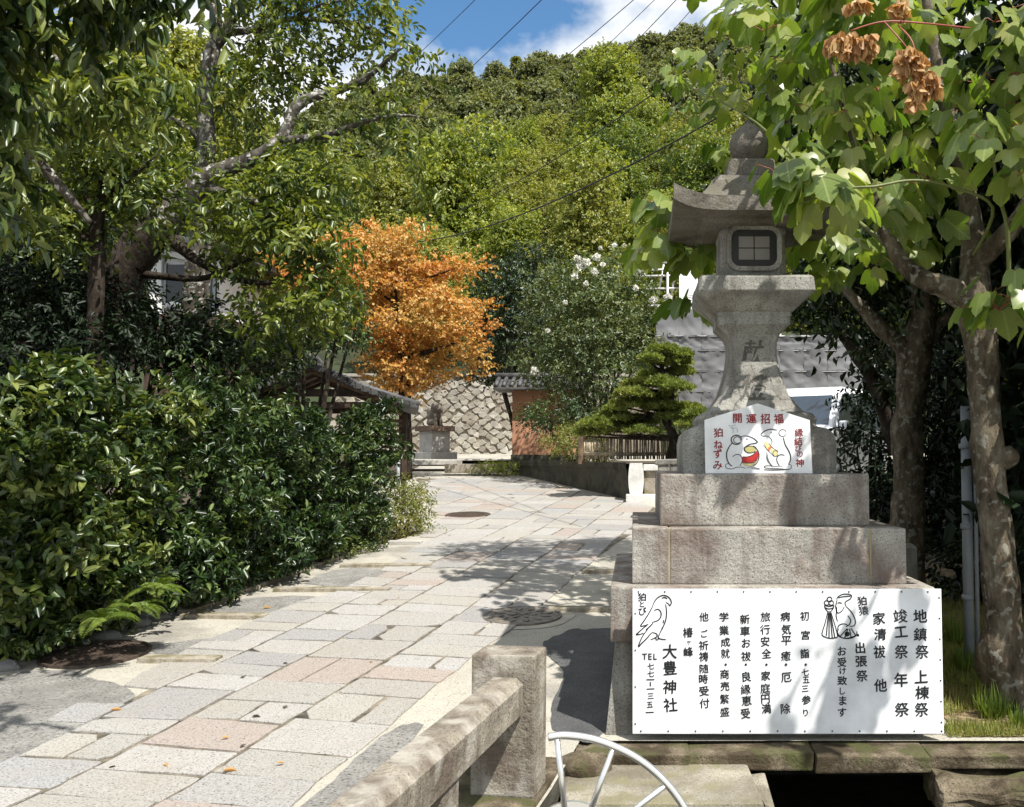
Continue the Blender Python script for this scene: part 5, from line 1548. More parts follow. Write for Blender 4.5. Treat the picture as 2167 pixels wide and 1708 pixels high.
# overhead cables
cabs = [((640, 300, 60), (1015, -10, 22), .008, .5, 'thin overhead cable farthest left against the blue sky'), ((560, 510, 60), (1160, -14, 22), .010, .5, 'thin overhead cable second from left against the blue sky'),
        ((860, 340, 60), (1352, -10, 22), .010, .6, 'thin overhead cable crossing the cloud, leftmost of four'), ((900, 400, 60), (1395, -10, 22), .008, .6, 'thin overhead cable crossing the cloud, second of four'),
        ((960, 420, 60), (1440, -10, 22), .010, .6, 'thin overhead cable crossing the cloud, third of four'), ((1010, 460, 60), (1490, -10, 22), .008, .6, 'thin overhead cable crossing the cloud, rightmost of four'),
        ((870, 475, 36), (1560, 70, 12), .009, .5, 'dark cable slanting across the bright green hillside'), ((720, 498, 30), (1620, 190, 11), .011, .9, 'thick dark cable sagging over the orange maple towards the lantern')]
for q0, q1, r_, sag, lab in cabs:
    A, Q = P(*q0), P(*q1)
    pts_ = []
    for k in range(25):
        t_ = k / 24; p_ = A.lerp(Q, t_); pts_.append((p_.x, p_.y, p_.z - sag * 4 * t_ * (1 - t_)))
    m_ = A.lerp(Q, .5); b = B(tuple(m_)); b.tube(pts_, r_ * 1.15, 6); o = b.build('cable', M['cable']); o.location = m_
    tag(o, lab, 'cable', 'overhead cables')

# ================================================================== VEGETATION
def plant(name, label, cat, blobs, mat, seed, base=None, group=None, stems=None, stem_mat='bark_brown', crown_name='foliage', **kw):
    c = np.mean([q[:3] for q in blobs], axis=0)
    base = base or (c[0], c[1], zg(c[1]))
    e = empty(name, base, label, cat, group)
    crown(crown_name, mat, blobs, e, seed, origin=base, **kw)
    if stems:
        b = B(base)
        for s_ in stems: limb(b, s_, 8)
        b.build('trunk' if 'tree' in name or 'maple' in name or 'pine' in name else 'stems', M[stem_mat], e)
    return e
def auto_stems(blobs, base, r=.03):
    return [[(base[0] + rnd.uniform(-.1, .1), base[1] + rnd.uniform(-.1, .1), base[2] - .1, r), ((base[0] + q[0]) / 2, (base[1] + q[1]) / 2, (base[2] + q[2]) / 2 + .1, r * .7), (q[0], q[1], q[2], r * .3)] for q in blobs]
def pl(X, Y, d, r): p = P(X, Y, d); return (p.x, p.y, p.z, r)

# ---- the hedge
HG = 'camellia shrubs of the hedge'
shr = [
 ([pb(30, 1300, 6.8, 70, 40), pb(110, 1270, 7.0, 55, 45), pb(-40, 960, 6.9, 110, 120), pb(60, 900, 7.1, 100, 90), pb(110, 1010, 6.9, 105, 100), pb(10, 1120, 6.7, 110, 100), pb(100, 1160, 6.75, 90, 80), pb(20, 1260, 6.6, 80, 60), pb(60, 845, 7.4, 55, 35), pb(150, 815, 7.5, 30, 35, None, .8)], 'lf_camellia2', .105, .047, 'large-leaved shrub filling the left end of the hedge'),
 ([pb(200, 1250, 7.35, 60, 45), pb(280, 1225, 7.6, 55, 42), pb(220, 920, 7.6, 95, 90), pb(250, 1040, 7.5, 100, 95), pb(205, 1150, 7.3, 85, 80), pb(280, 1180, 7.4, 70, 45), pb(190, 860, 7.9, 60, 40), pb(320, 880, 8.0, 70, 50)], 'lf_camellia2', .098, .042, 'pale-leaved shrub second from the left end of the hedge'),
 ([pb(350, 1225, 8.1, 55, 40), pb(420, 1205, 8.45, 50, 38), pb(400, 930, 8.4, 90, 85), pb(400, 1040, 8.3, 95, 90), pb(360, 1130, 8.2, 80, 60), pb(430, 1165, 8.4, 60, 35), pb(440, 850, 8.8, 70, 40)], 'lf_camellia', .09, .036, 'dark glossy shrub in the middle of the hedge'),
 ([pb(490, 1175, 9.1, 52, 40), pb(560, 1160, 9.5, 50, 35), pb(540, 930, 9.5, 80, 80), pb(530, 1040, 9.3, 85, 80), pb(540, 1115, 9.3, 70, 45), pb(540, 880, 9.8, 65, 35)], 'lf_camellia', .085, .034, 'dark shrub in the hedge left of the gate roof'),
 ([pb(620, 1140, 10.2, 48, 34), pb(670, 1128, 10.6, 40, 30), pb(650, 945, 10.5, 75, 75), pb(640, 1040, 10.4, 78, 65), pb(640, 1095, 10.3, 60, 35), pb(660, 915, 10.8, 45, 25)], 'lf_camellia', .095, .036, 'shrub with long leaves in the hedge below the gate roof'),
 ([pb(715, 1118, 11.2, 40, 28), pb(765, 1105, 11.8, 40, 28), pb(755, 960, 11.8, 60, 65), pb(740, 1035, 11.6, 60, 55), pb(710, 1085, 11.3, 45, 28), pb(790, 910, 12.2, 30, 25), pb(800, 990, 12.3, 22, 45), pb(800, 885, 12.3, 40, 30), pb(820, 940, 12.5, 22, 45), pb(750, 890, 12.2, 50, 35)], 'lf_camellia', .085, .033, 'shrub at the right end of the hedge'),
]
for i, (bl, mt, Lf, Wf, lab) in enumerate(shr):
    gs = random.Random(i * 13 + 1)
    bl = bl + [(q[0] - .15, q[1] + .30, max(q[2] - q[5] * .9, zg(q[1]) + .10), q[3] * .8, q[4] * .8, q[5] * .6, 1) for q in bl[:2]]
    back = [(q[0] - .45, q[1] + .55, q[2], q[3] * 1.25, q[4] * 1.25, q[5] * 1.15, .75) for q in bl[1:6]]
    frnt = []
    for q in bl:
        dd = gs.uniform(-.16, .22)
        frnt.append((q[0] - dd * .5, q[1] + dd, q[2], q[3] * .74, q[4] * .74, q[5] * .74, gs.uniform(.7, 1.3)))
        for _ in range(3):
            an, el = gs.uniform(-2.6, .9), gs.uniform(-.5, 1.1); rr = gs.uniform(.75, 1.12); sr = gs.uniform(.09, .19)
            frnt.append((q[0] + q[3] * rr * math.cos(an) * math.cos(el), q[1] + q[4] * rr * math.sin(an) * math.cos(el), q[2] + q[5] * rr * math.sin(el), sr, sr, sr * 1.1, 1.1))
    bl = frnt + back
    bl_ = bl + [(q[0] - .45, q[1] + .55, q[2], q[3] * 1.25, q[4] * 1.25, q[5] * 1.15, .75) for q in bl[1:6]]
    base = (bl[1][0], bl[1][1] + .1, zg(bl[1][1]) - .28)
    plant('shrub', lab, 'shrub', bl, M[mt], 100 + i, base, HG, auto_stems(back, (base[0] - .3, base[1] + .4, base[2]), .022), dens=58, twig=.13, per=9, Lf=Lf * .95, Wf=Wf * .98, shell=.45, droop=.15)
bl = [pb(850, 1085, 13.0, 55, 45), pb(872, 1060, 13.3, 40, 35), pb(825, 1110, 12.8, 45, 30), pb(885, 1095, 13.1, 28, 30), pb(845, 1040, 13.4, 35, 25)]
base = (bl[0][0], bl[0][1], zg(13.0))
plant('bush', 'low yellowish green bush with fine leaves at the end of the hedge', 'bush', bl, leaf_mat('fine_yellow_green', [(.10, .13, .03), (.15, .18, .04), (.20, .21, .05), (.24, .20, .06)], .5, .3), 120, base, None, auto_stems(bl, base, .015), dens=130, twig=.2, per=8, Lf=.045, Wf=.018, shell=.35, droop=.1)
bl = [pb(755, 1158, 11.6, 45, 14), pb(715, 1172, 11.2, 35, 10), pb(790, 1150, 11.9, 25, 9)]
plant('weeds', 'bright green weeds at the foot of the hedge on the kerb', 'weeds', bl, M['lf_camellia2'], 121, (bl[0][0], bl[0][1], zg(11.6)), dens=260, twig=.1, per=6, Lf=.04, Wf=.02)
# twigs sticking out of the hedge
# ferns
def fern(X, Y, d, s, label, seed):
    g = np.random.default_rng(seed); p = P(X, Y, d)
    PO, AX, NR, LL = [], [], [], []
    for k in range(13):
        a = g.uniform(0, 6.28); el = g.uniform(.35, 1.1); ln = s * g.uniform(.7, 1.1)
        h = np.array([math.cos(a), math.sin(a), 0])
        for j in range(26):
            t_ = (j + 1) / 26
            q = np.array([p.x, p.y, p.z]) + h * ln * t_ * math.cos(el * .6) + np.array([0, 0, ln * (t_ * math.sin(el) - .75 * t_ * t_)])
            sd_ = np.cross(h, [0, 0, 1])
            for sg in (-1, 1):
                PO.append(q); AX.append(sd_ * sg + h * .35 + np.array([0, 0, -.15])); NR.append(np.array([0, 0, 1.]) + .3 * h + g.normal(size=3) * .25); LL.append(s * .26 * math.sin(math.pi * min(1, .18 + t_ * .82)) ** .8 + .01)
    V, F, T = leaf_arrays('diamond', np.array(PO), np.array(AX), np.array(NR), np.array(LL), np.array(LL) * .15)
    V = V - np.array(p)
    o = link_mesh('fern', np_mesh('fern', V, F, T), M['lf_fern']); o.location = p
    tag(o, label, 'fern', 'ferns at the foot of the hedge')
fern(285, 1285, 6.9, .24, 'bright fern by the rounded stones at the foot of the hedge', 1)
fern(215, 1310, 6.5, .26, 'smaller fern left of the bright one at the foot of the hedge', 2)
fern(330, 1245, 7.0, .24, 'fern tucked under the pale-leaved shrub', 3)
plant('weeds', 'low weeds behind the greenish edging stones at the left', 'weeds', [pb(60, 1350, 6.75, 60, 12), pb(150, 1332, 6.85, 50, 12), pb(-20, 1350, 6.6, 60, 20)], M['lf_camellia2'], 131, tuple(P(60, 1365, 6.6)), dens=160, twig=.12, per=6, Lf=.05, Wf=.026)

# ---- big leaning tree on the left
Ld = 10.6
st = [[pl(150, 1010, Ld, .26), pl(215, 690, Ld, .25), pl(262, 575, Ld, .235), pl(335, 480, Ld, .21), pl(420, 390, Ld, .14), pl(480, 358, Ld, .10), pl(545, 332, Ld, .088), pl(592, 300, Ld, .08)],
      [pl(592, 300, Ld, .078), pl(612, 262, Ld, .07), pl(618, 238, Ld, .066), pl(645, 212, Ld, .062), pl(700, 196, Ld, .05), pl(765, 172, Ld - .2, .038), pl(808, 138, Ld - .3, .024), pl(850, 100, Ld - .4, .010)],
      [pl(592, 300, Ld, .06), pl(650, 292, Ld, .045), pl(710, 282, Ld, .042), pl(770, 258, Ld, .032), pl(850, 245, Ld, .018), pl(900, 250, Ld, .008)],
      [pl(420, 390, Ld, .08), pl(500, 420, Ld, .05), pl(600, 440, Ld - .3, .03), pl(690, 470, Ld - .4, .012)],
      [pl(335, 480, Ld, .10), pl(430, 560, Ld, .05), pl(560, 600, Ld - .3, .03), pl(650, 560, Ld - .5, .012)],
      [pl(262, 575, Ld, .12), pl(420, 590, Ld, .055), pl(500, 560, Ld, .03), pl(600, 520, Ld - .4, .012)]]
bl = [pb(640, 420, 10.4, 90, 60), pb(700, 390, 10.3, 60, 50, None, .7), pb(540, 440, 10.5, 80, 60), pb(600, 500, 10.2, 90, 50, None, .8), pb(680, 520, 10.1, 70, 70), pb(670, 630, 10.1, 60, 50), pb(500, 500, 10.4, 60, 40, None, .6), pb(690, 610, 10.1, 55, 60),
      pb(570, 670, 10.2, 70, 45), pb(640, 670, 10.2, 60, 35), pb(480, 470, 10.5, 60, 50), pb(515, 590, 10.3, 45, 30), pb(470, 560, 10.7, 35, 22), pb(740, 340, 10.4, 50, 40, None, .5), pb(870, 320, 10.3, 60, 45, None, .45), pb(900, 390, 10.3, 40, 40, None, .4),
      pb(880, 250, 10.4, 60, 30, None, .5), pb(800, 220, 10.5, 60, 40, None, .5), pb(720, 240, 10.5, 60, 40, None, .5), pb(650, 330, 10.4, 60, 40, None, .6), pb(560, 390, 10.5, 50, 30, None, .7), pb(820, 120, 10.3, 50, 30, None, .6)]
base = (P(150, 1010, Ld).x, Ld, zg(Ld) - .25)
st[5] = [(q[0], q[1], q[2], r_) for q, r_ in zip(st[5], (.05, .036, .024, .010))]
dark_ = [st[0][:4], st[4], st[5]]  # lower trunk takes darker bark, its shade put into the colour
st = [st[0][3:]] + st[1:4]
e = plant('leaning_tree', 'leaning tree with pale lichen on its forked limbs, left of the maple', 'tree', bl, M['lf_tree'], 140, base, None, dark_, 'bark_dark', 'crown', dens=36, twig=.34, per=8, Lf=.115, Wf=.046, shell=.25, droop=.55)
b = B(base)
for s_ in st: limb(b, s_, 9)
b.build('limb', M['bark_grey'], e)

# ---- upright tree whose forks reach out of the picture
d2 = 11.6
st = [[pl(405, 760, d2, .17), pl(425, 500, d2, .145), pl(437, 300, d2, .115), pl(432, 215, d2, .105), pl(447, 120, d2, .10), pl(458, 60, d2, .075), pl(450, -40, d2, .06)],
      [pl(450, 105, d2, .08), pl(475, 70, d2, .075), pl(510, 0, d2, .06), pl(540, -70, d2, .04)],
      [pl(475, 72, d2, .05), pl(540, 62, d2, .042), pl(620, 40, d2, .035), pl(700, 45, d2, .03), pl(770, 55, d2, .024), pl(840, 90, d2, .014), pl(880, 120, d2, .006)],
      [pl(620, 40, d2, .025), pl(680, 10, d2, .018), pl(760, 0, d2, .01)], [pl(540, 62, d2, .03), pl(600, 110, d2, .02), pl(650, 180, d2 - .2, .01)], [pl(437, 300, d2, .05), pl(360, 250, d2, .035), pl(280, 230, d2, .015)]]
bl = [pb(560, 20, 11.4, 90, 40), pb(660, 60, 11.3, 80, 50, None, .8), pb(760, 30, 11.3, 80, 40, None, .7), pb(830, 70, 11.3, 60, 45, None, .6), pb(880, 130, 11.3, 40, 40, None, .5), pb(910, 160, 11.3, 35, 25, None, .5), pb(620, 140, 11.3, 80, 55), pb(560, 200, 11.4, 90, 60), pb(560, 110, 12.2, 60, 50), pb(640, 210, 11.4, 50, 40, None, .6),
      pb(330, 180, 11.8, 50, 50, None, .6), pb(330, 260, 11.5, 70, 50), pb(520, 275, 12.2, 60, 50, None, .7), pb(400, 340, 11.5, 70, 30), pb(730, 120, 11.3, 60, 30, None, .4), pb(520, -40, 11.4, 120, 50), pb(700, -30, 11.4, 130, 40)]
base = (P(405, 760, d2).x, d2, zg(d2))
plant('forked_tree', 'upright tree with a pale trunk forking high up against the sky', 'tree', bl, M['lf_tree'], 141, base, None, st, 'bark_grey', 'crown', dens=34, twig=.36, per=8, Lf=.105, Wf=.045, shell=.25, droop=.5)

# ---- dark small tree and long-leaved cherry on the far left
d3 = 9.3
st = [[pl(190, 900, d3, .085), pl(205, 600, d3, .08), pl(205, 500, d3, .07), pl(212, 440, d3, .055), pl(250, 400, d3, .035), pl(330, 330, d3, .012)], [pl(208, 480, d3, .05), pl(185, 420, d3, .035), pl(180, 360, d3, .025), pl(150, 250, d3, .01)], [pl(212, 440, d3, .04), pl(215, 380, d3, .03), pl(230, 300, d3, .012)], [pl(205, 520, d3, .05), pl(150, 480, d3, .03), pl(80, 420, d3, .012)]]
bl = [pb(70, 420, 9.2, 100, 80), pb(180, 380, 9.3, 100, 70), pb(300, 380, 9.3, 90, 60), pb(120, 280, 9.2, 120, 70), pb(240, 290, 9.2, 90, 60), pb(30, 330, 9.2, 80, 80), pb(330, 440, 9.4, 60, 50), pb(120, 500, 9.3, 90, 40), pb(260, 460, 9.4, 60, 40, None, .7)]
plant('dark_stemmed_tree', 'small tree with a thin black forked trunk at the left', 'tree', bl, M['lf_tree'], 142, (P(190, 900, d3).x, d3, zg(d3)), None, st, 'bark_dark', 'crown', dens=36, twig=.32, per=8, Lf=.10, Wf=.04, shell=.25, droop=.5)
d4 = 7.2
st = [[pl(-260, 900, d4 + .4, .13), pl(-160, 300, d4 + .2, .10), pl(-60, 225, d4, .065), pl(20, 275, d4, .052), pl(85, 345, d4, .045), pl(150, 420, d4, .034), pl(190, 470, d4, .02)], [pl(-160, 300, d4 + .2, .08), pl(-60, 130, d4, .06), pl(80, 120, d4, .04), pl(220, 150, d4, .02), pl(300, 180, d4, .008)],
      [pl(-160, 300, d4, .08), pl(-80, 0, d4, .05), pl(40, -60, d4, .04), pl(200, -50, d4 - .3, .02), pl(370, -30, d4 - .3, .008)]]
bl = [pb(60, 200, 7.1, 110, 60), pb(190, 210, 7.2, 110, 50), pb(300, 190, 7.3, 90, 45, None, .8), pb(120, 140, 7.2, 110, 50), pb(230, 120, 7.3, 90, 40, None, .8), pb(20, 260, 7.1, 60, 45), pb(330, 240, 7.3, 60, 30, None, .7), pb(380, 175, 7.5, 50, 22, None, .5)]
plant('cherry_tree', 'cherry tree with long drooping leaves and a pale slanting limb at the left edge', 'tree', bl, M['lf_tree'], 143, (P(-260, 900, d4).x, d4 + .4, zg(d4)), None, st, 'bark_grey', 'crown', dens=38, twig=.30, per=7, Lf=.12, Wf=.04, shell=.3, droop=.9)
# dark boughs hanging in at the top left corner
d5 = 5.0
st = [[pl(-500, 1100, d5, .16), pl(-420, 300, d5, .14), pl(-300, -60, d5, .10), pl(-100, -120, d5, .06), pl(100, -90, d5, .04), pl(300, -50, d5, .02), pl(395, -20, d5, .006)], [pl(-420, 300, d5, .09), pl(-250, 150, d5, .06), pl(-80, 100, d5, .03), pl(30, 130, d5, .01)]]
bl = [pb(-20, 20, 4.9, 90, 80), pb(90, -10, 5.0, 110, 60), pb(220, -30, 5.0, 90, 50), pb(310, -25, 5.0, 60, 35), pb(-10, 150, 4.9, 70, 90), pb(-40, 280, 4.9, 70, 70), pb(-60, 400, 5.0, 80, 70), pb(390, -15, 5.0, 60, 16),
      pb(320, -520, 3.4, 110, 50, None, .35), pb(180, -480, 3.5, 110, 60, None, .4), pb(40, -450, 3.6, 120, 60, None, .5), pb(0, -150, 4.7, 220, 90), pb(-200, 0, 4.8, 120, 180), pb(-200, -200, 4.5, 200, 150)]
plant('overhanging_tree', 'tree whose dark shaded boughs hang into the top left corner', 'tree', bl, M['lf_camellia2'], 144, (P(-500, 1100, d5).x, d5, 0), None, st, 'bark_dark', 'crown', dens=70, twig=.30, per=8, Lf=.13, Wf=.045, shell=.25, droop=1.0)

# ---- evergreens in shade behind the hedge
ev = [([pb(60, 640, 9.6, 110, 80), pb(170, 680, 9.7, 110, 70), pb(40, 740, 9.4, 110, 60), pb(150, 610, 9.9, 100, 50), pb(230, 730, 9.3, 90, 50), pb(-40, 560, 9.8, 90, 90)], 'lf_shade', 'nearly black evergreen shrub at the far left behind the hedge'),
      ([pb(270, 680, 10.9, 80, 50), pb(330, 730, 10.6, 90, 50), pb(220, 600, 11.0, 60, 45), pb(400, 745, 10.8, 80, 45), pb(440, 700, 11.2, 50, 35)], 'lf_shade', 'dark evergreen shrub in front of the white house'),
      ([pb(470, 700, 11.5, 80, 60), pb(560, 730, 11.8, 90, 50), pb(500, 770, 11.0, 90, 45), pb(420, 780, 10.7, 80, 40), pb(570, 770, 11.2, 60, 35)], 'lf_dark', 'deep green evergreen between the leaning tree and the hedge'),
      ([pb(640, 690, 13.4, 70, 40), pb(700, 690, 14.4, 60, 35), pb(745, 700, 14.4, 35, 40), pb(720, 670, 13.8, 45, 50), pb(620, 700, 13.2, 60, 50)], 'lf_dark', 'dark pine-green tree just above the gate roof'),
      ([pb(120, 560, 13.0, 170, 90), pb(230, 500, 13.2, 90, 80), pb(40, 470, 13.0, 120, 110), pb(170, 560, 12.0, 80, 60), pb(270, 640, 12.2, 60, 50)], 'lf_dark', 'dense dark tree behind the small forked tree at the left')]
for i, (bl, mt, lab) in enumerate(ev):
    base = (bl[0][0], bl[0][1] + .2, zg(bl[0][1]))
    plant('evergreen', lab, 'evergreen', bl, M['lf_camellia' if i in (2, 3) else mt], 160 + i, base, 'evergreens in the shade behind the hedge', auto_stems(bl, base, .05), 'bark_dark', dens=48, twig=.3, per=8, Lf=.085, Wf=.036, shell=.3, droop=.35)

# ---- the orange maple
md_ = 21.5
g = np.random.default_rng(17)
mb = []
for X, Y, rx, ry in [(800, 495, 45, 20), (840, 505, 35, 18), (780, 520, 60, 22), (830, 535, 45, 22), (760, 545, 50, 22), (810, 565, 60, 24), (880, 565, 50, 20), (940, 565, 45, 18), (985, 565, 28, 16), (760, 585, 50, 24), (830, 600, 60, 24), (900, 590, 50, 18), (920, 622, 50, 20), (860, 635, 60, 24), (790, 640, 55, 26), (960, 645, 50, 20),
                    (900, 665, 55, 22), (980, 668, 38, 22), (840, 680, 60, 24), (780, 695, 50, 24), (940, 695, 60, 22), (1000, 705, 24, 26), (880, 718, 60, 24), (820, 735, 55, 24), (950, 735, 60, 22), (900, 760, 60, 22), (1000, 745, 24, 18), (850, 780, 55, 20), (800, 765, 35, 22), (880, 808, 40, 14), (830, 815, 35, 14), (920, 790, 35, 14),
                    (720, 520, 30, 20), (720, 570, 35, 25), (730, 640, 35, 30), (560, 580, 50, 18), (500, 600, 50, 14), (600, 560, 50, 20), (440, 600, 35, 10), (640, 590, 50, 20), (690, 690, 40, 30)]:
    mb.append(pb(860 + (X - 860) * .95, Y, md_ + g.uniform(-.9, .9), rx * .92, ry * .8, rx * md_ / FPX * 1.1))
for X, Y in [(840, 800), (870, 815), (900, 805), (850, 825), (705, 500), (870, 480), (1005, 560), (1015, 640), (1022, 690), (1015, 760), (980, 790), (770, 800), (700, 620), (660, 575), (470, 585), (540, 565), (600, 600), (420, 612)]:
    mb.append(pb(860 + (X - 860) * .96, Y, md_ + g.uniform(-.5, .5), 28, 8, None, 1.0))
base = (P(860, 860, md_).x, md_, zg(md_))
tip = lambda X, Y, r: pl(X, Y, md_, r)
st = [[(base[0], md_, zg(md_), .16), tip(855, 800, .14), tip(850, 720, .12), tip(835, 640, .09), tip(825, 560, .05), tip(815, 500, .02)], [tip(850, 720, .09), tip(900, 680, .05), tip(960, 640, .02)], [tip(852, 760, .09), tip(920, 740, .05), tip(980, 720, .02)], [tip(835, 640, .06), tip(780, 600, .04), tip(740, 560, .02)], [tip(850, 720, .07), tip(700, 640, .05), tip(560, 585, .03), tip(440, 600, .015)], [tip(830, 600, .05), tip(900, 590, .03), tip(970, 565, .012)]]
plant('orange_maple', 'maple tree in layered orange and yellow autumn leaves', 'maple', mb, M['lf_maple'], 150, base, None, st, 'bark_dark', 'crown', shape='clump', dens=36, twig=.45, per=10, Lf=.068, Wf=.062, shell=.15, droop=.15, up=1.0, flat=.6)

# ---- dark evergreen, white-flowering shrub, clipped azalea, cloud-pruned pine
bl = [pb(1070, 590, 27, 70, 50), pb(1110, 640, 26.5, 70, 60), pb(1060, 670, 26.5, 60, 55), pb(1130, 560, 27, 60, 40), pb(1100, 720, 26, 70, 50), pb(1040, 740, 27, 40, 40), pb(1050, 790, 27.5, 70, 18)]
base = (bl[1][0], bl[1][1] + .3, zg(26)); plant('evergreen', 'dark evergreen tree between the maple and the white-flowering shrub', 'evergreen', bl, M['lf_dark'], 170, base, None, auto_stems(bl, base, .08), 'bark_dark', dens=26, twig=.4, per=9, Lf=.11, Wf=.055, shell=.3)
bl = [pb(1230, 600, 21.5, 80, 55), pb(1310, 590, 21.5, 70, 50), pb(1180, 660, 21.3, 80, 60), pb(1270, 670, 21, 90, 65), pb(1340, 650, 21.5, 50, 65), pb(1220, 740, 21, 90, 60), pb(1310, 740, 21.2, 70, 60), pb(1150, 760, 21.3, 60, 45), pb(1200, 800, 21, 80, 35), pb(1290, 800, 21, 70, 40), pb(1360, 720, 21.6, 35, 60), pb(1140, 610, 21.6, 40, 50, None, .6)]
base = (bl[3][0], 21.3, zt_ - .05); e = plant('flowering_shrub', 'tall grey-green shrub with white flower heads, left of the scaffold', 'flowering shrub', bl, leaf_mat('rose_mallow_leaves', [(.05, .08, .03), (.085, .12, .045), (.13, .165, .065), (.20, .22, .10)], .40, .28, spec=.5), 171, base, None, auto_stems(bl, base, .05), dens=34, twig=.35, per=8, Lf=.085, Wf=.045, shell=.35)
gg = np.random.default_rng(5)
for X, Y, d, r in [(1222, 548, 20.7, 9), (1240, 556, 20.7, 10), (1262, 545, 20.8, 9), (1225, 565, 20.7, 9), (1258, 575, 20.6, 8), (1215, 585, 20.6, 8), (1275, 560, 20.7, 6), (1345, 552, 20.8, 7), (1348, 570, 20.8, 8), (1362, 575, 20.9, 8), (1382, 635, 20.9, 9), (1413, 631, 20.9, 10), (1300, 520, 21, 6), (1270, 525, 21, 5), (1130, 785, 20.4, 9), (1158, 700, 20.5, 6), (1195, 640, 20.4, 6), (1345, 610, 20.8, 7), (1240, 600, 20.5, 6), (1320, 520, 21, 5)]:
    c = P(X, Y, d); k = 60
    u = nrm(gg.normal(size=(k, 3))); rr = r * d / FPX
    V, F, T = leaf_arrays('diamond', np.array(c) + u * rr * .55 * gg.uniform(.3, 1, (k, 1)), u + gg.normal(size=(k, 3)) * .5, gg.normal(size=(k, 3)), np.full(k, rr * .75), np.full(k, rr * .65))
    link_mesh('flower_head', np_mesh('flower_head', V - np.array(base), F, T), M['flower'], e)
bl = [pb(1180, 870, 20.5, 70, 30), pb(1130, 885, 20.4, 40, 25), pb(1220, 890, 20.2, 50, 35), pb(1170, 905, 20.2, 40, 22), pb(1240, 860, 20.6, 45, 25)]
base = (bl[2][0], 20.4, zt_ - .05); plant('azalea', 'clipped dark shrub spreading in front of the orange wall', 'shrub', bl, M['lf_camellia'], 172, base, None, auto_stems(bl, base, .04), dens=58, twig=.25, per=8, Lf=.06, Wf=.03)
bl = [pb(1205, 940, 19.4, 45, 26), pb(1230, 925, 19.5, 60, 28), pb(1270, 960, 19.3, 40, 16)]
base = (bl[0][0] + .3, 19.8, zt_ - .05); plant('bush', 'round yellow-green bush at the left end of the bamboo fence', 'bush', bl, M['lf_hill'][3], 173, base, None, auto_stems(bl, base, .02), dens=90, twig=.2, per=8, Lf=.05, Wf=.025)
bl = [pb(1050, 988, 22.6, 30, 12), pb(1075, 992, 22.3, 25, 10), pb(1020, 992, 22.8, 22, 8)]
plant('weeds', 'low weeds where the low wall meets the lane', 'weeds', bl, M['lf_hill'][0], 174, (bl[0][0], 22.4, zg(22.4)), dens=120, twig=.15, per=6, Lf=.06, Wf=.02)

pd = 17.6
pads = [(1420, 770, 50, 16), (1340, 836, 40, 14), (1400, 815, 48, 15), (1300, 885, 40, 15), (1350, 895, 50, 14), (1400, 865, 50, 16), (1260, 900, 36, 13), (1405, 745, 38, 13), (1440, 752, 25, 10), (1375, 762, 28, 9), (1385, 800, 45, 14), (1440, 790, 32, 11), (1350, 815, 34, 10), (1430, 822, 42, 11), (1395, 840, 40, 9), (1330, 858, 42, 13), (1370, 852, 34, 12), (1300, 868, 26, 8), (1445, 868, 50, 12), (1475, 880, 40, 10), (1415, 885, 36, 9), (1270, 912, 38, 10), (1310, 908, 44, 11), (1360, 914, 44, 9), (1240, 918, 30, 9), (1460, 900, 40, 8)]
g = np.random.default_rng(23)
base = (P(1420, 960, pd).x, pd, P(1420, 975, pd).z - .1)
e = empty('pine', base, 'cloud-pruned pine with flat needle pads behind the bamboo fence', 'pine tree')
PO, AX, NR, LL = [], [], [], []
for X, Y, rx, ry in pads:
    c = np.array(P(X, Y, pd + g.uniform(-.5, .5))); k_ = pd / FPX; r3 = np.array([rx * k_ * .95, rx * k_ * .95, ry * 1.1 * k_])
    nn = int(60 + rx * 3)
    u = nrm(g.normal(size=(nn, 3))); u[:, 2] = np.abs(u[:, 2]) * 1.2 - .25
    q = c + u * r3 * g.uniform(.4, 1.05, (nn, 1))
    m = 26
    ii = np.repeat(np.arange(nn), m)
    ax = nrm(g.normal(size=(nn * m, 3)) * .7 + np.array([0, 0, 1.0]) + u[ii] * .5)
    PO.append(q[ii] + g.normal(size=(nn * m, 3)) * .012); AX.append(ax); NR.append(g.normal(size=(nn * m, 3))); LL.append(g.uniform(.055, .095, nn * m))
PO, AX, NR, LL = map(np.concatenate, (PO, AX, NR, LL))
V, F, T = leaf_arrays('diamond', PO, AX, NR, LL, LL * .15)
link_mesh('needle_pads', np_mesh('needle_pads', V - np.array(base), F, T), M['lf_pine'], e)
b = B(base)
tk = [pl(1415, 985, pd, .11), pl(1425, 930, pd, .10), pl(1408, 880, pd, .085), pl(1420, 830, pd, .07), pl(1400, 785, pd, .05), pl(1408, 750, pd, .03)]
limb(b, tk, 9)
for X, Y, rx, ry in pads:
    lo = min(tk, key=lambda q: abs((CAM_H - q[2]) - (CAM_H - P(X, Y + 14, pd).z)))
    limb(b, [(lo[0], lo[1], lo[2], .035), ((lo[0] + P(X, Y, pd).x) / 2, pd, (lo[2] + P(X, Y + 8, pd).z) / 2, .025), pl(X, Y + 6, pd, .012)], 6)
b.build('trunk', M['bark_dark'], e)
bl = [pb(1345, 885, 18.6, 50, 22), pb(1290, 890, 18.8, 40, 18), pb(1400, 905, 18.6, 40, 18)]
plant('shrub', 'small bright-leaved shrub beneath the pine', 'shrub', bl, M['lf_camellia2'], 176, (bl[0][0], 18.6, zg(18.6)), dens=70, twig=.2, per=7, Lf=.06, Wf=.03)

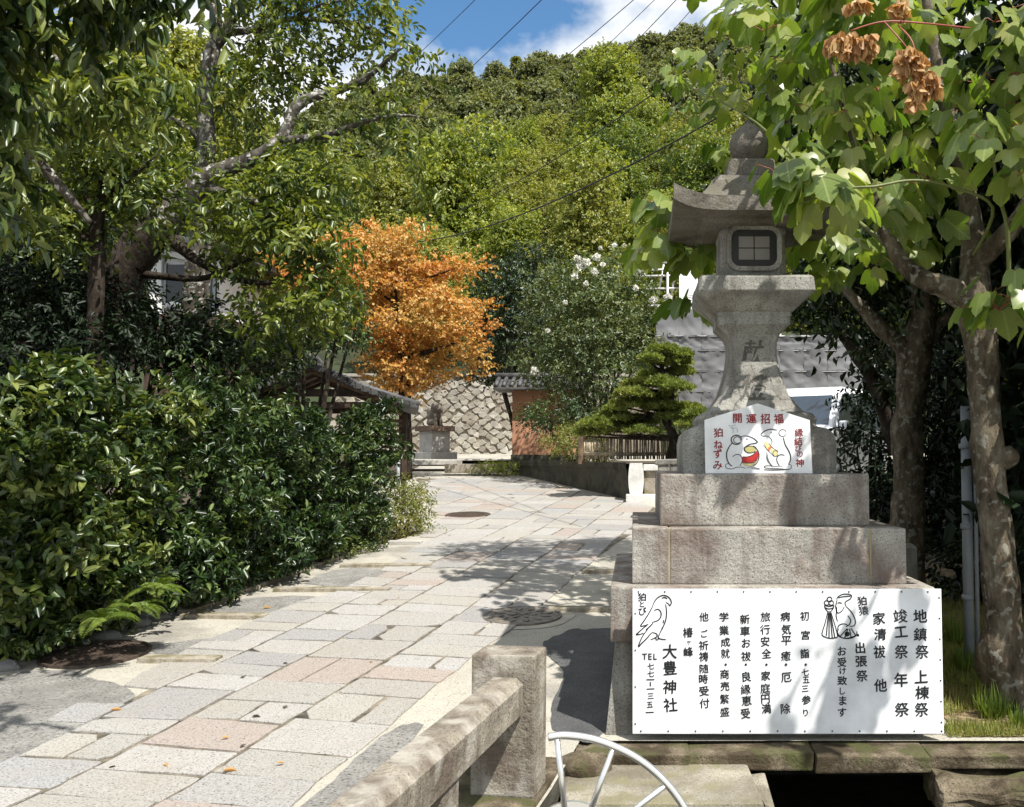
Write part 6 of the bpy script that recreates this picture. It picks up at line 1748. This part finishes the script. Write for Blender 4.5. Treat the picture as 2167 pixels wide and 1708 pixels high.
# ---- right: big-leaved parasol tree over the lantern
pt1 = [pl(2142, 1490, 5.75, .118), pl(2126, 1330, 5.75, .112), pl(2112, 1180, 5.75, .106), pl(2100, 1060, 5.75, .102), pl(2092, 960, 5.75, .100), pl(2080, 820, 5.75, .094), pl(2076, 720, 5.75, .104), pl(2058, 640, 5.8, .115), pl(2062, 540, 5.9, .085), pl(2040, 380, 6.0, .06), pl(1990, 180, 6.1, .045), pl(1950, -60, 6.2, .03)]
base = (pt1[0][0], 5.75, zg(5.75))
par = empty('parasol_tree', base, 'knobbly-trunked tree with huge lobed leaves overhanging the lantern', 'tree')
b = B(base); limb(b, pt1, 12, 5, .22)
kn = P(2138, 968, 5.72); b.rock((kn.x - .04, kn.y, kn.z), (.085, .09, .075), 4, .3)
kn = P(2105, 1395, 5.7); b.rock((kn.x + .03, kn.y + .04, kn.z), (.12, .12, .2), 6, .3)
limb(b, [pl(2060, 640, 5.8, .10), pl(2000, 608, 5.8, .075), pl(1950, 590, 5.8, .06), pl(1900, 545, 5.9, .055), pl(1850, 430, 6.0, .035), pl(1790, 250, 6.1, .02), pl(1740, 60, 6.2, .012)], 10)
limb(b, [pl(2062, 560, 5.85, .07), pl(2150, 470, 5.6, .055), pl(2240, 300, 5.4, .04), pl(2300, 50, 5.3, .02)], 10)
b.build('trunk', M['bark_brown'], par)
b = B(base)
for s_ in ([pl(2135, 610, 5.4, .014), pl(2130, 480, 5.3, .013), pl(2110, 400, 5.2, .011), pl(2090, 250, 5.1, .007)],
           [pl(2060, 540, 5.7, .012), pl(2100, 440, 5.3, .010), pl(2010, 395, 5.2, .009), pl(1930, 382, 5.15, .008), pl(1850, 395, 5.1, .008), pl(1790, 400, 5.1, .007), pl(1690, 432, 5.1, .004)],
           [pl(1860, 430, 6.0, .012), pl(1820, 330, 5.9, .011), pl(1790, 230, 5.8, .009), pl(1770, 120, 5.7, .005)],
           [pl(1900, 540, 5.9, .02), pl(1760, 420, 6.4, .014), pl(1600, 260, 7.2, .010), pl(1450, 180, 7.8, .005)]): limb(b, s_, 6)
b.build('green_shoots', M['stem_green'], par)
def lobed_leaves(name, blobs, seed, parent, base, mat, Lr, per_vol, stalks=True, name2='leaf_stalks'):
    g = np.random.default_rng(seed)
    PO, AX, NR, LL = [], [], [], []
    tw = B(base)
    for bl in blobs:
        c = np.array(bl[:3]); r = np.array(bl[3:6]); w = bl[6]
        nsh = max(2, int(per_vol * w * (r[0] * r[2]) * 4))
        for _ in range(nsh):
            u = nrm(g.normal(size=(1, 3)))[0]
            hub = c + u * r * g.uniform(.15, .95)
            nl = g.integers(4, 8); a0 = g.uniform(0, 6.28)
            for k in range(nl):
                a = a0 + 2.4 * k + g.uniform(-.3, .3)
                h = np.array([math.cos(a), math.sin(a), 0.])
                sl_ = g.uniform(.08, .2)
                p_ = hub + h * sl_ + np.array([0, 0, g.uniform(-.02, .09)])
                dr = g.uniform(.5, 1.5)
                PO.append(p_); AX.append(h * 1.0 + np.array([0, 0, -dr])); NR.append(np.array([0, 0, 1.0]) + h * .75 * dr + g.normal(size=3) * .42); LL.append(g.uniform(*Lr))
                if stalks and g.random() < .55:
                    m_ = (hub + p_) / 2 + np.array([0, 0, .025]); tw.tube([hub, m_, p_ + h * .004], .0024, 4)
    LL = np.array(LL)
    V, F, T = leaf_arrays('lobed', np.array(PO), np.array(AX), np.array(NR), LL, LL * g.uniform(.75, 1.05, len(LL)))
    link_mesh(name, leaf_uv(np_mesh(name, V - np.array(base), F, T, smooth=True), 'lobed'), mat, parent)
    if stalks: tw.build(name2, M['stem_red'], parent, fix=False)['kind'] = 'stuff'
PB = [pb(2090, 60, 5.2, 110, 60), pb(2150, 180, 5.0, 70, 80), pb(2060, 170, 5.3, 90, 60), pb(1950, 60, 5.6, 100, 50), pb(1830, 40, 5.9, 90, 40), pb(1730, 60, 6.2, 80, 45), pb(1620, 50, 6.6, 80, 45), pb(1540, 40, 7.0, 50, 35, None, .8),
      pb(1690, 150, 6.4, 90, 55), pb(1790, 170, 6.0, 80, 55), pb(1880, 230, 5.7, 90, 60), pb(1990, 270, 5.4, 90, 60), pb(2100, 290, 5.1, 80, 60), pb(2140, 400, 4.9, 50, 60), pb(2130, 310, 4.9, 60, 40), pb(1970, 380, 5.5, 80, 50), pb(1860, 330, 5.8, 90, 50), pb(1760, 280, 6.1, 90, 55), pb(1670, 250, 6.5, 70, 50),
      pb(1800, 410, 5.4, 60, 26), pb(1730, 392, 5.2, 40, 16, None, 1.1), pb(1650, 385, 5.25, 30, 10, None, 1.2), pb(1860, 430, 5.5, 60, 36), pb(1940, 470, 5.7, 70, 45), pb(1740, 510, 6.6, 60, 45), pb(1820, 520, 6.6, 70, 45), pb(1730, 590, 6.9, 50, 45, None, .8), pb(1880, 560, 6.8, 60, 40, None, .8), pb(2080, 660, 5.0, 55, 28, None, 1.3), pb(2150, 640, 5.0, 30, 40), pb(1700, 350, 7.0, 60, 40)]
lobed_leaves('crown', PB, 201, par, base, M['lf_parasol'], (.12, .20), 14)
PB2 = [pb(1560, 130, 7.8, 70, 50), pb(1480, 140, 8.4, 55, 40), pb(1430, 175, 8.6, 35, 40), pb(1500, 210, 8.3, 60, 35), pb(1580, 220, 7.8, 60, 40), pb(1440, 225, 8.6, 40, 22), pb(1620, 320, 7.8, 50, 50), pb(1640, 180, 7.4, 60, 50), pb(1540, 320, 8.0, 30, 25, None, .8)]
lobed_leaves('crown', PB2, 202, par, base, M['lf_parasol'], (.10, .16), 18, False)
PB3 = [pb(1735, 425, 5.2, 45, 24, None, 1.5), pb(1400, 440, 6.9, 22, 25, None, 1.6), pb(1412, 500, 6.9, 22, 25, None, 1.6), pb(1490, 540, 6.8, 30, 25, None, 1.2), pb(1480, 640, 6.8, 22, 18, None, 1.4), pb(1385, 530, 6.9, 18, 15, None, 1.2), pb(1545, 520, 7.2, 40, 30)]
lobed_leaves('crown', PB3, 203, par, base, M['lf_parasol'], (.17, .23), 9, True)
# boughs above and to the right of the picture, which shade the lantern
PB5 = [pb(X_ + 20 * math.sin(Y_), Y_, 7.3, 70, 50, None, .9) for X_ in range(1660, 2240, 95) for Y_ in range(30, 520, 95)]
lobed_leaves('crown', PB5, 205, par, base, M['lf_parasol'], (.14, .22), 7, False)
PB4 = [pb(1480, -60, 7.7, 90, 50, None, 1.2), pb(1570, -150, 7.5, 110, 60, None, 1.2), pb(1660, -200, 7.2, 110, 70, None, 1.2), pb(1560, -300, 7.2, 120, 70, None, 1.1), pb(1720, -350, 6.6, 120, 80), pb(1900, -120, 5.0, 110, 80, None, 1.2), pb(1850, -60, 5.5, 130, 90, None, 1.5), pb(1775, 70, 5.8, 70, 60, None, 1.2), pb(1700, -60, 6.0, 90, 60, None, 1.2), pb(2420, -60, 4.3, 130, 110, None, .8), pb(2560, 120, 3.9, 100, 90, None, .5), pb(2700, -150, 3.5, 160, 110, None, .45), pb(1760, -100, 5.6, 160, 70), pb(2220, 0, 4.9, 110, 120, None, 1.4), pb(2310, -60, 4.5, 80, 70), pb(2260, 220, 4.9, 90, 130), pb(2240, 430, 5.0, 70, 90), pb(2100, 760, 7.6, 90, 60), pb(2260, 620, 5.4, 80, 80)]
lobed_leaves('crown', PB4, 204, par, base, M['lf_parasol'], (.15, .24), 9, False)
# seed clusters
gg = np.random.default_rng(31)
def pods(X, Y, d, rx, ry, n):
    c = np.array(P(X, Y, d)); k = d / FPX
    q = c + nrm(gg.normal(size=(n, 3))) * np.array([rx * k, rx * k * .7, ry * k]) * gg.uniform(.25, 1, (n, 1))
    PO = np.repeat(q, 3, 0) ; L = np.repeat(gg.uniform(.055, .085, n), 3)
    V, F, T = leaf_arrays('oval', PO, gg.normal(size=(n * 3, 3)) * .35 + np.array([0, 0, -1.]), gg.normal(size=(n * 3, 3)), L, L * .62)
    # inflate: each pod is three cupped valves
    link_mesh('seed_cluster', np_mesh('seed_cluster', V - np.array(base), F, T), M['pod'], par)
for a in [(1785, 85, 4.75, 38, 26, 46), (1832, 92, 4.75, 26, 24, 34), (1925, 125, 4.7, 38, 32, 60), (1955, 175, 4.7, 40, 30, 60), (1935, 205, 4.7, 22, 20, 24), (1905, 15, 4.8, 22, 24, 26), (1815, 5, 4.8, 24, 12, 18)]: pods(*a)
b = B(base)
for s_ in ([pl(2050, 60, 5.0, .006), pl(1960, 50, 4.8, .005), pl(1870, 46, 4.75, .005), pl(1800, 65, 4.75, .004)], [pl(1900, 55, 4.78, .005), pl(1930, 90, 4.7, .004), pl(1945, 160, 4.7, .003)], [pl(1870, 46, 4.75, .004), pl(1905, 85, 4.7, .004), pl(1925, 110, 4.7, .003)], [pl(1900, 52, 4.8, .004), pl(1905, 20, 4.8, .003)]): limb(b, s_, 5)
b.build('fruit_stalk', M['stem_red'], par)

# second trunk in the shade and its dark crown
d6 = 8.9
st = [[pl(1915, 1230, d6, .20), pl(1918, 1100, d6, .165), pl(1922, 1000, d6, .15), pl(1917, 930, d6, .16), pl(1925, 860, d6, .145), pl(1935, 760, d6, .17), pl(1950, 680, d6, .14), pl(1965, 500, d6, .12), pl(1980, 200, d6, .09)], [pl(1935, 760, d6, .10), pl(1850, 680, d6, .07), pl(1780, 600, d6, .04)], [pl(1940, 740, d6, .10), pl(2040, 640, d6, .07), pl(2150, 560, d6, .04)]]
bl = [pb(1860, 560, 9.2, 100, 60), pb(1760, 580, 9.6, 80, 40), pb(1715, 615, 9.5, 45, 32), pb(1800, 640, 9.4, 60, 42), pb(1880, 690, 9.3, 60, 55), pb(1870, 790, 10, 45, 45), pb(1980, 560, 9.0, 120, 90), pb(2100, 560, 8.8, 120, 90), pb(1800, 480, 9.4, 130, 90), pb(1960, 400, 9.0, 150, 100), pb(2130, 380, 8.8, 130, 110), pb(1700, 400, 9.8, 100, 90), pb(1820, 260, 9.4, 150, 110), pb(2020, 220, 9.0, 170, 120), pb(2200, 250, 8.6, 150, 150), pb(2250, 600, 8.6, 120, 120), pb(1680, 220, 9.8, 100, 90), pb(1800, 80, 9.4, 160, 100), pb(2050, 40, 9.0, 200, 110), pb(2250, 0, 8.6, 170, 150), pb(1560, -170, 8.6, 110, 70), pb(1690, -80, 8.2, 100, 70, None, 1.4), pb(1770, -110, 7.6, 90, 70, None, 1.4), pb(1700, 50, 7.8, 60, 50, None, 1.3), pb(1660, -120, 8.8, 110, 80), pb(1580, -330, 8.4, 130, 80)]
plant('evergreen_tree', 'evergreen with a smooth shaded trunk directly behind the lantern plinth', 'tree', bl, M['lf_dark'], 210, (P(1915, 1230, d6).x, d6, zg(d6)), None, st, 'bark_brown', 'crown', dens=30, twig=.4, per=8, Lf=.12, Wf=.05, shell=.2, droop=.6)
d7 = 11.5
st = [[pl(1900, 960, d7, .10), pl(1850, 810, d7, .10), pl(1800, 730, d7, .09), pl(1740, 640, d7, .06), pl(1700, 570, d7, .03)]]
bl = [pb(1800, 640, 11.6, 50, 35), pb(1895, 770, 11.4, 35, 30), pb(1840, 750, 11.5, 25, 35), pb(1790, 925, 12.2, 26, 26), pb(1825, 880, 12.2, 26, 40), pb(1855, 830, 11.5, 25, 25), pb(1815, 815, 11.8, 22, 24), pb(1740, 630, 11.8, 40, 28), pb(1920, 790, 11.4, 45, 35), pb(1720, 610, 11.8, 50, 40), pb(1830, 620, 11.6, 70, 40)]
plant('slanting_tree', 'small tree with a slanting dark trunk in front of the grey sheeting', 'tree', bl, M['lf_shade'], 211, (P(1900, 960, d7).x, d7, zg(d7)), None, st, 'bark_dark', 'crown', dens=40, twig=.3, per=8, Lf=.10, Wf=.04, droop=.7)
# dark undergrowth that closes the view on the right
ub = [([pb(1845, 880, 12.6, 42, 50), pb(1812, 945, 12.8, 28, 35), pb(1860, 1000, 12.4, 55, 70), pb(1860, 1080, 12.2, 60, 60), pb(1880, 830, 12.6, 40, 40)], 'dark shrub right of the white minivan'),
      ([pb(1990, 900, 12.5, 110, 110), pb(2000, 1030, 12.2, 110, 90), pb(1960, 1120, 11.8, 100, 60), pb(2010, 780, 12.5, 110, 90)], 'tall black-green shrub between the two right-hand trunks'),
      ([pb(2130, 880, 11.5, 110, 130), pb(2140, 1030, 11.2, 110, 110), pb(2110, 1150, 10.8, 100, 70), pb(2140, 740, 11.5, 110, 100), pb(2240, 950, 11, 120, 180)], 'tall black-green shrub behind the knobbly trunk'),
      ([pb(2080, 1230, 8.8, 110, 40), pb(2000, 1200, 9.2, 70, 40), pb(2160, 1220, 8.6, 80, 50)], 'low undergrowth behind the metal pole')]
for i, (bl, lab) in enumerate(ub):
    base = (bl[0][0], bl[0][1] + .3, zg(bl[0][1]))
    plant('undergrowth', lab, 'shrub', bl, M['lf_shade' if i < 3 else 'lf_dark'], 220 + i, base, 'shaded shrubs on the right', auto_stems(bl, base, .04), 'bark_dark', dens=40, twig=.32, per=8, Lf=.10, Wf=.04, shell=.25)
# tall evergreens farther right, added to keep this corner in the shade
for i, (x, y, r_, h) in enumerate([(6.2, 8.2, 1.9, 6.5), (7.2, 14.5, 2.0, 7.0), (7.8, 11.5, 2.2, 7.5), (7.4, 5.6, 1.6, 5.2), (4.5, 7.1, 1.9, 8.0)]):
    bl = []
    gq = random.Random(i)
    if r_ == 0:
        h = 7; bl = [(3.7, 4.1, 5.6, 1.0, .9, .7, 1), (3.9, 4.3, 6.4, 1.1, 1, .7, 1), (3.3, 4.6, 6.2, .8, .8, .6, 1), (4.4, 4.0, 5.6, .8, .8, .8, 1), (3.6, 3.8, 6.9, 1, 1, .6, 1)]
    else:
      for k in range(9): bl.append((x + gq.uniform(-1, 1) * r_ * .7, y + gq.uniform(-1, 1) * r_ * .7, 1.6 + (h - 2.2) * k / 8 + gq.uniform(-.3, .3), r_ * .62, r_ * .62, r_ * .5, 1))
    base = (x, y, zg(y)); st = [[(x, y, zg(y) - .1, .16), (x, y, h * .5, .12), (x + .2, y, h, .04)]]
    plant('evergreen_tree', ['evergreen tree at the right edge behind the knobbly trunk', 'evergreen tree behind the dark shrubs on the right', 'farthest evergreen tree on the right', 'evergreen tree standing past the right edge', 'tallest evergreen, added unseen past the right edge for shade'][i], 'tree', bl, M['lf_shade'], 230 + i, base, 'evergreen trees on the right', st, 'bark_dark', 'crown', dens=34, twig=.45, per=8, Lf=.17, Wf=.08, shell=.2)

# grass on the bank at the right
g = np.random.default_rng(77)
k = 40000
x = g.uniform(1.78, 4.2, k); y = 5.3 + 4.2 * g.random(k) ** 1.4
keep = np.array([noise.noise((a * 1.7, c_ * 1.7, 2)) > -.30 for a, c_ in zip(x, y)]); x, y = x[keep], y[keep]; k = len(x)
z = np.interp(y, _gy, _gz)
an = g.uniform(0, 6.28, k); tl = g.uniform(.15, 1.3, k)
ax = np.stack([np.cos(an) * tl, np.sin(an) * tl, np.ones(k)], 1)
L = g.uniform(.03, .09, k)
V, F, T = leaf_arrays('blade', np.stack([x, y, z], 1), ax, np.stack([np.cos(an), np.sin(an), -.3 + 0 * an], 1), L, np.full(k, .006))
o = link_mesh('grass', np_mesh('grass', V, F, T), M['lf_grass']); tag(o, 'short sunlit grass and weeds under the knobbly tree', kind='stuff')
def tuft(X, Y, s, label, seed):
    g = np.random.default_rng(seed); p = G(X, Y); k = 130
    an = g.uniform(0, 6.28, k); tl = g.uniform(.2, 1.2, k); r_ = s * .25 * g.random(k)
    V, F, T = leaf_arrays('blade', np.stack([np.cos(an) * r_, np.sin(an) * r_, 0 * an], 1), np.stack([np.cos(an) * tl, np.sin(an) * tl, np.ones(k)], 1), np.stack([np.cos(an), np.sin(an), -.3 + 0 * an], 1), g.uniform(.5, 1.1, k) * s, np.full(k, .010))
    o = link_mesh('grass_tuft', np_mesh('grass_tuft', V, F, T), M['lf_fern']); o.location = p; tag(o, label, 'grass tuft', 'grass tufts on the bank')
tuft(2100, 1520, .22, 'bright grass tuft below the knobbly trunk', 1); tuft(2040, 1420, .2, 'grass tuft beside the foot of the metal pole', 2); tuft(2160, 1540, .14, 'small grass tuft at the right edge of the ledge', 3); tuft(2025, 1365, .25, 'tall grass tuft right of the notice board', 4)
# fallen leaves
for i, (X, Y, lab) in enumerate([(232, 1710 - 200, 'orange fallen leaf on the grey gravel patch'), (470, 1640, 'small orange fallen leaf on a paving slab'), (556, 1290, 'yellow fallen leaf beside a stone bar')]):
    p = G(X, Y); V, F, T = leaf_arrays('oval', np.array([[0, 0, .022]]), np.array([[1., .4, .1]]), np.array([[0, 0, 1.]]), np.array([.07]), np.array([.04]))
    o = link_mesh('fallen_leaf', np_mesh('fallen_leaf', V, F, T), M['pod'] if i < 2 else M['lf_maple']); o.location = p; tag(o, lab, 'leaf', 'fallen leaves')

gl_ = random.Random(12)
for i in range(16):
    Y_ = gl_.choice([1120, 1180, 1230, 1290, 1350, 1420, 1500, 1580, 1640]) + gl_.uniform(-25, 25); p = G(gl_.uniform(420, 1000) - (Y_ - 1300) * .9, Y_)
    if p.x < xk(p.y) + .1: continue
    V, F, T = leaf_arrays('oval', np.array([[0, 0, .021]]), np.array([[gl_.uniform(-1, 1), gl_.uniform(-1, 1), .12]]), np.array([[gl_.uniform(-.3, .3), 0, 1.]]), np.array([gl_.uniform(.03, .055)]), np.array([.024]))
    o = link_mesh('fallen_leaf', np_mesh('fallen_leaf', V, F, T), [M['pod'], M['bark_brown'], M['bark_brown']][i % 3]); o.location = p; tag(o, 'tiny dry fallen leaf lying on the stone path', 'leaf', 'tiny dry leaves on the path')

# ---- the wood on the hillside: one object per tree
def hill_tree_mesh(name, seed, mat, h, r, n_blobs, shape, dens, twig, per, Lf, Wf, flat=.75):
    g = np.random.default_rng(seed); bl = []
    for k in range(n_blobs):
        t_ = (k + .5) / n_blobs; zz = h * (.30 + .62 * t_); rr = r * (1.05 - .75 * max(0, t_ - .35))
        a = g.uniform(0, 6.28); q = rr * .62 * math.sqrt(g.random())
        br = r * g.uniform(.24, .46)
        bl.append((math.cos(a) * q, math.sin(a) * q, zz, br, br, br * flat, 1))
    bl.append((0, 0, h * .55, r * .6, r * .6, h * .25, .6))
    pos, ax, nr_, L, Wd = blob_twigs(g, bl, dens, twig, per, Lf, Wf, shell=.5, droop=.3)
    V, F, T = leaf_arrays(shape, pos, ax, nr_, L, Wd)
    b = B(); limb(b, [(0, 0, -1, r * .07), (0, 0, h * .4, r * .05), (.1, .1, h * .85, r * .015)], 7)
    tv = np.array([tuple(v) for v in b.v]); off = len(V)
    F2 = np.concatenate([F, np.concatenate([np.array(f) + off for f in b.f])]); T2 = np.concatenate([T, [len(f) for f in b.f]])
    me = np_mesh(name, np.concatenate([V, tv]), F2, T2, np.concatenate([np.zeros(len(T)), np.ones(len(b.f))]))
    me.materials.append(mat); me.materials.append(M['bark_dark'])
    return me
near = [hill_tree_mesh('hill_tree', 300 + i, M['lf_hill'][k], h, r, int(nb * 1.7), 'clump', 9.5, .5, 9, .15, .11) for i, (k, h, r, nb) in enumerate([(0, 10, 3.4, 15), (1, 9.5, 3.6, 15), (2, 11, 3.5, 16), (3, 9, 3.2, 14), (0, 12, 3.8, 17), (2, 9, 3.3, 14), (1, 11, 3.2, 15)])]
far = [hill_tree_mesh('ridge_tree', 330 + i, M['lf_far'], h, r, int(nb * 1.8), 'clump', 2.4, 1.0, 9, .46, .36) for i, (h, r, nb) in enumerate([(9, 4.3, 8), (10, 4.6, 9), (8.5, 4.0, 8), (11, 4.4, 9)])]
g = np.random.default_rng(99)
spots = []
def try_place(x, y, dmin):
    for a, c_, dd in spots:
        if (a - x) ** 2 + (c_ - y) ** 2 < (dmin) ** 2: return False
    spots.append((x, y, dmin)); return True
def frame_x(x, y): return CX + x / y * FPX
for X_, y_, k_, s_ in [(120, 41, 1, 1.5), (230, 43, 0, 1.6), (330, 42, 1, 1.62), (40, 40, 2, 1.35), (410, 44, 4, 1.25), (500, 46, 3, 1.15), (590, 45, 0, .95), (680, 47, 5, .85), (270, 39.5, 4, 1.15)]:
    x_ = (X_ - CX) / FPX * y_; spots.append((x_, y_, 3.0))
    o = bpy.data.objects.new('hill_tree', near[k_]); C.objects.link(o); o.location = (x_, y_, hillz(x_, y_) - .3); o.scale = (s_ * .95, s_ * .95, s_)
    tag(o, '%s broadleaf tree among the trees on the near hillside' % ['fresh green', 'yellowish green', 'deep green', 'olive green', 'fresh green', 'deep green'][k_], 'tree', '%s trees on the near hillside' % ['fresh green', 'yellowish green', 'deep green', 'olive green', 'fresh green', 'deep green'][k_])
cnt = 0
species = ['fresh green', 'yellowish green', 'deep green', 'olive green', 'fresh green', 'deep green', 'yellowish green']
for _ in range(6000):
    y = 38.5 + 80 * g.random() ** 1.2; x = g.uniform(-.92, .36) * y
    if not ((-420 if y < 58 else -80) < frame_x(x, y) < 1960): continue
    if not try_place(x, y, 3.9 + .018 * (y - 38)): continue
    k = int(g.integers(0, 7)); sc = g.uniform(.75, 1.2) * (.72 if y < 44 else 1 if y < 72 else .82)
    if k in (2, 5) and g.random() < .4: k = 6
    o = bpy.data.objects.new('hill_tree', near[k]); C.objects.link(o)
    o.location = (x, y, hillz(x, y) - .3); o.rotation_euler = (0, 0, g.uniform(0, 6.28)); o.scale = (sc, sc, sc * g.uniform(.9, 1.12))
    tag(o, '%s broadleaf tree among the trees on the near hillside' % species[k], 'tree', '%s trees on the near hillside' % species[k]); cnt += 1
    if cnt >= 288: break
cnt2 = 0
for _ in range(6000):
    y = 138 + 96 * g.random(); x = g.uniform(-.36, .16) * y
    if not (640 < frame_x(x, y) < 1640): continue
    if not try_place(x, y, 5.2): continue
    k = int(g.integers(0, 4)); sc = g.uniform(.8, 1.25)
    o = bpy.data.objects.new('ridge_tree', far[k]); C.objects.link(o)
    o.location = (x, y, hillz(x, y) - .4); o.rotation_euler = (0, 0, g.uniform(0, 6.28)); o.scale = (sc, sc, sc * g.uniform(.9, 1.15))
    tag(o, 'dark rounded tree in the wood covering the upper slope and ridge', 'tree', 'dark trees on the upper slope and ridge'); cnt2 += 1
    if cnt2 >= 295: break
print('slabs', nslab, 'near trees', cnt, 'ridge trees', cnt2)
# a lone conifer on the skyline
p = P(1092, 108, 224); zz = hillz(p.x, 224)
b = B((p.x, 224, zz)); b.tube([(p.x, 224, zz), (p.x, 224, zz + 13)], [.3, .05], 6)
g = np.random.default_rng(4); PO, AX = [], []
for k in range(500):
    t_ = g.random(); a = g.uniform(0, 6.28); rr = 2.6 * (1 - t_ * .8) * g.random()
    PO.append((math.cos(a) * rr, math.sin(a) * rr, 5 + 8 * t_ - rr * .2)); AX.append((math.cos(a), math.sin(a), .1))
e = empty('conifer', (p.x, 224, zz), 'lone conifer rising above the ridge against the cloud', 'conifer')
V, F, T = leaf_arrays('clump', np.array(PO), np.array(AX), np.tile([0, 0, 1.], (500, 1)), np.full(500, 1.0), np.full(500, .5))
link_mesh('crown', np_mesh('crown', V, F, T), M['lf_far'], e); b.build('trunk', M['bark_dark'], e)
